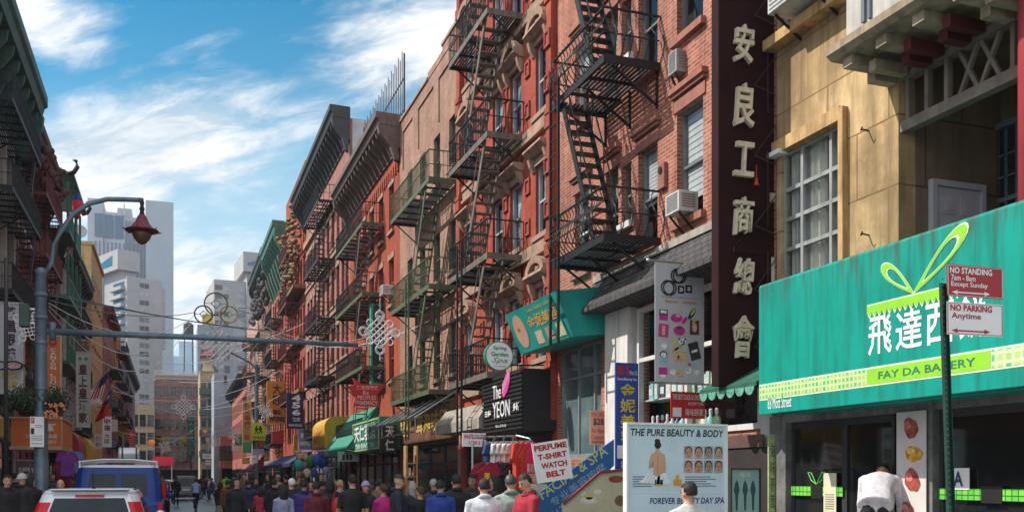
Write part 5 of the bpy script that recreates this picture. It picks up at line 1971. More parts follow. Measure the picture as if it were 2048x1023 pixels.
cornice_mesh(9, 17.4, 1.0, 2.4, 6).build('cornice', RCARV, t)
r2 = random.Random(8)
for k in range(16):
    p = MB()
    u = .5 + k * .55
    z = 15.3 + (k % 4) * .55
    p.ell((u, -.6 - .2 * (k % 3), z), (.3, .26, .32), 7, 5)
    p.ell((u + .1, -.8 - .2 * (k % 3), z + .12), (.14, .18, .15), 6, 4)
    p.build('carved_head', RCARV, t, smooth=True)
fire_escape('rusty fire escape on the dark red tenement in shade on the left', 'L', 47, 53.6, [4.7, 8.2, 11.7, 14.4], 1.1, IRON_R, stair='near', detail=1)
for (lab, px0, px1, py0, py1, Y) in (('dark hanging sign board with a white lower edge high on the left side', 47, 66, 415, 500, 46), ('smaller dark hanging board below the carved red cornice', 50, 68, 255, 345, 47), ('dark sloping board beside the green pagoda balcony', 92, 106, 395, 436, 54)):
    xa, za = F(px0, py0, Y)
    xb, zb2 = F(px1, py1, Y)
    tt = thing('hanging_board', lab, 'sign board', (0, Y, 0))
    h_ = (za - zb2) * .45
    p = MB(); p.prism([(xa, za), (xa, za - h_), (xb, zb2), (xb, zb2 + h_)], 0, .12); p.build('board', mat((.05, .07, .09), .6, var=.3, name='slate_blue_board'), tt)
    p = MB(); p.bar((xa, .06, za - h_ - .03), (xb, .06, zb2 - .03), .14, .06); p.build('edge', WHITE, tt)

t = bld('pagoda_house', 'dark brick house in shade carrying green pagoda balconies over the pavement', 'house', 'L', 55, 63, 15.5, BR_L2, [1.2, 3.2, 5.2, 7.0], [4.8, 8.3, 11.8], hole=(1.0, 2.1), pr=pr, shop=(.14, 3.2, DKF), depth=9)
PGR = mat((.02, .12, .08), .5, var=.3, name='pagoda_green')
for i, z in enumerate((7.9, 11.4, 14.9)):
    p = MB()
    p.box(.4, 7.6, -1.25, -.01, z - .2, z)
    for u in (.45, 2.8, 5.2, 7.5):
        p.box(u - .06, u + .06, -1.22, -1.1, z + .001, z + 2.5)
    p.box(.4, 7.6, -1.23, -1.19, z + .85, z + .95)
    for k in range(30):
        p.box(.5 + k * .24, .53 + k * .24, -1.22, -1.2, z + .001, z + .85)
    p.build('balcony', PGR, t)
p = MB()
zr = 17.4
p.prismx([(-.01, zr + 1.1), (-.7, zr + .55), (-1.5, zr + .35), (-1.5, zr + .22), (-.01, zr + .3)], 0, 8)
p.build('pagoda_roof', PGR, t)
for u in (-.15, 8.0):
    p = MB()
    p.tube([(u, -1.2, zr + .25), (u, -1.5, zr + .35), (u, -1.68, zr + .65), (u, -1.62, zr + .95), (u, -1.45, zr + 1.0)], [.13, .13, .12, .1, .05], 7)
    p.build('curled_ridge_end', BLACK, t, smooth=True)
pr4 = window_proto(.9, 2.0, WOODW, GLASS, STONE, None, 'none')
PALEST = mat((.46, .45, .44), .8, var=.15, streak=.6, name='pale_stone')
t = bld('white_tenement', 'shaded white fronted tenement with thin columns behind the street lamp', 'tenement', 'L', 63, 78, 15.6, brick((.36, .35, .36), (.40, .39, .40), (.3, .3, .3), dirt=.5), [1.0 + 1.85 * k for k in range(8)], [4.8, 8.3, 11.8], hole=(.9, 2.0), pr=pr4, corn=(.9, 1.2, 12, DKF, .3), shop=(.14, 3.2, DKF), depth=9)
p = MB()
for k in range(9):
    p.box(.02 + 1.85 * k, .2 + 1.85 * k, -.14, -.003, 3.4, 14.6)
p.build('pilaster', PALEST, t)
fire_escape('black fire escape on the white fronted tenement behind the lamp post', 'L', 66, 74, [4.6, 8.2, 11.7], 1.0, IRON, stair='near', detail=0)
ac_unit('pale air conditioner high on the white fronted tenement', XL, 70.5, 12.0, .7, .5, .5, 'L', (.6, .6, .6))
OCHL = mat((.52, .36, .16), .85, var=.2, streak=.5, name='yellow_render')
t = bld('yellow_tenement', 'shaded yellow rendered tenement with a satellite dish on its roof', 'tenement', 'L', 78, 90, 19.2, OCHL, [1.2, 3.4, 5.6, 7.8, 10.4], [5.0, 8.4, 11.8, 15.2], X=-5.75, hole=(1.0, 2.0), pr=pr, shop=(.14, 3.2, DKF), depth=9)
p = MB(); p.box(-.08, 12.08, -.16, 9, 19.202, 19.45); p.build('coping', OCHL, t)
t = thing('satellite_dish', 'grey satellite dish on the roof of the yellow tenement', 'satellite dish', (-6.7, 79.0, 19.45))
p = MB()
p.lathe([(.02, 0), (.3, .05), (.55, .17), (.6, .22), (.56, .2), (.3, .1), (.02, .06)], n=16); p.xf(Matrix.Translation((0, 0, .8)) @ Matrix.Rotation(RAD(70), 4, 'X')); p.build('dish', mat((.32, .34, .36), .5, name='dish_grey'), t, smooth=True)
p = MB(); p.bar((0, .1, 0), (0, .1, .8), .07); p.build('mast', IRON, t)
bld('dusty_red_tenement', 'shaded dusty red brick tenement past the yellow one', 'tenement', 'L', 90, 104, 16.6, brick((.36, .16, .13), (.42, .21, .18), (.32, .2, .18), dirt=.5), [1.2 + 1.9 * k for k in range(7)], [4.8, 8.2, 11.6], X=-5.6, hole=(1, 2), pr=pr, corn=(.7, .9, 10, BR_L2, .1), shop=(.14, 3.2, DKF), depth=9)
bld('ochre_tenement', 'shaded orange ochre tenement between dusty red and grey violet ones', 'tenement', 'L', 104, 116, 18.2, mat((.44, .21, .08), .85, var=.2, streak=.5, name='orange_render'), [1.2 + 1.9 * k for k in range(6)], [4.8, 8.2, 11.6, 15.0], X=-5.5, hole=(1, 2), pr=pr, shop=(.14, 3.2, DKF), depth=9)
fire_escape('black fire escape on the dusty red tenement', 'L', 93, 101, [4.6, 8.0, 11.4], 1.0, IRON, X=-5.6, stair='near', detail=0)
fire_escape('black fire escape on the orange ochre tenement', 'L', 106, 113, [4.6, 8.0, 11.4, 14.8], 1.0, IRON, X=-5.5, stair='near', detail=0)
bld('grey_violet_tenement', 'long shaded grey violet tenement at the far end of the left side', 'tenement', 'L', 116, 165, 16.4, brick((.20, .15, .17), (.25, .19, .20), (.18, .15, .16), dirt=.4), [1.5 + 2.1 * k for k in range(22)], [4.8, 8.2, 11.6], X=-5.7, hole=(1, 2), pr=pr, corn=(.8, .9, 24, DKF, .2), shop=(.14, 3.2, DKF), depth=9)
fire_escape('black fire escape on the grey violet tenement', 'L', 120, 130, [4.6, 8.0, 11.4], 1.0, IRON, X=-5.7, stair='near', detail=0)

# ================================================================== END OF THE STREET


def fbld(name, label, cat, px0, px1, py0, Y, wall, depth=14, cols=4, rows=4, z0=4.6, ww=1.1, wh=2.0, corn=None, pr=None, rz=0, shop=True):
    """a building facing the camera's end of the street"""
    xa, xb = xat(px0, Y), xat(px1, Y)
    H = zat(py0, (xa + xb) / 2, Y)
    tt = thing(name, label, cat, (xa, Y, 0), rz)
    w = xb - xa
    us = [w * (k + .5) / cols for k in range(cols)]
    dz = (H - z0 - .8) / max(rows, 1)
    zs = [z0 + dz * k for k in range(rows)]
    mb = MB()
    hs = [(u - ww / 2, u + ww / 2, z, z + wh) for u in us for z in zs]
    if shop:
        hs.append((.3, w - .3, .14, 3.2))
    facade(mb, w, H, hs)
    for u in (0, w):
        mb.quad((u, 0, 0), (u, depth, 0), (u, depth, H), (u, 0, H))
    mb.quad((0, 0, H), (w, 0, H), (w, depth, H), (0, depth, H))
    mb.quad((0, depth, 0), (w, depth, 0), (w, depth, H), (0, depth, H))
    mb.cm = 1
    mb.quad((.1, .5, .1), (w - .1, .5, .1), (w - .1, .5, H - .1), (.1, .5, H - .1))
    mb.build('wall', [wall, DARKIN], tt)
    pr_ = pr or window_proto(ww, wh, DKF, GLASS, STONE, None, 'none')
    for u in us:
        for z in zs:
            put_window(tt, pr_, u, z)
    if corn:
        cornice_mesh(w, H + .3, corn[0], corn[1], corn[2]).build('cornice', corn[3], tt)
    return tt, w, H


BR_END = brick((.25, .13, .125), (.30, .17, .16), (.22, .14, .135), dirt=.7)
tt, w, H = fbld('corner_tenement', 'rose brown tenement closing the street with arched windows and a pale parapet', 'tenement', 308, 400, 752, 190, BR_END, cols=6, rows=5, corn=(.5, .9, 14, mat((.45, .38, .36), .7, name='pale_cornice'), .2), ww=1.0, wh=1.9)
p = MB()
for k in range(22):
    p.box(.1 + k * w / 22, .2 + k * w / 22, -.3, -.2, H + .31, H + .95)
p.box(0, w, -.3, -.2, H + .952, H + 1.05)
p.build('roof_balustrade', mat((.5, .45, .44), .7, name='pale_iron'), tt)
CRMB = mat((.36, .29, .20), .85, var=.2, streak=.5, name='cream_render')
fbld('cream_tenement', 'cream rendered house closing the street left of the rose brown tenement', 'house', 262, 309, 808, 188, CRMB, cols=3, rows=3, ww=1.1, wh=2.2)
fbld('grey_gable_building', 'blank blue grey gable wall with a whitewashed patch at the far end', 'building', 428, 474, 745, 160, mat((.27, .31, .35), .85, var=.2, streak=.5, sc=.3, name='blue_grey_render'), cols=1, rows=1, z0=17, ww=.5, wh=1.2, shop=False)
tt, w, H = fbld('pagoda_tower_house', 'narrow sandy yellow house with a red pagoda roof at the far end', 'house', 400, 428, 742, 172, mat((.36, .28, .18), .85, var=.3, streak=.7, name='sandy_render'), cols=2, rows=5, ww=.8, wh=2.0)
p = MB()
p.loft([[(w * .1, -.3, H), (w * 1.0, -.3, H), (w * 1.0, 3, H), (w * .1, 3, H)], [(w * .25, .3, H + 1.2), (w * .85, .3, H + 1.2), (w * .85, 2.4, H + 1.2), (w * .25, 2.4, H + 1.2)], [(w * .3, .4, H + 2.6), (w * .8, .4, H + 2.6), (w * .8, 2.3, H + 2.6), (w * .3, 2.3, H + 2.6)]])
p.build('turret', mat((.40, .32, .2), .8, name='sandy_turret'), tt)
p = MB()
p.loft([[(0, -.9, H + 2.6), (w * 1.15, -.9, H + 2.6), (w * 1.15, 3.6, H + 2.6), (0, 3.6, H + 2.6)], [(w * .35, .4, H + 3.5), (w * .8, .4, H + 3.5), (w * .8, 2.2, H + 3.5), (w * .35, 2.2, H + 3.5)], [(w * .52, 1.1, H + 4.7), (w * .62, 1.1, H + 4.7), (w * .62, 1.5, H + 4.7), (w * .52, 1.5, H + 4.7)]])
p.build('pagoda_roof', mat((.20, .05, .05), .6, var=.3, name='red_tiles'), tt)
for k in range(4):
    p = MB()
    p.box(-.15, w + .15, -1.0, -.004, 5.2 + k * 3.6, 5.4 + k * 3.6)
    p.box(-.15, w + .15, -1.0, -.95, 5.402 + k * 3.6, 6.3 + k * 3.6)
    p.build('balcony', mat((.08, .09, .08), .6, var=.3, name='dark_balcony'), tt)
tt, w, H = fbld('maroon_house', 'narrow maroon house squeezed between the sandy pagoda house and the grey gable', 'house', 428, 442, 790, 171, BR_DRK, cols=1, rows=5, ww=.7)
tt, w, H = fbld('grey_block', 'tall plain grey block rising behind the sandy pagoda house', 'building', 395, 466, 650, 215, mat((.24, .27, .30), .85, var=.15, sc=.3, name='cool_grey_concrete'), cols=3, rows=3, z0=24, shop=False)
p = MB(); p.box(1, w * .45, .5, 3, H + .002, H + 2.4); p.build('yellow_parapet', mat((.50, .38, .08), .6, name='yellow_board2'), tt)
tt, w, H = fbld('terracotta_row', 'low terracotta row with tall windows beside the grey gable', 'row house', 440, 480, 872, 158, BR_ROSE, cols=6, rows=1, z0=4.4, ww=.7, wh=2.4)

# red awning on the corner tenement
a = F(306, 930, 188); b = F(347, 912, 188)
tt = thing('shop_awning', 'bright red awning on the rose brown tenement closing the street', 'awning', (a[0], 187.9, a[1]))
p = MB(); p.prismx([(-1.8, 0), (-1.8, .9), (0, b[1] - a[1]), (0, 0)], 0, b[0] - a[0]); p.build('cover', mat((.60, .015, .05), .55, var=.15, name='red_canvas'), tt)
p = MB(); p.bar((.3, -1.6, -2.6), (.3, -1.6, 0), .1); p.bar((b[0] - a[0] - .3, -1.6, -2.6), (b[0] - a[0] - .3, -1.6, 0), .1); p.build('post', WHITE, tt)

# ================================================================== TOWERS BEYOND
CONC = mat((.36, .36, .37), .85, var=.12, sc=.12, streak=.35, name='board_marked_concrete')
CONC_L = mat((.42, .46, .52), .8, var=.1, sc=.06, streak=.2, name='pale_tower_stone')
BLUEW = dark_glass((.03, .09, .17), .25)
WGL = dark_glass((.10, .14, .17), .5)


def tower_frame(px0, px1, Y):
    xa, xb = xat(px0, Y), xat(px1, Y)
    xm = (xa + xb) / 2
    return xa, xb, (lambda py: zat(py, xm, Y)), (lambda px: xat(px, Y) - xa)


Y = 420
xa, xb, Z, Uu = tower_frame(175, 347, Y)
t = thing('office_tower', 'tall pale ribbed office tower with a square of blue windows at the top', 'tower', (xa, Y, 0))
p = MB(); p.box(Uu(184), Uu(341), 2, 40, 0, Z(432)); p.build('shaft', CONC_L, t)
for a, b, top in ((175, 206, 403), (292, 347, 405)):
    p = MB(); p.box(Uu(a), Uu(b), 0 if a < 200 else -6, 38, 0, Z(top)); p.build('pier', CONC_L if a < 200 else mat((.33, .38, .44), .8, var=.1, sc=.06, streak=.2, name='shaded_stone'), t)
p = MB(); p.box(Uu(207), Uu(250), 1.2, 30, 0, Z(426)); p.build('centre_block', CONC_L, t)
p = MB(); p.box(Uu(233), Uu(262), 6, 25, Z(432), Z(410)); p.build('roof_plant', mat((.40, .42, .44), .8, name='plant_grey'), t)
for k in range(3):
    p = MB(); a_ = 190 + k * 20; p.box(Uu(a_), Uu(a_ + 17), -.4 if a_ < 206 else .8, 1.19, Z(478), Z(432)); p.build('window_band', BLUEW, t)
for k in range(13):
    p = MB(); a_ = 190 + k * 8
    p.box(Uu(a_), Uu(a_ + 3.2), -.3 if a_ < 206 else .9, 1.1 if a_ < 206 else 1.3, 20, Z(486)); p.build('window_strip', dark_glass((.10, .14, .20), .3), t)
for k in range(6):
    p = MB(); a_ = 251 + k * 7
    p.box(Uu(a_), Uu(a_ + 3), 1.2, 2.2, 20, Z(440)); p.build('window_strip', dark_glass((.10, .14, .20), .3), t)
p = MB(); p.box(Uu(247), Uu(249), 0, 4, Z(432), Z(408)); p.box(Uu(336), Uu(337), 10, 11, Z(405), Z(392)); p.build('antenna', STEEL, t)

Y = 255
xa, xb, Z, Uu = tower_frame(206, 338, Y)
rz = RAD(26)
ax = xat(254, Y)
t = thing('concrete_tower', 'board marked concrete apartment tower with stacked balconies and a cantilevered top box', 'tower', (ax, Y, 0), rz)
k_ = 1 / math.cos(rz)
wR = (xat(336, Y) - ax) * 1.02
wL = 13.5
p = MB(); p.box(0, wR * .93, 0, wL, 0, Z(552)); p.build('shaft', CONC, t)
p = MB(); p.box(wR * .93, wR * 1.04, .5, wL, Z(690), Z(598)); p.box(wR * .55, wR * 1.04, .4, wL, Z(598) + .01, Z(566)); p.build('projecting_bay', CONC, t)
p = MB(); p.box(-1.5, wR * .42, 2, wL + 2, Z(538), Z(498)); p.box(0, wR * .35, 3, wL, Z(552) + .01, Z(538) - .01); p.build('roof_box', CONC, t)
p = MB(); p.add([(-1.53, 5, Z(528)), (-1.53, wL, Z(528)), (-1.53, wL, Z(517)), (-1.53, 5, Z(507))], [(0, 1, 2, 3)]); p.build('roof_window', BLUEW, t)
nF = 20
zb0, ztp = 8, Z(560)
r2 = random.Random(2)
for k in range(nF):
    z = zb0 + (ztp - zb0) * k / nF
    hh = (ztp - zb0) / nF
    x0, x1 = wR * .32, wR * .58
    p = MB()
    for j in range(2):
        p.quad((x0 + (x1 - x0) * (.02 + .5 * j), -.02, z + hh * .3), (x0 + (x1 - x0) * (.48 + .5 * j), -.02, z + hh * .3), (x0 + (x1 - x0) * (.48 + .5 * j), -.02, z + hh * .85), (x0 + (x1 - x0) * (.02 + .5 * j), -.02, z + hh * .85))
    p.build('window', (WGL, dark_glass((.28, .33, .37), .4), dark_glass((.04, .055, .065), .4))[r2.randrange(3)], t)
    # recessed balcony slot on the left face with its parapet
    p = MB(); p.quad((-.02, 1.5, z + hh * .38), (-.02, 8, z + hh * .38), (-.02, 8, z + hh * .95), (-.02, 1.5, z + hh * .95)); p.build('balcony_opening', (WGL, dark_glass((.04, .055, .065), .4))[k % 2], t)
    p = MB(); p.box(-1.1, -.03, 1.2, 8.3, z - .1, z + hh * .36); p.build('balcony', CONC, t)

Y = 240
xa, xb, Z, Uu = tower_frame(428, 492, Y)
t = thing('concrete_tower', 'second grey concrete tower rising right of the gilded coin ornament', 'tower', (xa, Y, 0), RAD(4))
wR = xb - xa
p = MB(); p.box(0, wR, 0, 18, 0, Z(560)); p.build('shaft', CONC, t)
p = MB(); p.box(wR + .01, wR + 7, -1.5, 14, 0, Z(545)); p.build('stair_shaft', CONC, t)
p = MB(); p.box(wR - 1, wR + 8, -3, 14, Z(544), Z(505)); p.build('roof_box', CONC, t)
p = MB(); p.add([(wR, -3.03, Z(532)), (wR + 4.5, -3.03, Z(532)), (wR + 4.5, -3.03, Z(515)), (wR, -3.03, Z(527))], [(0, 1, 2, 3)]); p.build('roof_window', BLUEW, t)
for k in range(19):
    hh = (Z(568) - 8) / 19
    z = 8 + hh * k
    for (f0, f1) in ((.03, .26), (.30, .46), (.74, .98)):
        p = MB(); p.quad((wR * f0, -.02, z + hh * .3), (wR * f1, -.02, z + hh * .3), (wR * f1, -.02, z + hh * .85), (wR * f0, -.02, z + hh * .85))
        p.build('window', (WGL, dark_glass((.28, .33, .37), .4), dark_glass((.04, .055, .065), .4))[r2.randrange(3)], t)
Y = 650
xa, xb, Z, Uu = tower_frame(338, 388, Y)
t = thing('glass_tower', 'pale blue glass office block faint in the distance between the two concrete towers', 'tower', (xa, Y, 0))
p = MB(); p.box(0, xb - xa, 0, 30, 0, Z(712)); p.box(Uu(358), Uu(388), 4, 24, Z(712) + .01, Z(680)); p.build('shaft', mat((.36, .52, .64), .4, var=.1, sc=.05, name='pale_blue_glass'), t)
for k in range(9):
    p = MB(); z = Z(945) + (Z(716) - Z(945)) * k / 9
    p.box(1, xb - xa - 1, -.3, -.01, z, z + 5); p.build('window_band', mat((.30, .46, .60), .3, var=.1, name='blue_band'), t)
t = thing('water_tower', 'dark wooden water tower on a roof above the traffic signal arm', 'water tank', (xat(377, 330), 330, zat(668, xat(377, 330), 330)))
p = MB(); p.lathe([(1.6, 0), (1.6, 3.2), (1.5, 3.25), (.1, 4.2)], n=14); p.build('tank', BLACK, t)
p = MB()
for sx in (-1, 1):
    for sy in (-1, 1):
        p.bar((sx * 1.4, sy * 1.4, -14), (sx * 1.2, sy * 1.2, 0), .3)
p.build('legs', IRON, t)
t = thing('apartment_block', 'bluish distant apartment block standing under the dark water tower', 'building', (xat(356, 332), 328, 0))
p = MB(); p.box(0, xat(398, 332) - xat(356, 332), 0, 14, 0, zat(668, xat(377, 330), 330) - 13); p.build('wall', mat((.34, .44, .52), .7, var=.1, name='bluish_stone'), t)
for k in range(8):
    for j in range(4):
        p = MB(); x = .8 + j * 1.7; z = 6 + k * 3.6; p.box(x, x + 1, -.05, -.01, z, z + 1.8); p.build('window', dark_glass((.10, .14, .20), .3), t)

# ================================================================== SIGNS ON THE LEFT
t, w, h = psign('optician_sign', 'tall white vertical sign with dark Chinese characters and yellow lettering, spectacles across it', 'sign', -8, 43, 607, 784, 33.5, mat((.52, .56, .63), .5, var=.08, streak=.15, name='white_sign_board'),
                [('茂昌眼鏡', .34, .78, .36, .98, mat((.04, .015, .06), .6, name='dark_purple_ink'), dict(vert=True, bold=.03)), ('OPTICAL', .2, .92, .15, .22, YINK, dict(bold=.04)), ('眼鏡', .3, .88, .04, .13, YINK, dict(bold=.04))], th=.4, frame=STEEL, bracket=None)
y_ = 33.2
t = thing('spectacles_sign', 'big black model spectacles hanging across the white optician sign', 'sign', (0, y_, 0))
p = MB()
for cx in (-3, 27):
    c0 = F(cx, 730, y_)
    p.tube([(c0[0] + .24 * math.cos(a), 0, c0[1] + .13 * math.sin(a)) for a in [2 * math.pi * k / 18 for k in range(18)]], .028, 6, True)
a_ = F(7, 729, y_); b_ = F(16, 729, y_); p.tube([(a_[0], 0, a_[1]), (b_[0], 0, b_[1])], .025, 6)
a_ = F(39, 727, y_); b_ = F(50, 738, y_); p.tube([(a_[0], 0, a_[1]), (a_[0] + .1, .3, a_[1]), (b_[0], .5, b_[1])], .025, 6)
p.build('frame', BLACK, t)
p = MB(); c0 = F(27, 730, y_); p.prism([(c0[0] + .21 * math.cos(a), c0[1] + .11 * math.sin(a)) for a in [2 * math.pi * k / 18 for k in range(18)]], -.005, .005)
p.build('lens', mat((.55, .35, .4), .3, var=.4, sc=6, name='printed_lens'), t)
ORG = mat((.62, .16, .015), .5, var=.1, streak=.15, name='orange_sign')
t, w, h = psign('orange_lounge_sign', 'orange vertical sign reading canton in white letters beside the lamp post', 'sign', 92, 120, 672, 790, 36, ORG,
                [('CANTON LOUNGE', .32, .72, .0, .80, INKW, dict(vert=True, bold=.02))], th=.3, frame=mat((.5, .4, .3), .5, name='tan_frame'), fw=.04)
blob(t, w, h, oval(.5, .9, .3, .06), mat((.5, .02, .02), .6, name='red_print'), y=-.03)
blob(t, w, h, oval(.5, .93, .2, .03), mat((.65, .40, .35), .6, name='pink_print'), y=-.04)
t = thing('orange_restaurant_sign', 'orange box sign with white characters around the corner of the shop on the left', 'sign', (xat(22, 36.5), 36.5, zat(891, -5, 36.5)))
xb_ = xat(122, 36.5) - xat(22, 36.5)
h_ = zat(836, -5, 36.5) - zat(891, -5, 36.5)
p = MB(); p.box(0, xb_, 0, 4, 0, h_); p.build('box', ORG, t)
p = MB()
p.box(-.05, xb_ + .05, -.05, 4.05, h_, h_ + .06); p.box(-.05, xb_ + .05, -.05, 4.05, -.12, 0); p.box(xb_, xb_ + .05, -.05, 0, 0, h_)
p.build('frame', mat((.5, .3, .2), .5, name='salmon_frame'), t)
txt(t, '粵味軒', xb_ * .40, xb_ * .9, h_ * .52, h_ * .85, -.02, INKW, bold=.02)
txt(t, 'CANTON LOUNGE', xb_ * .3, xb_ * .92, h_ * .30, h_ * .44, -.02, INKW, bold=.02)
txt(t, '212-966-0531', xb_ * .4, xb_ * .9, h_ * .1, h_ * .22, -.02, INKW)
t, w, h = psign('pale_restaurant_sign', 'pale grey vertical restaurant sign with dark red characters and green leaves', 'sign', 154, 178, 705, 852, 52, mat((.42, .43, .38), .5, var=.1, streak=.2, name='pale_grey_sign'),
                [('皇上皇酒家', .15, .85, .04, .86, mat((.10, .02, .02), .6, name='dark_red_ink'), dict(vert=True, bold=.03))], th=.4, frame=mat((.4, .4, .36), .5, name='worn_frame'), fw=.05)
for x in (.25, .75):
    blob(t, w, h, oval(x, .92, .15, .025), mat((.04, .2, .08), .6, name='green_print'), y=-.03)
p = MB(); p.prism([(0, h + .06), (w * .2, h + .6), (w * .5, h + .4), (w * .8, h + .75), (w, h + .06)], .1, .3); p.build('crest', STONE_D, t)
t, w, h = psign('small_white_sign', 'small white vertical sign with purple characters below the red flag', 'sign', 205, 223, 832, 893, 70, PAPER, [('中福', .15, .85, .52, .95, mat((.35, .03, .12), .6, name='crimson_ink'), dict(vert=True, bold=.03)), ('大陸', .2, .8, .1, .46, BINK, dict(vert=True))], th=.2)
t, w, h = psign('square_white_sign', 'square white sign with pink print left of the small vertical sign', 'sign', 189, 204, 868, 896, 60, mat((.6, .5, .54), .5, name='pink_white_board'), [('福生', .15, .85, .55, .9, mat((.45, .05, .15), .6, name='pink_ink2'), {}), ('藥行', .15, .85, .15, .45, BINK, {})], th=.2)
t, w, h = psign('red_far_sign', 'red vertical neon style sign far down the left side', 'sign', 254, 271, 860, 905, 120, mat((.50, .05, .08), .5, var=.3, name='red_far_board'), [('大酒家', .2, .8, .05, .95, mat((.75, .35, .3), .5, name='pale_red_ink'), dict(vert=True, bold=.03))], th=.3)
t, w, h = psign('yellow_far_sign', 'yellow vertical sign far down the left side', 'sign', 238, 247, 866, 896, 100, mat((.50, .36, .04), .5, name='yellow_far_board'), [('茶餐廳', .2, .8, .05, .95, BINK, dict(vert=True))], th=.3)
t, w, h = psign('shop_poster', 'dark and white menu poster under the orange box sign behind the lamp post', 'poster', 31, 94, 921, 985, 37, mat((.16, .10, .10), .6, var=.4, sc=3, name='dark_menu'), [('SUPER VALUE', .1, .9, .62, .8, INKW, dict(bold=.02))], th=.05, frame=mat((.42, .40, .38), .6, name='pale_frame'))
patch(t, w, h, .04, .96, .05, .5, mat((.55, .45, .45), .6, var=.3, sc=5, name='menu_print'))
# awnings on the left
t = thing('yellow_awning', 'dull yellow awning with a printed valance at the very left edge', 'awning', (-6.2, 29.2, 2.9))
p = MB(); p.prism([(0, 2.1), (1.35, .55), (1.35, .0), (0, 0)], 0, 3.4); p.build('cover', mat((.46, .29, .06), .7, var=.2, streak=.3, name='mustard_canvas'), t)
p = MB(); p.box(.0, 1.34, -.012, -.002, -.95, -.05); p.build('valance', mat((.40, .27, .02), .7, var=.3, sc=5, name='mustard_valance'), t)
for (lab, px, y0_, col) in (('dark red rounded awning on the left pavement', 158, 60, (.30, .02, .04)), ('yellow awning past the dark red one on the left', 182, 68, (.55, .36, .02))):
    xx = xat(px, y0_)
    t = thing('rounded_awning', lab, 'awning', (-6.3, y0_, 2.5))
    wd = xx + 6.3
    p = MB(); p.prism([(0, 2.2)] + [(wd * math.sin(math.pi / 2 * k / 6), 1.0 + 1.1 * math.cos(math.pi / 2 * k / 6)) for k in range(7)] + [(wd, 0), (0, 0)], 0, 5); p.build('cover', mat(col, .6, var=.2, name='awning_canvas2'), t)
    p = MB(); p.bar((wd - .05, .1, -.02), (0, .1, -.5), .05); p.bar((wd - .05, 4.9, -.02), (0, 4.9, -.5), .05); p.build('strut', STEEL, t)

# more projecting boards stepping down both sides, too far to read
r2 = random.Random(31)
for (side, px, py, hpx, Y, c, nm) in (('L', 214, 815, 26, 84, (.50, .05, .05), 'red'), ('L', 226, 838, 24, 92, (.60, .58, .55), 'white'), ('L', 232, 800, 30, 98, (.06, .22, .14), 'green'), ('L', 246, 850, 22, 112, (.55, .20, .04), 'orange'), ('L', 222, 880, 14, 88, (.08, .14, .36), 'blue'), ('L', 252, 832, 20, 124, (.58, .45, .05), 'yellow'),
                                      ('R', 520, 872, 26, 98, (.48, .05, .05), 'red'), ('R', 478, 868, 22, 122, (.05, .2, .14), 'green'), ('R', 470, 885, 16, 130, (.6, .58, .55), 'white'), ('R', 546, 878, 18, 88, (.62, .6, .56), 'white'), ('R', 556, 862, 24, 82, (.46, .04, .06), 'red'), ('R', 492, 915, 12, 104, (.55, .42, .05), 'yellow')):
    x, z1 = F(px, py, Y); _, z0 = F(px, py + hpx, Y)
    wd = r2.uniform(.7, 1.1)
    tt = thing('projecting_board', f'small {nm} projecting board far down the ' + ('left' if side == 'L' else 'right') + ' side, ' + f'{"near " if Y < 95 else "beyond "}' + ('the red flag' if side == 'L' else 'the far lamp post'), 'sign board', (x, Y, z0))
    p = MB(); p.box(-wd / 2, wd / 2, 0, .2, 0, z1 - z0); p.build('panel', mat(c, .55, var=.25, sc=3, streak=.3, name='sign_paint'), tt)
    p = MB(); p.bar((0, .1, z1 - z0), (1.2 if side == 'R' else -1.2, .1, z1 - z0 + .1), .06); p.build('bracket', IRON, tt)
for (lab, x0, y0, zs) in (('green iron fire escape on the rose brown tenement closing the street, left one', 315, 190, (5.0, 8.2, 11.4)), ('green iron fire escape on the rose brown tenement closing the street, right one', 352, 190, (5.0, 8.2, 11.4))):
    xx = xat(x0, y0)
    tt = thing('fire_escape', lab, 'fire escape', (xx, y0, 0), 0, 'fire escapes')
    for z in zs:
        p = MB(); p.box(0, 2.8, -1, -.01, z - .08, z); p.build('platform', IRON_G, tt)
        p = MB()
        for k in range(15):
            p.box(k * .2, k * .2 + .03, -1, -.97, z + .001, z + .9)
        p.box(0, 2.83, -1.02, -.96, z + .9, z + .95); p.build('railing', IRON_G, tt)
        p = MB(); p.bar((.3, -.6, z), (2.2, -.6, z + 3.1), .06, .2); p.build('stair', IRON_G, tt)
# ================================================================== STREET FURNITURE AND DECORATIONS
YL = 23.0
lx = xat(80, YL)
ly = lambda px, py: F(px, py, YL)
t = thing('street_lamp', 'grey gooseneck lamp post with a red pagoda lamp and a long arm across the street', 'street lamp', (0, YL, 0))
zt_ = zat(540, lx, YL)
p = MB()
p.lathe([(.30, 0), (.30, .12), (.22, .2), (.2, .9), (.15, 1.0), (.13, 3.5), (.112, zt_ - .1), (.125, zt_ - .08), (.125, zt_), (.06, zt_ + .05)], (lx + .02, 0, 0), 16)
for z in (3.55, 4.55, 5.1, 5.6):
    p.lathe([(.118, z), (.138, z + .02), (.138, z + .08), (.118, z + .1)], (lx + .02, 0, 0), 16)
p.build('post', POLE, t, smooth=True)
p = MB()
pts = [(lx + .02, 0, zt_ - .2)] + [(ly(*q)[0], 0, ly(*q)[1]) for q in ((103, 525), (110, 490), (124, 458), (147, 428), (178, 407), (215, 398), (260, 399), (285, 400))]
p.tube(pts, [.055] * 9 + [.045], 8)
p.build('gooseneck', POLE, t, smooth=True)
p = MB()
a_, b_ = ly(90, 662), ly(716, 690)
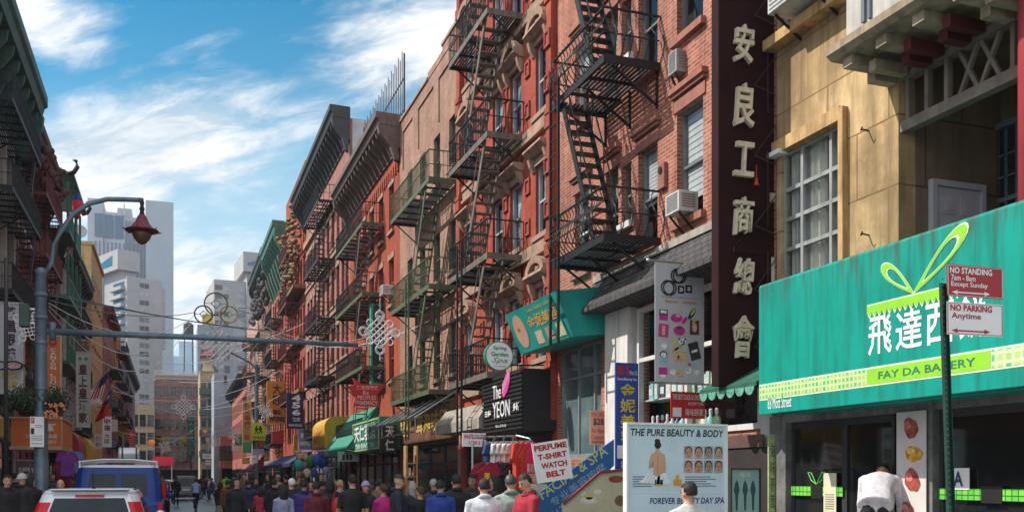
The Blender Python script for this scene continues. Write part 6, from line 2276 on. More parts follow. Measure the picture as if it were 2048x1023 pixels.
p.tube([(lx + .1, 0, a_[1]), ((a_[0] + b_[0]) / 2, 0, (a_[1] + b_[1]) / 2 + .02), (b_[0], 0, b_[1])], [.075, .062, .05], 10)
p.lathe([(.07, -.2), (.07, .2)], (lx + .25, 0, a_[1]), 10)
p.build('signal_arm', POLE, t, smooth=True)
cx, cz = ly(284, 460)
k_ = cz
p = MB()
p.lathe([(.03, .72), (.05, .6), (.035, .55), (.06, .48), (.04, .42), (.06, .36)], (cx, 0, k_), 10)
p.build('finial', IRON, t, smooth=True)
p = MB()
p.lathe([(.055, .36), (.10, .3), (.15, .17), (.24, .06), (.36, .0), (.37, -.02), (.22, -.03)], (cx, 0, k_), 16)
p.build('pagoda_shade', mat((.15, .018, .03), .55, var=.2, name='wine_red_enamel'), t, smooth=True)
p = MB()
for j in range(6):
    a = math.pi / 3 * j + .3
    p.tube([(cx + .3 * math.cos(a), .3 * math.sin(a), k_ + .0), (cx + .40 * math.cos(a), .40 * math.sin(a), k_ - .02), (cx + .43 * math.cos(a), .43 * math.sin(a), k_ + .02)], [.02, .015, .008], 5)
p.build('upturned_tip', mat((.15, .018, .03), .55, var=.2), t)
p = MB()
p.lathe([(.20, -.03), (.21, -.1), (.17, -.2), (.09, -.29), (.03, -.32)], (cx, 0, k_), 14)
p.build('globe', mat((.10, .065, .04), .25, var=.2, name='amber_glass_unlit'), t, smooth=True)
h = thing('signal_box', 'dark green control box strapped to the grey lamp post', 'control box', (lx - .3, YL, zat(655, lx, YL)))
p = MB(); p.box(-.1, .1, -.12, .12, 0, .5); p.build('case', mat((.02, .07, .05), .5, var=.2, name='dark_green_case'), h, bevel=.02)
p = MB(); p.bar((.1, 0, .4), (.2, 0, .4), .04); p.bar((.1, 0, .1), (.2, 0, .1), .04); p.build('strap', STEEL, h)
yy = YL - .25
xa, z1 = F(60, 832, yy); xb, z0 = F(88, 893, yy)
h = thing('parking_sign', 'white parking regulation sign with a red symbol strapped to the lamp post', 'street sign', (xa, yy, z0))
w, hh = xb - xa, z1 - z0
p = MB(); p.box(0, w, 0, .01, 0, hh); p.build('plate', PAPER, h)
patch(h, w, hh, .06, .32, .78, .97, RED); patch(h, w, hh, .06, .3, .42, .62, BINK)
for zz in (.7, .64, .35, .28, .22, .1):
    patch(h, w, hh, .36 if zz > .4 else .1, .9, zz, zz + .025, mat((.3, .3, .33), .6, name='grey_print'))
txt(h, 'P', .12 * w, .26 * w, .81 * hh, .94 * hh, -.008, INKW, bold=.03)
# hanging flower baskets on the lamp post
LEAF = [mat(c, .7, var=.3, sc=20, name='leaf_green') for c in ((.03, .055, .02), (.05, .08, .03), (.02, .035, .016))]
for (lab, px, py, rx_, rz_) in (('dark green hanging plant basket left of the lamp post', 45, 793, .38, .28), ('dark green hanging plant basket with orange flowers right of the lamp post', 112, 797, .30, .30)):
    cx, cz = F(px, py, YL - .1)
    h = thing('hanging_basket', lab, 'hanging plant', (cx, YL - .1, cz))
    r2 = random.Random(px)
    p = MB()
    for k in range(900):
        d = Vector((r2.gauss(0, 1), r2.gauss(0, 1), r2.gauss(0, 1))).normalized() * (r2.random() ** .45)
        lump = 1 + .35 * mnoise.noise(d * 2.2 + Vector((px, 0, 0)))
        c = Vector((d.x * rx_ * lump, d.y * rx_ * lump, d.z * rz_ * lump - (abs(d.x) ** 2) * .12))
        s = r2.uniform(.018, .042)
        e = Euler((r2.uniform(0, 6), r2.uniform(0, 6), r2.uniform(0, 6))).to_matrix()
        p.cm = r2.randrange(3)
        p.quad(*[c + e @ Vector(v) for v in ((-s, 0, 0), (0, -s * .5, 0), (s * 1.3, 0, .01), (0, s * .5, 0))])
    p.build('foliage', LEAF, h, recalc=False)
    p = MB(); p.lathe([(.05, -rz_ * .9), (.17, -rz_ * .6), (.2, -rz_ * .2)], n=10); p.build('basket', IRON, h)
    p = MB(); p.bar((0, 0, 0), ((lx - cx), .1, .15), .03); p.build('bracket', IRON, h)
    if px > 100:
        p = MB()
        for k in range(40):
            c = Vector((r2.uniform(-.2, .2), -.25, r2.uniform(-.42, -.1)))
            s = .03
            p.quad(*[c + Vector(v) for v in ((-s, 0, 0), (0, -.01, -s), (s, 0, 0), (0, .01, s))])
        p.build('flowers', mat((.55, .16, .05), .6, var=.4, sc=20, name='orange_petals'), h, recalc=False)
h = thing('pole', 'slim dark pole standing in front of the white optician sign', 'pole', (xat(12, 26), 26, 0))
p = MB(); p.lathe([(.05, .13), (.045, 7.0), (.02, 7.05)], n=10); p.build('shaft', mat((.05, .06, .065), .5, name='dark_pole'), h, smooth=True)
p = MB(); p.lathe([(.12, .13), (.12, .35), (.07, .4)], n=10); p.build('base', mat((.05, .06, .065), .5), h)

# no standing / no parking post on the right
YN = 5.0
a_ = F(1885, 566, YN); b_ = F(1900, 1023, YN)
dx = (b_[0] - a_[0]) / (a_[1] - b_[1])
xg = b_[0] + dx * b_[1]
t = thing('parking_sign_post', 'leaning green perforated post carrying red no standing and white no parking plates', 'street sign', (xg, YN, 0))
p = MB()
tilt = math.atan(dx)
H_ = a_[1] / math.cos(tilt)
p.box(-.024, .024, 0, .004, 0, H_); p.box(-.028, -.024, -.02, .004, 0, H_); p.box(.024, .028, -.02, .004, 0, H_)
M_ = Matrix.Rotation(-tilt, 4, 'Y')
p.cm = 1
for k in range(int(H_ / .04)):
    z = .1 + k * .04
    p.prism([(.007 * math.cos(q), z + .007 * math.sin(q)) for q in [math.pi / 4 * j for j in range(8)]], -.003, -.001)
p.xf(M_); p.build('post', [mat((.015, .055, .04), .5, .2, var=.3, streak=.3, name='dark_green_steel'), mat((.10, .16, .13), .6, name='punched_hole')], t)
SIGNR = mat((.36, .008, .018), .35, var=.06, name='sign_red')
SIGNW = mat((.76, .74, .74), .35, var=.05, name='sign_white')
yy = YN - .03
for (pa, pb, base, ink, lines, nm) in ((527, 600, SIGNR, SIGNW, (('NO STANDING', .05, .80, .72, .92), ('7am - 8am', .07, .50, .50, .68), ('Except Sunday', .07, .72, .27, .47)), 'no_standing_plate'),
                                       (602, 675, SIGNW, SIGNR, (('NO PARKING', .06, .80, .73, .93), ('Anytime', .08, .60, .45, .68)), 'no_parking_plate')):
    xa, z1 = F(1894, pa, yy); xb, z0 = F(2006, pb, yy)
    o = link(nm, None, t, (xa - xg, yy - YN, z0)); 
    w, hh = xb - xa, z1 - z0
    bpy.data.objects.remove(o)
    p = MB(); p.box(0, w, 0, .003, 0, hh); o = p.build(nm, base, t, loc=(xa - xg, yy - YN, z0), bevel=.0)
    o.rotation_euler.y = RAD(-.6)
    for (s, a, b, c, d) in lines:
        txt(o, s, a * w, b * w, c * hh, d * hh, -.0025, ink, bold=.03 if 'NO' in s else .016)
    p = MB()
    zc = .13 * hh
    p.prism([(.08 * w, zc), (.18 * w, zc + .07 * hh), (.18 * w, zc + .02 * hh), (.66 * w, zc + .02 * hh), (.66 * w, zc + .07 * hh), (.76 * w, zc), (.66 * w, zc - .07 * hh), (.66 * w, zc - .02 * hh), (.18 * w, zc - .02 * hh), (.18 * w, zc - .07 * hh)], -.003, -.0015)
    p.build('arrow', ink, o)
    p = MB()
    for (x0, x1, za, zb_) in ((.012, .988, .955, .967), (.012, .988, .03, .042), (.012, .02, .045, .95), (.98, .988, .045, .95)):
        p.box(x0 * w, x1 * w, -.003, -.0015, za * hh, zb_ * hh)
    p.build('border', ink, o)

# far lamp post with the school crossing sign
YF2 = 62.0
t = thing('street_lamp', 'thin far lamp post behind the yellow crossing sign with an arm over the road', 'street lamp', (0, YF2, 0))
x0, _ = F(513, 900, YF2)
ztop = F(513, 728, YF2)[1]
p = MB(); p.lathe([(.16, .13), (.13, 1.2), (.10, ztop)], (x0, 0, 0), 10); p.build('post', POLE, t)
e = F(459, 703, YF2)
p = MB(); p.tube([(x0, 0, ztop - .3), (x0 - .4, 0, ztop + .1), (e[0], 0, e[1])], .06, 7); p.build('arm', POLE, t)
p = MB(); p.loft([[(e[0] - .1 + s * dx_, y_ * .12, e[1] + dz_) for dx_, y_, dz_ in ((0, -1, 0), (0, 1, 0), (0, 1, .1), (0, -1, .1))] for s in (-.9, .0)]); p.build('lamp_head', POLE, t)
YC = 61.5
FLU = mat((.60, .68, .02), .5, var=.05, name='fluorescent_yellow')
t = thing('crossing_sign', 'fluorescent yellow school crossing sign with two figures above an ahead plate', 'street sign', (0, YC, 0))
q = [F(*v, YC) for v in ((503, 868), (503, 853), (517, 842), (531, 853), (531, 868))]
p = MB(); p.prism(q, 0, .03); p.build('plate', FLU, t)
for px in (513, 521):
    c = F(px, 858, YC)
    p = MB()
    p.prism([(c[0] - .11, c[1] - .25), (c[0] - .04, c[1] - .02), (c[0] - .12, c[1] - .02), (c[0] - .08, c[1] + .12), (c[0] + .08, c[1] + .12), (c[0] + .12, c[1] - .02), (c[0] + .05, c[1] - .02), (c[0] + .12, c[1] - .25), (c[0] + .05, c[1] - .25), (c[0], c[1] - .08), (c[0] - .05, c[1] - .25)], -.02, -.01)
    p.prism(oval(c[0], c[1] + .19, .06, .06, 10), -.02, -.01)
    p.build('figure', BINK, t)
q0 = F(503, 879, YC); q1 = F(531, 869, YC)
p = MB(); p.box(q0[0], q1[0], 0, .03, q0[1], q1[1]); p.build('ahead_plate', FLU, t)
txt(t, 'AHEAD', q0[0] + .05, q1[0] - .05, q0[1] + .07, q1[1] - .07, -.015, BINK, bold=.02)
t = thing('street_name_sign', 'small lilac blade sign on the far lamp post under the yellow crossing sign', 'street sign', (0, YC, 0))
q0 = F(505, 908, YC); q1 = F(528, 897, YC)
p = MB(); p.box(q0[0], q1[0], 0, .03, q0[1], q1[1]); p.build('plate', mat((.32, .34, .52), .5, name='lilac_plate'), t)
p = MB(); p.box(q0[0], q0[0] + .04, .03, .3, q0[1] + .1, q0[1] + .15); p.build('clamp', STEEL, t)
for (lab, pxa, pxb, pya, pyb, Y) in (('white notice plate on a post in the middle distance', 504, 515, 909, 925, 60.5), ('white direction plate on a post far up the street', 405, 423, 906, 917, 95), ('second white plate under the direction plate', 411, 421, 919, 929, 95)):
    t, w, h = psign('sign_plate', lab, 'street sign', pxa, pxb, pya, pyb, Y, PAPER, th=.03)
    patch(t, w, h, .15, .85, .5, .6, mat((.3, .3, .33), .6), y=-.02)
    p = MB(); p.box(w * .45, w * .55, .031, .08, -(zat(pyb, xat(pxa, Y), Y)), h); p.build('post', POLE, t)

# flags
FRED = mat((.55, .012, .03), .7, var=.15, name='red_flag_cloth')
FBLU = mat((.02, .03, .22), .7, var=.1, name='blue_flag_cloth')
FWH = mat((.72, .70, .72), .7, var=.05, name='white_flag_cloth')


def flag(label, pxa, pya, pxb, pyb, Y, kind, drop=1.6, hang=True):
    a, b = F(pxa, pya, Y), F(pxb, pyb, Y)
    tt = thing('flag', label, 'flag', (0, Y, 0))
    p = MB(); p.tube([(a[0], 0, a[1]), (b[0], 0, b[1])], .035, 6); p.ell((b[0], 0, b[1] + .05), (.07,) * 3, 8, 6); p.build('pole', mat((.4, .4, .4), .4, .5, name='pole_grey'), tt)
    A, B = Vector((a[0], 0, a[1])), Vector((b[0], 0, b[1]))
    top, bot = B, A + (B - A) * .35
    N, Mr = 12, 10
    g = MB()
    for i in range(N):
        for j in range(Mr):
            f0, f1, g0, g1 = i / N, (i + 1) / N, j / Mr, (j + 1) / Mr

            def P(f, gg):
                c = top + (bot - top) * f
                dirx = -1 if b[0] > a[0] else 1
                return c + Vector((dirx * .35 * gg * drop * (.6 + .4 * math.sin(f * 2)) + .05 * math.sin(f * 9), .16 * math.sin(f * 14 + gg * 2), -drop * gg * (1 - .25 * f) + .05 * math.sin(f * 11)))
            can = f0 < .5 and g0 < .45
            if kind == 'us':
                g.cm = 1 if can else (0 if (i % 2) else 2)
            else:
                g.cm = 1 if can else 0
                if can and .1 < f0 < .4 and .1 < g0 < .3:
                    g.cm = 2
            g.quad(P(f0, g0), P(f1, g0), P(f1, g1), P(f0, g1))
    g.build('cloth', [FRED, FBLU, FWH], tt, recalc=False)
    return tt


flag('striped red and white flag with a blue corner leaning out over the left pavement', 182, 778, 216, 742, 62, 'us', 1.5)
flag('red flag with blue corner and white sun leaning out over the left pavement', 204, 812, 224, 772, 60, 'roc', 1.9)
fx, fz = F(150, 384, 56)
t = thing('flag', 'red flag with blue top furled on a tall roof pole above the green pagoda balconies', 'flag', (fx, 56, fz))
p = MB(); p.tube([(0, 0, -4.0), (0, 0, .15)], .035, 6); p.ell((0, 0, .2), (.07,) * 3, 8, 6); p.build('pole', IRON, t)
p = MB()
p.cm = 1; p.lathe([(.04, -.02), (.15, -.18), (.22, -.40), (.24, -.46)], (.12, 0, 0), 12)
p.cm = 0; p.lathe([(.24, -.461), (.27, -.75), (.21, -1.05), (.12, -1.28), (.04, -1.45)], (.12, 0, 0), 12)
p.build('cloth', [FRED, FBLU], t, smooth=True)
flag('red and white flag hanging from a low pole among the pagoda balconies', 143, 515, 147, 455, 59, 'us', 1.2)

# ---- festoon wires, knots and coins over the road
WIRE = mat((.75, .76, .78), .5, .0, name='pale_wire')
WIRED = mat((.10, .12, .14), .5, name='dark_wire')


def wire(a, b, sag, dark=False, r=.012):
    A = Vector((xat(a[0], a[2]), a[2], 0)); A.z = zat(a[1], A.x, A.y)
    B = Vector((xat(b[0], b[2]), b[2], 0)); B.z = zat(b[1], B.x, B.y)
    tt = thing('festoon_wire', 'thin dark overhead wire strung across the street' if dark else 'thin pale festoon wire sagging across the street', 'wire', tuple(A), 0, 'dark overhead wires' if dark else 'pale festoon wires')
    p = MB()
    p.tube([(B - A) * (k / 12) + Vector((0, 0, -sag * 4 * (k / 12) * (1 - k / 12))) for k in range(13)], r, 4)
    p.build('cable', WIRED if dark else WIRE, tt)


K = 38.0
for a, b, s, d in (((98, 600, 23.2), (388, 624, K), .25, True), ((98, 606, 23.2), (388, 632, K), .7, False), ((98, 612, 23.2), (386, 640, K), 1.2, False), ((100, 590, 23.2), (620, 668, 60), .2, True),
                   ((98, 620, 23.2), (372, 655, K), 1.5, False), ((474, 620, K), (742, 650, 42), .2, True), ((474, 626, K), (742, 672, 42), .6, False), ((474, 634, K), (738, 690, 42), .5, False), ((100, 585, 23.2), (800, 655, 39), .5, True),
                   ((474, 640, K), (860, 640, 33), 1.0, False), ((220, 640, 62), (620, 640, 62), 1.6, False), ((260, 745, 110), (560, 735, 90), 1.2, False), ((225, 770, 60), (560, 790, 62), 1.6, False), ((225, 780, 60), (560, 740, 62), 1.2, False),
                   ((262, 800, 110), (505, 800, 100), 1.0, False), ((270, 820, 110), (545, 770, 80), .9, False), ((230, 860, 70), (470, 850, 80), .8, False), ((250, 905, 70), (400, 850, 90), .5, False), ((280, 800, 120), (520, 720, 62), .4, True),
                   ((240, 700, 62), (500, 690, 62), 1.0, False), ((476, 616, K), (560, 600, 62), .1, True)):
    wire(a, b, s, d)


def knot(label, px, py, wpx, Y, rz=0., tilt=0., col=None):
    x, z = F(px, py, Y)
    s = wpx / FPX * (x * SN + Y * CS)
    tt = thing('knot_ornament', label, 'knot ornament', (x, Y, z), rz, 'lattice knot ornaments')
    tt.rotation_euler.y = tilt
    m = col or mat((.80, .82, .85), .4, .0, var=.05, name='silver_tinsel')
    p = MB()
    n = 6
    h = s * .30
    r = s * .0135
    for k in range(n):
        o = -h + 2 * h * k / (n - 1)
        for sg in (1, -1):
            a = Vector((o - h, 0, (o + h) * sg)) * .5 * 1.0
            b = Vector((o + h, 0, (o - h) * sg)) * .5
            p.tube([a * 1.15 + Vector((0, .004 * sg, 0)), b * 1.15 + Vector((0, .004 * sg, 0))], r, 5)
    p.build('lattice', m, tt)
    p = MB()
    for (cx, cz, rr) in ((-.36, 0, .10), (.36, 0, .10), (0, .36, .10), (0, -.38, .10), (-.22, .2, .07), (.22, .2, .07), (-.22, -.2, .07), (.22, -.2, .07)):
        p.tube([(s * (cx + rr * math.cos(q)), 0, s * (cz + rr * math.sin(q))) for q in [2 * math.pi * j / 14 for j in range(14)]], r, 5, True)
        if rr > .08:
            p.tube([(s * (cx + rr * .7 * math.cos(q)), 0, s * (cz + rr * .7 * math.sin(q))) for q in [2 * math.pi * j / 14 for j in range(14)]], r * .7, 5, True)
    p.build('loop', m, tt)
    p = MB(); p.tube([(0, 0, -s * .46), (0, 0, -s * .62)], s * .012, 5); p.tube([(0, 0, s * .46), (0, 0, s * .75)], s * .006, 5); p.build('hanger', m, tt)
    return tt


knot('large silver lattice knot hanging over the green vertical tea sign', 760, 664, 92, 31)
knot('silver lattice knot hanging just under the gilded coins', 438, 692, 96, K - .3, .5)
knot('tilted silver lattice knot at the left edge beside the lamp post', 58, 652, 74, 31, .6, .5)
knot('silver lattice knot in the middle distance over the road', 367, 813, 50, 85)
knot('tilted silver lattice knot beside the orange restaurant sign', 531, 822, 40, 52, .5, .4)
knot('small tilted silver lattice knot over the road near the dark green pylon', 424, 882, 34, 90, .5, .4)
knot('small silver lattice knot low over the far left of the road', 330, 893, 30, 95, .4, .5)
knot('small silver lattice knot in front of the yellow vertical sign', 470, 868, 34, 80, .5, -.5)
knot('slanted silver lattice knot by the pale restaurant sign', 188, 792, 44, 66, .7, .6)
t = thing('coin_ornament', 'three gilded open rings shaped as old coins hung above the road', 'coin ornament', (0, K, 0))
for (px, py, r_, col) in ((407, 628, 17, (.12, .10, .05)), (432, 607, 22, (.20, .16, .06)), (458, 628, 16.5, (.45, .38, .05))):
    x, z = F(px, py, K)
    R_ = r_ / FPX * (x * SN + K * CS)
    m_ = mat(col, .45, .4, var=.2, name='dulled_gilt')
    p = MB()
    p.tube([(x + R_ * math.cos(q), 0, z + R_ * math.sin(q)) for q in [2 * math.pi * j / 28 for j in range(28)]], .03, 6, True)
    p.tube([(x + R_ * .42 * math.cos(q), 0, z + R_ * .42 * math.sin(q)) for q in [math.pi / 2 * j for j in range(4)]], .025, 5, True)
    p.tube([(x - R_, 0, z), (x - R_ * .42, 0, z)], .012, 4); p.tube([(x + R_, 0, z), (x + R_ * .42, 0, z)], .012, 4)
    p.build('coin', m_, t)
x, z = F(432, 640, K)
p = MB(); p.tube([(x - .35, 0, z - .1), (x, 0, z + .25), (x + .35, 0, z - .1), (x, 0, z - .4)], .02, 5, True); p.build('diamond', mat((.25, .25, .2), .5, name='grey_gilt'), t)
for (lab, px, py, rp, Y, col) in (('glowing orange paper lantern hanging low over the far left of the road', 303, 884, 7, 90, (.75, .22, .04)), ('small orange lantern far off beside the dark green pylon', 410, 862, 4, 110, (.6, .16, .03)), ('yellow star tinsel hanging over the road beyond the lantern', 327, 876, 11, 105, (.55, .42, .03)), ('yellow tinsel bunch hanging by the rose brown tenement', 368, 878, 9, 112, (.55, .40, .03))):
    x, z = F(px, py, Y)
    R_ = rp / FPX * (x * SN + Y * CS)
    tin = 'tinsel' in lab
    t = thing('tinsel_star' if tin else 'lantern', lab, 'tinsel' if tin else 'lantern', (x, Y, z))
    p = MB()
    if tin:
        r2 = random.Random(px)
        for k in range(26):
            q = r2.uniform(0, 6.28); l = R_ * r2.uniform(.5, 1.3)
            p.bar((0, 0, 0), (l * math.cos(q), r2.uniform(-.2, .2), l * .7 * math.sin(q)), .09, .05)
    else:
        p.ell((0, 0, 0), (R_, R_, R_ * .9), 12, 8)
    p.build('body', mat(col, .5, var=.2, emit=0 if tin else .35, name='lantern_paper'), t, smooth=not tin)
    p = MB(); p.tube([(0, 0, R_ * .8), (0, 0, R_ * 2)], .02, 4); p.build('hanger', WIRED, t)
# ================================================================== VEHICLES


def rrect(hw, y0, y1, r, z, n=5, hwf=None):
    """rounded rectangle outline: half width hw at y0 (rear), hwf at y1 (front)"""
    hwf = hwf or hw
    pts = []
    for (cx, cy, a0, h) in ((1, y0, -90, hw), (1, y1, 0, hwf), (-1, y1, 90, hwf), (-1, y0, 180, hw)):
        sx = cx * (h - r)
        sy = cy + (r if cy == y0 else -r)
        for k in range(n):
            a = RAD(a0 + 90 * k / (n - 1))
            pts.append((sx + r * math.cos(a), sy + r * math.sin(a), z))
    return pts


def vehicle(name, label, cat, x, y, L, Wd, H, paint, belt, cab, rz=0., kind='hatch', lights=(.9, 1.4), roof=None):
    """rear end at local y = 0, nose at y = L (pointing up the street); cab = (rear at belt, front at belt, rear at roof, front at roof)"""
    t = thing(name, label, cat, (x, y, 0.0), rz)
    hw = Wd / 2
    b = MB()
    prof = [(.22, .90, .04, .06), (.40, .98, 0, .03), (.62, 1.0, -.02, 0), (belt - .08, .99, .0, .04), (belt, .95, .04, .10)]
    b.loft([rrect(hw * k, a + 0, L - c, .22, z, hwf=hw * k * .94) for (z, k, a, c) in prof])
    b.build('body', paint, t, smooth=False, bevel=.02)
    hr = H
    rings = []
    n = 5
    nz = 5
    for i in range(nz + 1):
        f = i / nz
        e = f ** 1.25
        z = belt - .01 + (hr - .05 - belt) * f
        rings.append(rrect(hw * (.93 - (.16 if kind != 'van' else .07) * e), cab[0] + (cab[2] - cab[0]) * e, cab[1] + (cab[3] - cab[1]) * f, .20, z, n))
    last = rings[-1]
    cyy = (cab[2] + cab[3]) / 2
    for ins, dz in ((.955, .035), (.86, .055), (.6, .065)):
        rings.append([(px * ins, cyy + (py - cyy) * ins, hr - .05 + dz) for px, py, pz in last])
    c = MB()
    c.loft(rings[:nz + 1])
    c.build('cabin', paint, t, smooth=False)
    c = MB()
    c.loft(rings[nz:])
    c.build('roof', roof or paint, t, smooth=True)

    def panel(idx, f0, f1, m, nm, out=.008, parent=t, steps=4):
        g = MB()
        N = len(rings[0])
        rr = []
        for s in range(steps + 1):
            f = (f0 + (f1 - f0) * s / steps) * nz
            i = min(int(f), nz - 1)
            q = f - i
            row = []
            for k in idx:
                if isinstance(k, tuple):
                    k0, k1, w_ = k
                else:
                    k0, k1, w_ = k % N, k % N, 0
                P = lambda ri, kk: Vector(rings[ri][kk])
                p0 = P(i, k0) * (1 - w_) + P(i, k1) * w_
                p1 = P(i + 1, k0) * (1 - w_) + P(i + 1, k1) * w_
                p_ = p0 * (1 - q) + p1 * q
                ctr = Vector((0, (cab[0] + cab[1]) / 2, p_.z))
                d = (p_ - ctr)
                d.x /= hw * hw
                d.y /= ((cab[1] - cab[0]) / 2) ** 2
                row.append(p_ + d.normalized() * out)
            rr.append(row)
        for i in range(steps):
            for k in range(len(idx) - 1):
                g.quad(rr[i][k], rr[i][k + 1], rr[i + 1][k + 1], rr[i + 1][k])
        return g.build(nm, m, parent, smooth=True)
    # outline indices: 0-4 rear right corner, 5-9 front right, 10-14 front left, 15-19 rear left
    CARGL = mat((.008, .022, .03), .08, var=.4, sc=1.5, spec=.35, name='tinted_car_glass')
    if kind == 'van':
        panel([(0, 19, .06), (0, 19, .26), (0, 19, .46)], .18, .82, CARGL, 'rear_window')
        panel([(0, 19, .54), (0, 19, .74), (0, 19, .94)], .18, .82, CARGL, 'rear_window')
        panel([(0, 19, .495), (0, 19, .505)], -.0, .98, BLACK, 'door_gap', .006)
    else:
        panel([(0, 19, .02), (0, 19, .25), (0, 19, .5), (0, 19, .75), (0, 19, .98)], .06, .86, CARGL, 'rear_window')
        panel([(0, 19, .3), (0, 19, .5), (0, 19, .7)], .90, .97, mat((.5, .008, .012), .3, spec=.4, name='brake_light'), 'brake_light', .02)
    panel([(9, 10, .03), (9, 10, .3), (9, 10, .7), (9, 10, .97)], .05, .92, CARGL, 'windscreen')
    for a, b_ in ((4, 5), (15, 14)):
        panel([(a, b_, .06), (a, b_, .25), (a, b_, .45)], .1, .85, CARGL, 'side_window')
        panel([(a, b_, .49), (a, b_, .7), (a, b_, .92)], .1, .85, CARGL, 'side_window')
    TL = mat((.55, .004, .02), .3, var=.1, spec=.4, name='red_tail_lens')
    if kind != 'van':
        for idx in ((0, 1, 2, 3), (16, 17, 18, 19)):
            panel(list(idx), -.05, .74, TL, 'tail_light', .014)
    else:
        for s in (-1, 1):
            g = MB(); g.box(s * hw * .93 - .09, s * hw * .93 + .03, -.03, .12, .75, 1.08); g.build('tail_light', TL, t, bevel=.015)
    g = MB(); g.box(-hw * .92, hw * .92, -.09, .25, .36, .62); g.build('bumper', paint if kind != 'van' else DKF, t, bevel=.05)
    g = MB(); g.box(-.26, .26, -.115, -.095, .70 if kind == 'van' else .72, .86); g.build('number_plate', PAPER, t)
    for s in (-1, 1):
        for yy in (L * .19, L * .81):
            q = MB(); q.lathe([(.2, -.1), (.31, -.1), (.33, -.06), (.33, .06), (.31, .1), (.2, .1)], n=22); q.xf(Matrix.Translation((s * (hw - .1), yy, .33)) @ Matrix.Rotation(RAD(90), 4, 'Y'))
            wh = q.build('wheel', mat((.015, .015, .016), .8, name='tyre_rubber'), t, smooth=False)
            q = MB(); q.lathe([(.03, -.09), (.19, -.105), (.19, .105), (.03, .09)], n=14); q.xf(Matrix.Translation((s * (hw - .1), yy, .33)) @ Matrix.Rotation(RAD(90), 4, 'Y'))
            q.build('rim', STEEL, wh)
        g = MB(); g.ell((s * (hw + .10), cab[3] + .2, belt + .07), (.1, .06, .08), 8, 6); g.bar((s * (hw - .08), cab[3] + .25, belt + .02), (s * (hw + .06), cab[3] + .22, belt + .05), .03); g.build('wing_mirror', paint, t, smooth=True)
        g = MB(); g.box(s * hw * .7 - .18, s * hw * .7 + .18, L - .1, L - .0, .6, .76); g.build('headlight', GLASS_B, t, bevel=.03)
        g = MB(); g.tube([(s * hw * .70, cab[2] + .25, hr + .0), (s * hw * .70, cab[3] - .25, hr + .01)], .016, 5); g.build('roof_seam', DKF, t)
    return t


CARW = mat((.66, .68, .72), .22, .15, var=.05, spec=.8, name='white_pearl_paint')
t = vehicle('hatchback', 'white hatchback in front at the left with tall red tail lights and a roof aerial', 'car', -1.2, 15.6, 4.4, 1.78, 1.47, CARW, .93, (.16, 3.2, .42, 2.35))
p = MB(); p.tube([(.03, .75, 1.48), (.03, .66, 1.53), (.03, .5, 1.76)], [.03, .014, .006], 6); p.build('aerial', BLACK, t)
p = MB(); p.box(-.56, .56, .34, .62, 1.462, 1.484); p.build('spoiler', CARW, t, bevel=.008)
VBL = mat((.006, .045, .27), .3, .0, var=.08, spec=.35, name='royal_blue_paint')
t = vehicle('van', 'royal blue van with white roof and a ladder rack in front of the white hatchback', 'van', -1.17, 23.3, 5.0, 2.0, 1.95, VBL, 1.12, (.08, 4.1, .3, 3.2), kind='van', roof=CARW)
p = MB()
for s in (-1, 1):
    p.tube([(s * .82, .35, 2.02), (s * .82, 3.0, 2.02)], .03, 7)
for y in (.4, 1.2, 2.0, 2.8):
    p.tube([(-.82, y, 2.02), (-.3, y, 2.07), (.3, y, 2.07), (.82, y, 2.02)], .028, 7)
    for s in (-1, 1):
        p.bar((s * .82, y, 1.88), (s * .82, y, 2.02), .04)
p.build('roof_rack', mat((.55, .56, .56), .4, .5, name='galvanised'), t)
p = MB(); p.lathe([(.05, -.24), (.13, -.23), (.14, -.20), (.14, .20), (.13, .23), (.05, .24)], n=16); p.xf(Matrix.Translation((.2, .9, 2.23)) @ Matrix.Rotation(RAD(90), 4, 'Y')); 
tk = thing('water_can', 'pale metal canister lying on the roof rack of the blue van', 'canister', (-1.17, 23.3, 0)); p.build('shell', mat((.55, .58, .6), .35, .5, name='pale_metal'), tk, smooth=True)
p = MB()
for x in (-.2, .24):
    p.lathe([(.145, -.02), (.145, .02)], n=16); p.xf(Matrix.Translation((.2 + x * .7, .9, 2.23)) @ Matrix.Rotation(RAD(90), 4, 'Y'), len(p.v) - 32)
p.build('band', DKF, tk)
BLK = mat((.012, .013, .016), .25, .1, var=.1, spec=.8, name='black_car_paint')
vehicle('suv', 'black car parked just past the blue van', 'car', -1.0, 31.5, 4.6, 1.82, 1.72, BLK, 1.02, (.12, 3.2, .4, 2.3))
vehicle('suv', 'second black car parked further on along the left kerb', 'car', -1.0, 38.5, 4.6, 1.82, 1.7, BLK, 1.02, (.12, 3.2, .4, 2.3))
vehicle('sedan', 'white car stopped far up the street under the red awning', 'car', xat(331, 92) , 92, 4.5, 1.8, 1.5, CARW, .92, (.5, 3.3, 1.0, 2.5))
vehicle('minivan', 'grey minivan standing far up the street beside the cyclist', 'car', xat(372, 74), 74, 4.8, 1.95, 1.8, mat((.12, .13, .13), .3, .3, name='grey_car_paint'), 1.0, (.1, 3.6, .3, 2.8))
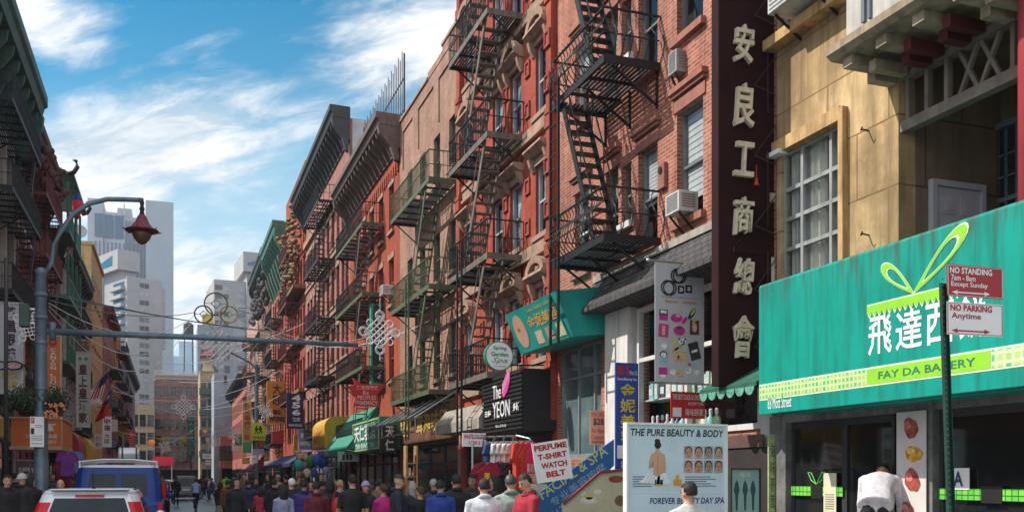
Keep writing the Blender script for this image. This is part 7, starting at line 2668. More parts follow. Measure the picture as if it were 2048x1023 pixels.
# ================================================================== GOODS ON THE PAVEMENT
def shirt_mesh(w=.5, h=.62, sleeves=True):
    p = MB()
    pts = [(-w * .28, 0), (-w * .30, -h * .25), (-w * .31, -h), (w * .31, -h), (w * .30, -h * .25), (w * .28, 0), (w * .5, -h * .30), (w * .36, -h * .40), (w * .30, -h * .22)]
    body = [(-w * .31, -h), (w * .31, -h), (w * .29, -h * .3), (w * .36, -h * .42), (w * .52, -h * .33), (w * .36, -h * .02), (w * .12, .03), (0, -.02), (-w * .12, .03), (-w * .36, -h * .02), (-w * .52, -h * .33), (-w * .36, -h * .42), (-w * .29, -h * .3)]
    n = len(body)
    rows = 3
    vs = []
    for yy in (-.045, .045):
        for i, (x, z) in enumerate(body):
            vs.append((x, yy * (1 if abs(x) < w * .32 else .5) + .012 * math.sin(i * 2.1 + z * 9), z))
    fs = [tuple(range(n)), tuple(range(2 * n - 1, n - 1, -1))] + [(i, (i + 1) % n, n + (i + 1) % n, n + i) for i in range(n)]
    p.add(vs, fs)
    return p


SHIRT = {}


def garment(label, px, py, Y, col, w=.5, h=.62, rz=0., print_=None, group=None, name='t_shirt', cat='t-shirt'):
    x, z = F(px, py, Y)
    tt = thing(name, label, cat, (x, Y, z), rz, group)
    shirt_mesh(w, h).build('cloth', mat(col, .85, var=.25, sc=5, name='cotton'), tt)
    p = MB(); p.tube([(-w * .3, 0, -.01), (0, 0, .05), (w * .3, 0, -.01)], .008, 5); p.tube([(0, 0, .05), (0, 0, .11), (.03, 0, .13)], .006, 4); p.build('hanger', IRON, tt)
    if print_:
        print_(tt, w, h)
    return tt


YR = 18.0
t = thing('clothes_rack', 'chrome double rail clothes rack hung with shirts in front of the black shop sign', 'clothes rack', (0, YR, 0))
p = MB()
for (pa, pb, yy, dy) in ((962, 1050, 872, .5), (958, 1052, 886, -.35)):
    a, b = F(pa, yy, YR), F(pb, yy - 3, YR)
    p.tube([(a[0], dy, a[1]), (b[0], dy, b[1])], .022, 7)
a, b = F(1050, 868, YR), F(1063, 876, YR)
p.tube([(a[0], .5, a[1]), (b[0], .1, b[1]), (F(1052, 884, YR)[0], -.35, F(1052, 884, YR)[1])], .022, 7)
for px in (960, 1050):
    c = F(px, 880, YR)
    for dy in (.5, -.35):
        p.tube([(c[0], dy, c[1]), (c[0], dy, .14)], .022, 7)
p.build('rail', STEEL, t)
r2 = random.Random(21)
cols_ = [((.03, .05, .16), 'navy'), ((.62, .62, .64), 'white'), ((.55, .50, .50), 'pale grey'), ((.66, .60, .52), 'cream'), ((.45, .42, .40), 'stone grey'), ((.60, .58, .60), 'light lilac grey'), ((.5, .12, .1), 'coral')]
for k, (c, n) in enumerate(cols_):
    garment(f'{n} shirt hanging on the upper rail of the clothes rack', 976 + k * 11, 889, YR - .4 + .01 * k, c, .42, .52, RAD(55 + r2.uniform(-12, 12)))
for k, c in enumerate(((.02, .02, .025), (.03, .03, .04), (.02, .02, .03), (.06, .02, .025))):
    garment('black top hanging at the back of the clothes rack', 972 + k * 19, 875, YR + .45, c, .45, .5, RAD(60), group='black tops at the back of the rack')


def shield(tt, w, h):
    q = MB(); q.prism([(-.05, -.18), (.05, -.18), (.05, -.27), (0, -.33), (-.05, -.27)], -.075, -.062); q.build('shield_print', mat((.62, .42, .02), .6, name='yellow_print'), tt)
    txt(tt, 'FERRARI', -.11, .11, -.52, -.48, -.075, mat((.6, .5, .4), .6, name='cream_print'))


def heart(tt, w, h):
    q = MB(); q.prism([(.06, -.20), (.11, -.14), (.08, -.11), (.06, -.13), (.04, -.11), (.01, -.14)], -.075, -.062); q.build('heart_print', RED, tt)
    txt(tt, 'I', -.07, -.04, -.20, -.11, -.075, INKW, bold=.03); txt(tt, 'NY', -.08, .1, -.34, -.24, -.075, INKW, bold=.03)


garment('dark red t-shirt with a yellow shield print hanging low on the rack', 972, 926, YR - .6, (.26, .01, .03), .62, .62, 0, shield)
garment('maroon t-shirt hanging low on the rack between red and black ones', 1000, 926, YR - .5, (.16, .012, .05), .56, .62, .3)
garment('black t-shirt with a red heart print hanging low on the rack', 1020, 928, YR - .55, (.015, .014, .018), .55, .62, .2, heart)
for k, (px, c, nm) in enumerate(((1036, (.62, .04, .02), 'orange red'), (1049, (.50, .05, .03), 'dull red'), (1062, (.65, .01, .07), 'bright crimson'))):
    garment(f'{nm} hooded top hanging at the right end of the rack', px, 886, YR - .7, c, .4, .9, .5 - .3 * k, name='hooded_top', cat='hooded top')
# striped bag stack at the right end of the rack
t = thing('postcard_stand', 'slim stand of striped cards and scarves at the right end of the clothes rack', 'display stand', (xat(1072, 16.8), 16.8, .13))
p = MB(); p.bar((0, 0, 0), (0, 0, 1.9), .04); p.lathe([(.25, 0), (.25, .04)], n=14); p.build('stand', STEEL, t)
for k in range(8):
    q = MB(); q.box(-.2 + .02 * (k % 2), .2, -.06, -.03, .3 + k * .19, .46 + k * .19); q.build('card', mat(((.6, .3, .22), (.4, .2, .2), (.6, .5, .4))[k % 3], .6, var=.3, sc=14, name='card_print'), t)

garment('purple t-shirt with a white print hanging outside the left shops', 135, 905, 34, (.20, .04, .30), .7, .75, .2)
garment('pale blue shirt hanging outside the left shops', 148, 903, 36, (.12, .22, .42), .7, .7, .3)
garment('dark red shirt hanging low outside the left shops', 127, 925, 34.5, (.30, .02, .04), .7, .7, .2)
# wooden book and trinket shelf
YW = 25.0
xa, xb = xat(812, YW), xat(836, YW)
t = thing('display_shelf', 'tall narrow wooden shelf of trinkets standing on the pavement by the doorway', 'shelf', (xa, YW, .13))
w = xb - xa
WOOD = mat((.36, .20, .08), .6, var=.3, sc=4, streak=.3, name='honey_wood')
zt_ = zat(890, xa, YW) - .13
p = MB()
p.box(0, .05, 0, .3, 0, zt_); p.box(w - .05, w, 0, .3, 0, zt_)
for k in range(6):
    z = .1 + k * .36
    p.box(.05, w - .05, 0, .3, z, z + .03)
p.build('frame', WOOD, t)
r2 = random.Random(4)
for k in range(5):
    for j in range(2):
        z = .131 + k * .36
        x = .07 + j * (w - .14) / 2
        q = MB(); q.box(0, (w - .14) / 2 - .02, 0, .2, 0, r2.uniform(.12, .26))
        c = ((.02, .03, .35), (.5, .2, .1), (.6, .55, .45), (.5, .35, .3), (.3, .06, .05))[(k * 2 + j) % 5]
        o = thing('trinket_box', ('blue', 'rust', 'cream', 'pinkish', 'dark red')[(k * 2 + j) % 5] + ' trinket box on shelf level %s of the wooden shelf' % ('one', 'two', 'three', 'four', 'five')[k] , 'box', (xa + x, YW + .04, .13 + z), 0, 'trinket boxes on the wooden shelf')
        link('box', q.mesh('box', mat(c, .6, var=.2, sc=9, name='box_print')), o)
        q = MB(); q.box(.02, (w - .14) / 2 - .05, -.006, -.001, .03, .09); link('paper_label', q.mesh('paper_label', PAPER), o)
# souvenir bundle hanging under the awning: balloons, bags, umbrellas
r2 = random.Random(9)
YU = 48.0
for k, (px, py, rp, c, nm) in enumerate(((600, 912, 6, (.62, .35, .22), 'peach'), (611, 913, 6, (.65, .40, .28), 'pale peach'), (621, 915, 6, (.05, .30, .06), 'green'), (597, 928, 9, (.05, .42, .40), 'turquoise'), (608, 930, 8, (.30, .22, .2), 'brown'), (622, 922, 10, (.04, .22, .05), 'dark green'),
                                         (634, 918, 10, (.03, .10, .42), 'royal blue'), (645, 925, 9, (.03, .06, .35), 'deep blue'), (640, 910, 7, (.32, .03, .25), 'purple'), (614, 945, 8, (.6, .50, .45), 'cream pink'), (600, 950, 8, (.5, .28, .2), 'salmon'), (628, 945, 8, (.10, .10, .3), 'indigo'), (652, 940, 7, (.35, .25, .38), 'mauve'))):
    x, z = F(px, py, YU + (k % 3) * .4)
    R_ = rp / FPX * (x * SN + YU * CS)
    t = thing('souvenir_bag', f'{nm} souvenir bag hanging in the bunch under the yellow awning', 'bag', (x, YU + (k % 3) * .4, z))
    p = MB(); p.ell((0, 0, 0), (R_, R_ * .5, R_ * 1.2), 10, 7); p.build('body', mat(c, .7, var=.3, sc=8, name='bag_cloth'), t, smooth=True)
    p = MB(); p.tube([(-R_ * .6, 0, R_ * .9), (0, 0, R_ * 2), (R_ * .6, 0, R_ * .9)], .02, 4); p.build('handle', IRON, t)
t = thing('pole_rail', 'rail under the yellow awning that carries the bunch of souvenir bags', 'rail', (xat(590, YU), YU, zat(903, xat(610, YU), YU)))
p = MB(); p.tube([(0, .2, 0), (xat(660, YU) - xat(590, YU), .2, .1)], .03, 6); p.build('bar', STEEL, t)
p = MB(); p.tube([(.1, .2, 0), (.1, .2, -2.6)], .03, 6); p.build('upright', STEEL, t)

# ================================================================== PEOPLE
SKINM = mat((.50, .27, .18), .55, var=.08, sc=8, name='skin')
SKIN2 = mat((.34, .17, .10), .55, var=.08, sc=8, name='tanned_skin')
HAIRB = mat((.012, .010, .009), .75, var=.4, sc=30, name='black_hair')
HAIRG = mat((.28, .27, .26), .6, var=.3, sc=30, name='grey_hair')
HAIRBR = mat((.06, .030, .016), .75, var=.4, sc=30, name='brown_hair')
EYEM = mat((.012, .01, .01), .25, name='eye')
LIPM = mat((.34, .10, .08), .5, name='lips')
SHOE = mat((.02, .02, .02), .5, name='shoe_leather')
BODIES = {}


def Rx(a): return Matrix.Rotation(RAD(a), 3, 'X')
def Ry(a): return Matrix.Rotation(RAD(a), 3, 'Y')
def Rz(a): return Matrix.Rotation(RAD(a), 3, 'Z')


def body_mesh(key, legs=((0, 0), (0, 0)), arms=((4, 8, 10), (4, 8, 10)), lean=0., head=(0, 0), girth=1.0, female=False, jacket=False, bare=False, vox=.021, skirt=0.):
    """a person 1.75 m tall facing -y. legs: (thigh swing, knee bend); arms: (swing forward, out, elbow bend); head: (turn, nod)"""
    if key in BODIES:
        return BODIES[key]
    s = MB()
    hip = Vector((0, 0, .92))
    T = Rx(lean)                                   # positive = leaning forward (towards -y)
    tr = lambda p: hip + T @ (Vector(p) - hip)
    sw = .185 if not female else .165
    g = girth
    jk = 1.12 if jacket else 1.0
    s.cm = 1
    rings = []
    for z, rx, ry, dy in ((.80 if jacket else .88, .175 * jk, .12 * jk, 0), (.93, .178 * jk, .122 * jk, 0), (1.03, .160 * jk, .112 * jk, 0), (1.14, .155 * jk if not female else .138 * jk, .105 * jk, 0), (1.26, .172 * jk, .118 * jk, .0), (1.36, .182 * jk, .115 * jk, .005), (1.425, .160, .095, .008), (1.47, .085, .07, .01), (1.50, .06, .06, .008)):
        rings.append([tr((rx * g * math.cos(q), dy + ry * g * math.sin(q), z)) for q in [2 * math.pi * k / 18 for k in range(18)]])
    s.loft(rings)
    wr = []
    for sd, (sf, so, el), in zip((-1, 1), arms):
        sh = tr((sd * sw * g ** .5, .005, 1.405))
        U_ = T @ Rx(-sf) @ Ry(-sd * so)              # rotates the hanging arm forward / outward
        d = U_ @ Vector((0, 0, -1))
        elb = sh + d * .285
        f = T @ Rx(-sf) @ Ry(-sd * so * .4) @ Rx(-el) @ Vector((0, 0, -1))
        wri = elb + f * .245
        s.cm = 1
        s.tube([sh - d * .02, sh + d * .08, elb], [.068 * jk, .060 * jk, .046 * jk], 10)
        s.ell(sh + T @ Vector((-sd * .018, 0, -.012)), (.068 * jk, .066 * jk, .064 * jk), 10, 8)
        s.tube([sh + T @ Vector((-sd * .02, 0, -.01)), tr((sd * .045, .012, 1.475))], [.058, .05], 8)
        if bare:
            s.cm = 0
        s.ell(elb, (.046 * jk,) * 3, 10, 8)
        s.tube([elb, elb + f * .1, wri], [.046 * jk, .044 * jk, .033 * (1.15 if jacket else 1)], 10)
        wr.append((wri, f, sd))
    s.cm = 2
    feet = []
    for sd, (th, kn) in zip((-1, 1), legs):
        h = Vector((sd * .088, 0, .93))
        d = Rx(-th) @ Vector((0, 0, -1))
        k = h + d * .43
        e = Rx(kn - th) @ Vector((0, 0, -1))
        an = k + e * .42
        s.tube([h + Vector((0, 0, .03)), h + d * .15, k, k + e * .12, an], [.098 * g, .090 * g, .064, .063, .052], 12)
        feet.append(an)
        s.cm = 3
        s.tube([an + Vector((0, .05, -.035)), an + Vector((0, -.03, -.04)), an + Vector((0, -.13, -.052)), an + Vector((0, -.19, -.058))], [.042, .046, .042, .026], 8)
        s.cm = 2
    if skirt:
        s.loft([[Vector((rx * math.cos(q), ry * math.sin(q), z)) for q in [2 * math.pi * k / 16 for k in range(16)]] for z, rx, ry in ((skirt, .22, .19), (.95, .17, .12))])
    s.cm = 0
    nb = tr((0, .006, 1.47))
    H0 = tr((0, -.012, 1.565))
    Hm = T @ Rx(head[1]) @ Rz(head[0])
    hd = lambda p: H0 + Hm @ Vector(p)
    s.tube([nb, (nb + H0) / 2, H0 + Vector((0, 0, .02))], [.058, .053, .055], 10)
    M4 = Hm
    s.ell(hd((0, .005, .09)), (.076, .094, .100), 14, 12, M4)
    s.ell(hd((0, -.022, .025)), (.058, .072, .078), 12, 10, M4)
    s.ell(hd((0, -.098, .045)), (.014, .022, .022), 8, 6, M4)
    for sd in (-1, 1):
        s.ell(hd((sd * .077, .006, .05)), (.012, .022, .032), 8, 6, M4)
    me = s.mesh('raw', [SKINM, SKINM, SKINM, SKINM])
    ob = bpy.data.objects.new('raw', me)
    COL.objects.link(ob)
    r = ob.modifiers.new('r', 'REMESH'); r.mode = 'VOXEL'; r.voxel_size = vox
    sm = ob.modifiers.new('s', 'SMOOTH'); sm.factor = .5; sm.iterations = 5
    dg = bpy.context.evaluated_depsgraph_get()
    dg.update()
    out = bpy.data.meshes.new_from_object(ob.evaluated_get(dg))
    bv = BVHTree.FromPolygons([tuple(v) for v in s.v], s.f)
    out.materials.clear()
    for m_ in (SKINM, SKINM, SKINM, SHOE, EYEM, LIPM):
        out.materials.append(m_)
    mi = []
    for p_ in out.polygons:
        _, _, ix, _ = bv.find_nearest(p_.center)
        mi.append(s.m[ix] if ix is not None else 1)
    bm = bmesh.new()
    bm.from_mesh(out)
    for f_, m_ in zip(bm.faces, mi):
        f_.material_index = m_
        f_.smooth = True
    extra = MB()
    for sd in (-1, 1):                               # eyes, brows, mouth
        extra.cm = 4
        extra.ell(hd((sd * .031, -.0795, .075)), (.013, .010, .0075), 8, 6, M4)
        extra.ell(hd((sd * .032, -.083, .098)), (.019, .008, .0045), 8, 4, M4)
    extra.cm = 5
    extra.ell(hd((0, -.090, .005)), (.023, .009, .008), 8, 5, M4)
    for wri, f, sd in wr:                            # hands: palm, four fingers, thumb
        extra.cm = 0
        side = T @ Vector((0, 1, 0))
        side = (side - f * side.dot(f)).normalized()
        nrm = f.cross(side).normalized()
        if nrm.x * sd > 0:
            nrm = -nrm
        pc = wri + f * .045
        extra.loft([[wri + f * a + side * (w_ * cx_) + nrm * (h_ * cy_) for cx_, cy_ in ((1, .5), (.6, 1), (-.6, 1), (-1, .5), (-1, -.5), (-.6, -1), (.6, -1), (1, -.5))] for a, w_, h_ in ((-.03, .026, .020), (.02, .036, .016), (.085, .040, .013))])
        for j, ln in enumerate((.062, .074, .078, .068)):
            b0 = wri + f * .078 + side * (.029 - .0195 * j)
            b1 = b0 + (f * .9 + nrm * .25).normalized() * ln * .55
            b2 = b1 + (f * .6 + nrm * .8).normalized() * ln * .5
            extra.tube([b0, b1, b2], [.0095, .009, .007], 6)
        t0 = wri + f * .025 + side * (-.034)
        extra.tube([t0, t0 + (f * .7 - side * .6 + nrm * .3).normalized() * .035, t0 + (f * .95 - side * .35 + nrm * .55).normalized() * .062], [.012, .011, .008], 6)
    base = len(bm.verts)
    vs = [bm.verts.new(v) for v in extra.v]
    for f_, m_ in zip(extra.f, extra.m):
        try:
            q = bm.faces.new([vs[i] for i in f_])
            q.material_index = m_
            q.smooth = True
        except ValueError:
            pass
    bm.normal_update()
    bm.to_mesh(out)
    bm.free()
    bpy.data.objects.remove(ob)
    bpy.data.meshes.remove(me)
    out.name = 'body'
    zmin = min(v.co.z for v in out.vertices)
    hair = {}
    r3 = random.Random(len(BODIES))

    def bumped(c):
        n_ = mnoise.noise(c * 22) * .012 + mnoise.noise(c * 55 + Vector((3, 1, 2))) * .007 - .004
        return c + c.normalized() * n_
    for style in ('short', 'long', 'bald', 'beanie', 'cap', 'bun'):
        hb = MB()
        if style in ('short', 'long', 'bun'):
            hb.ell(Vector((0, 0, 0)), (.089, .107, .102), 22, 16, None, keep=lambda c: (c.z > .040 + max(0, -c.y) * .14 + .018 * mnoise.noise(c * 40)) or (c.y > .008 and c.z > -.058 + max(0, .05 - c.y) * .9 + .012 * mnoise.noise(c * 50)))
            hb.v = [Vector((v.x, v.y, v.z * (1.10 if v.z > 0 else 1))) for v in hb.v]
            hb.v = [bumped(v) for v in hb.v]
            hb.v = [v + Vector((0, .010, .088)) for v in hb.v]
            if style == 'long':
                i0 = len(hb.v)
                hb.loft([[Vector((rx_ * math.cos(q), .035 + ry_ * math.sin(q), z)) for q in [2 * math.pi * k / 14 for k in range(14)]] for z, rx_, ry_ in ((.12, .086, .078), (.02, .092, .07), (-.08, .10, .06), (-.19, .09, .045), (-.24, .06, .03))])
                for i in range(i0, len(hb.v)):
                    hb.v[i] += Vector((mnoise.noise(hb.v[i] * 20) * .012, .03, 0))
            if style == 'bun':
                hb.ell((0, .12, .10), (.04, .045, .045), 10, 8)
        elif style == 'beanie':
            hb.ell((0, .006, .095), (.092, .108, .118), 18, 12, None, keep=lambda c: c.z > -.01 - c.y * .25)
            hb.tube([(.093 * math.cos(q), .006 + .109 * math.sin(q), .095 + .0 - .02 * math.sin(q)) for q in [2 * math.pi * k / 18 for k in range(18)]], .014, 6, True)
        elif style == 'cap':
            hb.ell((0, .006, .088), (.09, .108, .105), 18, 12, None, keep=lambda c: c.z > .02)
            hb.loft([[Vector((x, y, .115 + dz - .12 * (abs(y) - .08))) for x, y in ((-.07, -.08), (-.06, -.15), (0, -.175), (.06, -.15), (.07, -.08))] for dz in (0, .01)])
        else:
            hb.ell((0, .016, .055), (.083, .088, .06), 16, 10, None, keep=lambda c: c.y > .0 and c.z < .02)
        hb.v = [H0 + Hm @ v for v in hb.v]
        hair[style] = hb
    BODIES[key] = dict(mesh=out, hair=hair, hm={}, zmin=zmin, top=max(v.co.z for v in out.vertices), wr=wr, tr=tr)
    return BODIES[key]


POSES = {
    'stand': dict(head=(22, 4)),
    'stand_f': dict(head=(-35, 5), female=True, arms=((6, 6, 14), (2, 8, 8))),
    'jacket': dict(head=(-18, 6), jacket=True, girth=1.08, arms=((3, 10, 12), (-2, 9, 10))),
    'broad': dict(jacket=True, girth=1.22, arms=((8, 12, 30), (6, 12, 25))),
    'walk': dict(head=(10, 2), legs=((24, 8), (-20, 16)), arms=((-18, 8, 12), (22, 8, 18)), jacket=True),
    'walk_b': dict(legs=((-18, 18), (22, 6)), arms=((20, 7, 15), (-16, 8, 10))),
    'walk_f': dict(female=True, legs=((20, 6), (-18, 20)), arms=((-14, 6, 20), (16, 6, 30))),
    'tee': dict(bare=True, girth=1.1, arms=((-4, 12, 10), (8, 10, 25))),
    'phone': dict(jacket=True, arms=((22, 4, 75), (14, 6, 70)), head=(0, 24)),
    'look_down': dict(jacket=True, arms=((12, 6, 60), (10, 6, 55)), head=(12, 16)),
    'bag': dict(female=True, arms=((10, 8, 85), (2, 8, 10)), jacket=True),
    'coat': dict(female=True, jacket=True, skirt=.45, arms=((10, 6, 40), (6, 6, 30))),
    'bend': dict(lean=58, legs=((4, 8), (-6, 6)), arms=((52, 8, 24), (60, 8, 16)), head=(0, 12), girth=1.12, jacket=True),
    'bike': dict(lean=24, legs=((62, 62), (28, 48)), arms=((34, 8, 22), (34, 8, 22)), head=(0, -18)),
}


def person(label, px, py, depth, pose, top, legs, hair='short', hcol=None, facing=0., h=None, skin=None, z0=.13, group=None, X=None):
    """depth = metres along the camera axis; facing 0 = towards the camera, 180 = away; py = photo row of the crown when h is not given"""
    r = (px - 1024) / FPX
    x = depth * (SN + CS * r)
    y = depth * (CS - SN * r)
    b = body_mesh(pose, vox=.019 if depth < 20 else .026, **POSES[pose])
    tall = b['top'] - b['zmin'] + .012
    zt_ = CAMZ + (HOR - py) / FPX * depth - z0
    sc = (h or zt_) / tall
    sc = max(.5, min(1.12, sc))
    tt = thing('person', label, 'person', (x, y, z0 - b['zmin'] * sc), RAD(facing), group)
    tt.scale = (sc,) * 3
    o = link('body', b['mesh'], tt)
    if POSES[pose].get('jacket') and pose != 'bend':
        if 'collar' not in b:
            q = MB()
            tr_ = b['tr']
            q.tube([tr_((.082 * math.cos(a), .012 + .078 * math.sin(a), 1.478 + .022 * math.sin(a))) for a in [2 * math.pi * j / 16 for j in range(16)]], [.026 + .014 * max(0, math.sin(2 * math.pi * j / 16)) for j in range(16)], 8, True)
            b['collar'] = q.mesh('collar', SKINM, True)
        co = link('collar', b['collar'], tt)
        co.material_slots[0].link = 'OBJECT'
        co.material_slots[0].material = mat(tuple(c_ * .8 for c_ in top), .85, var=.3, sc=7, bump=1.0, fine=7, name='top_cloth')
    ms = [skin or SKINM, mat(top, .85, var=.3, sc=7, bump=1.0, fine=7, name='top_cloth'), mat(legs, .85, var=.3, sc=7, bump=1.0, fine=7, name='trouser_cloth'), SHOE, EYEM, LIPM]
    for i, m_ in enumerate(ms):
        o.material_slots[i].link = 'OBJECT'
        o.material_slots[i].material = m_
    hc = hcol or HAIRB
    nm = {'beanie': 'knit_hat', 'cap': 'cap'}.get(hair, 'hair')
    k = hair
    if k not in b['hm']:
        b['hm'][k] = b['hair'][k].mesh(nm, HAIRB, True)
    ho = link(nm, b['hm'][k], tt)
    ho.material_slots[0].link = 'OBJECT'
    ho.material_slots[0].material = hc
    return tt, b, sc


BK, NV, CH, JN, WH_ = (.014, .014, .017), (.02, .03, .09), (.05, .05, .055), (.05, .09, .20), (.62, .62, .64)
# near right group
tt, b, sc = person('person in a white shirt and black trousers bending far forward at the bakery door', 1752, 915, 12.0, 'bend', (.56, .53, .57), BK, facing=132, h=1.42, z0=.42)
person('person in a pale grey top seen from behind in front of the beauty poster', 1378, 961, 9.6, 'stand', (.50, .49, .48), CH, facing=172, z0=.0)
p_, b, sc = person('person in a dark red hooded jacket bowing over a phone beside the price board', 1055, 946, 11.6, 'phone', (.32, .012, .03), BK, facing=-78)
w0, f0, _ = b['wr'][0]; w1, f1, _ = b['wr'][1]
ph_ = thing('phone', 'black phone held by the person in the dark red hooded jacket', 'phone', (0, 0, 0))
mid = p_.matrix_basis @ (((w0 + f0 * .1) + (w1 + f1 * .1)) / 2)
ph_.location = mid
ph_.rotation_euler = (RAD(-35), 0, RAD(-78))
q = MB(); q.box(-.036, .036, -.005, .005, -.07, .075); q.build('case', BLACK, ph_, bevel=.004)
q = MB(); q.box(-.032, .032, .0055, .0065, -.062, .066); q.build('screen', GLASS_B, ph_)
person('person in a grey green jacket seen from behind left of the dark red jacket', 1022, 947, 12.4, 'jacket', (.26, .31, .27), CH, facing=165, hcol=mat((.05, .05, .05), .5, var=.5, sc=30, name='greying_hair'))
person('broad person in a white shirt seen from behind below the clothes rack', 968, 960, 11.8, 'broad', (.60, .60, .66), CH, facing=176, h=1.52)
person('person in a wide black jacket with a pale chest band seen from behind', 912, 947, 14.6, 'broad', BK, CH, facing=185, hcol=HAIRB)
person('person in a vivid blue patterned jacket seen from behind left of the black jacket', 881, 958, 14.2, 'jacket', (.02, .05, .26), BK, facing=178, hcol=HAIRB)
person('grey haired person half hidden behind the blue patterned jacket', 868, 956, 16.5, 'jacket', (.03, .035, .06), BK, facing=170, hcol=HAIRG)
person('small child in a black top by the wooden trinket shelf', 840, 971, 14.5, 'stand', BK, CH, facing=200, hcol=HAIRBR)
person('person in a dark navy coat and black cap facing right by the wooden shelf', 796, 946, 14.4, 'jacket', (.014, .02, .035), BK, hair='cap', hcol=BLACK, facing=80)
person('person in a bright pink jacket walking away with tied brown hair', 767, 966, 15.6, 'walk_f', (.55, .02, .20), CH, hair='bun', hcol=HAIRBR, facing=200)
person('person in a lavender knit hat and dark coat facing the camera', 731, 961, 17.0, 'bag', (.03, .025, .03), CH, hair='beanie', hcol=mat((.34, .28, .52), .9, var=.2, sc=40, name='lavender_wool'), facing=10)
person('person in a black t-shirt with bare arms seen from behind', 705, 947, 15.2, 'tee', (.012, .012, .014), (.02, .02, .03), facing=186)
person('blond person in a pale blue top behind the black t-shirt', 680, 958, 19.0, 'stand_f', (.20, .24, .32), JN, hair='short', hcol=mat((.38, .28, .10), .6, name='blond_hair'), facing=165)
person('long haired person in a black coat with a red bag seen from behind', 660, 953, 17.2, 'coat', BK, JN, hair='long', facing=178)
t = thing('shoulder_bag', 'red shoulder bag against the black coat of the long haired person', 'bag', (0, 0, 0))
q = MB(); q.ell((0, 0, 0), (.15, .09, .2), 12, 8); q.build('body', mat((.42, .015, .02), .6, name='red_leather'), t, smooth=True)
q = MB(); q.tube([(-.1, 0, .16), (0, .02, .5), (.1, 0, .16)], .012, 5); q.build('strap', mat((.42, .015, .02), .6, name='red_leather'), t)
d_ = 16.8; r_ = (677 - 1024) / FPX; t.location = (d_ * (SN + CS * r_), d_ * (CS - SN * r_), 1.12)
person('person in a maroon jacket and light blue jeans seen from behind', 633, 962, 16.6, 'jacket', (.13, .015, .03), (.10, .18, .32), facing=182)
person('person in a purple blue jacket seen from behind with a khaki bag', 608, 960, 18.6, 'jacket', (.04, .03, .18), BK, facing=175)
person('white haired person in a dark shirt seen from behind', 583, 955, 18.8, 'stand', (.015, .015, .02), CH, hcol=mat((.60, .60, .60), .7, name='white_hair'), facing=178)
person('long haired person in a pale blue printed top walking away', 567, 968, 17.4, 'walk_f', (.26, .28, .42), (.05, .10, .25), hair='long', facing=184)
person('person in a black jacket between the pale blue top and the child in red', 548, 957, 22.5, 'jacket', BK, CH, facing=175)
person('small child in a red top walking on the pavement edge', 521, 972, 23.5, 'walk_f', (.40, .03, .06), BK, hair='long', facing=190)
person('person in a black suit jacket and white shirt walking towards the camera', 474, 955, 21.0, 'walk', BK, BK, facing=8)
person('person in a long black coat standing in the road right of the cyclist', 441, 962, 30.0, 'coat', BK, (.25, .22, .16), hair='long', facing=170)
person('person in a brown jacket standing behind the black suit', 456, 958, 27.0, 'jacket', (.14, .05, .03), BK, facing=190)
person('person in a dark navy jacket right of the black suit', 497, 958, 25.0, 'jacket', NV, BK, facing=175)
person('person in a bright lime jacket far up the right pavement', 452, 935, 58.0, 'jacket', (.35, .60, .03), CH, facing=180, h=1.75)
# left side of the street
person('bald person standing behind the white hatchback', 122, 957, 18.2, 'stand', (.40, .30, .32), CH, hair='bald', facing=-20, skin=SKINM)
person('dark haired person at the left edge facing right', 14, 948, 17.0, 'jacket', BK, BK, facing=40)
person('person in a grey knit hat among the dark figures on the left pavement', 43, 946, 18.5, 'jacket', (.02, .02, .025), BK, hair='beanie', hcol=mat((.42, .44, .46), .9, var=.2, sc=40, name='grey_wool'), facing=160)
person('black haired person in black beside the lamp post', 63, 950, 19.2, 'stand_f', BK, BK, hair='long', facing=180)
person('person in a lilac top just right of the lamp post', 88, 962, 21.5, 'stand', (.24, .18, .30), CH, facing=150)
person('child in royal blue crossing the far roadway', 338, 962, 62.0, 'walk_f', (.03, .08, .35), NV, facing=90, z0=0, h=1.35)
person('person in black standing in the road left of the grey minivan', 352, 950, 56.0, 'walk', BK, BK, facing=180, z0=0, h=1.75)
# crowd along the right pavement, further off
cr = [(645, 24, 'walk_b', (.10, .03, .04), 'wine red top'), (622, 22, 'stand_f', (.02, .02, .06), 'midnight blue top'), (594, 26, 'jacket', (.05, .05, .05), 'dark grey coat'), (572, 28, 'walk', (.10, .02, .02), 'brick red coat'),
      (556, 31, 'stand_f', (.30, .28, .30), 'pale grey coat'), (538, 29, 'bag', (.02, .02, .025), 'black quilted coat'), (530, 36, 'walk_b', (.05, .08, .18), 'denim blue top'), (511, 32, 'jacket', (.03, .02, .02), 'dark brown coat'), (503, 41, 'walk', (.02, .02, .02), 'plain black coat'),
      (488, 38, 'stand', (.12, .10, .09), 'taupe jacket'), (481, 47, 'bag', (.25, .05, .10), 'raspberry coat'), (468, 44, 'walk_b', (.03, .04, .05), 'slate coat'), (462, 54, 'jacket', (.45, .42, .40), 'cream jacket'),       (424, 62, 'walk', (.06, .07, .10), 'steel blue coat'), (418, 70, 'stand_f', (.5, .48, .46), 'off white coat'), (412, 66, 'walk_b', (.03, .03, .03), 'soot black top'), (408, 78, 'jacket', (.12, .05, .03), 'chestnut coat'), (402, 84, 'walk', (.02, .03, .06), 'dark navy parka'),
      (755, 22, 'stand', (.18, .12, .08), 'tan jacket'), (826, 18, 'stand_f', (.03, .03, .05), 'dim blue coat'), (944, 16.5, 'jacket', (.03, .03, .035), 'graphite coat'),
      (990, 15.5, 'stand_f', (.025, .02, .02), 'black top'), (605, 33, 'walk', (.02, .02, .02), 'black blazer'), (640, 30, 'bag', (.05, .02, .06), 'aubergine coat'), (668, 27, 'walk_b', (.03, .05, .04), 'bottle green jacket')]
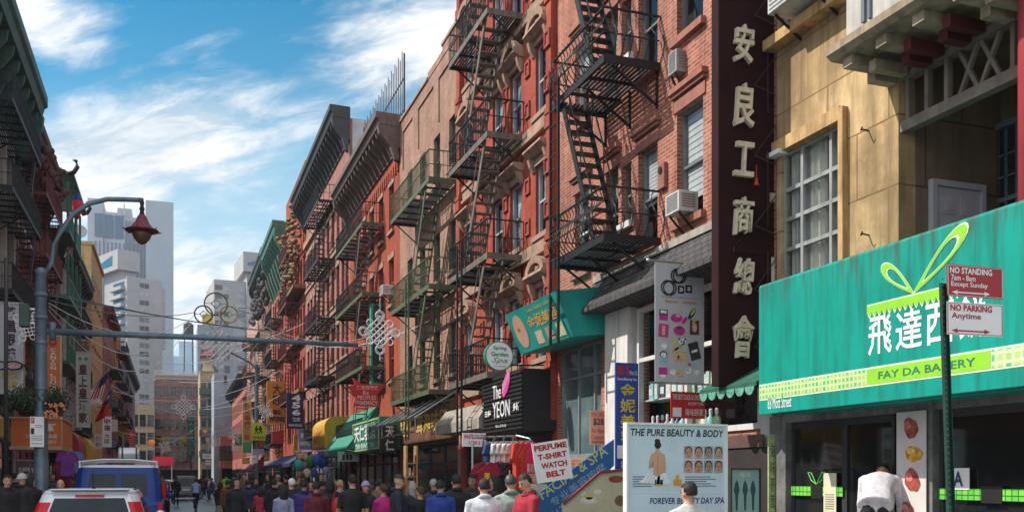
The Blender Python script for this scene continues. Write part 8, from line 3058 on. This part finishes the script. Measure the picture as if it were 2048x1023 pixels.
for k, (px, d, pose, c, nm) in enumerate(cr):
    fem = pose in ('stand_f', 'walk_f', 'bag', 'coat')
    person(f'person in a {nm} in the crowd ' + ('far up the right pavement' if d > 35 else 'on the right pavement'), px, 955, d, pose, c, (BK, CH, JN, NV)[k % 4], hair='long' if fem and k % 2 else 'short', hcol=(HAIRB, HAIRB, HAIRBR, HAIRB, HAIRG)[k % 5], facing=(180, 12, 120, 200, -20, 250, 165, 70)[k % 8], h=1.47 + .055 * (k * 7 % 6) - (.06 if fem else 0), skin=SKINM if k % 4 else SKIN2)
for k, (px, d, c, nm) in enumerate(((30, 25, (.02, .02, .025), 'black coat'), (105, 30, (.06, .04, .08), 'dark violet coat'), (75, 28, (.03, .03, .035), 'charcoal coat'), (140, 40, (.15, .05, .05), 'russet coat'), (52, 22, (.015, .015, .02), 'black hooded coat'))):
    person(f'person in a {nm} in the shade of the left pavement', px, 955, d, ('stand', 'jacket', 'walk')[k % 3], c, BK, facing=(170, 20, 180)[k % 3], h=1.66 + .03 * (k % 3))
# cyclist
d_ = 44.0
p_, b, sc = person('person in a pale blue shirt riding a bicycle away up the road', 392, 950, d_, 'bike', (.24, .34, .55), NV, facing=182, z0=.24, h=1.38)
bx, by = p_.location.x, p_.location.y
t = thing('bicycle', 'dark bicycle ridden up the road by the person in the pale blue shirt', 'bicycle', (bx, by, 0), RAD(182))
for yy in (-.62, .42):
    q = MB(); q.tube([(0, yy + .33 * math.cos(a), .34 + .33 * math.sin(a)) for a in [2 * math.pi * j / 22 for j in range(22)]], .018, 6, True)
    wh = q.build('wheel', mat((.015, .015, .016), .8, name='tyre_rubber'), t)
    q = MB()
    for j in range(8):
        a = math.pi / 4 * j
        q.bar((0, yy, .34), (0, yy + .32 * math.cos(a), .34 + .32 * math.sin(a)), .006)
    q.build('spokes', STEEL, wh)
q = MB()
for a, b2 in (((0, .42, .34), (0, .0, .32)), ((0, .0, .32), (0, .12, .82)), ((0, .12, .80), (0, -.45, .85)), ((0, .0, .32), (0, -.45, .80)), ((0, .42, .34), (0, .1, .74)), ((0, -.45, .95), (0, -.62, .34))):
    q.bar(a, b2, .03)
q.build('frame', BLACK, t)
q = MB(); q.tube([(-.28, -.38, 1.0), (0, -.46, .98), (.28, -.38, 1.0)], .014, 6); q.build('handlebar', STEEL, t)
q = MB(); q.ell((0, .14, .86), (.07, .13, .03), 10, 6); q.build('saddle', BLACK, t)

# ================================================================== HAZE
hm = bpy.data.materials.new('haze_air')
hm.use_nodes = True
_t = hm.node_tree
_t.nodes.clear()
_o = nd(_t, 'ShaderNodeOutputMaterial')
_v = nd(_t, 'ShaderNodeVolumePrincipled')
_v.inputs['Color'].default_value = (.82, .90, 1.0, 1)
_v.inputs['Density'].default_value = .00028
_v.inputs['Anisotropy'].default_value = .3
_t.links.new(_v.outputs[0], _o.inputs['Volume'])
p = MB()
p.box(-520, 520, -130, 800, -1.2, 124)
struct(p.build('haze', hm), 'stuff')
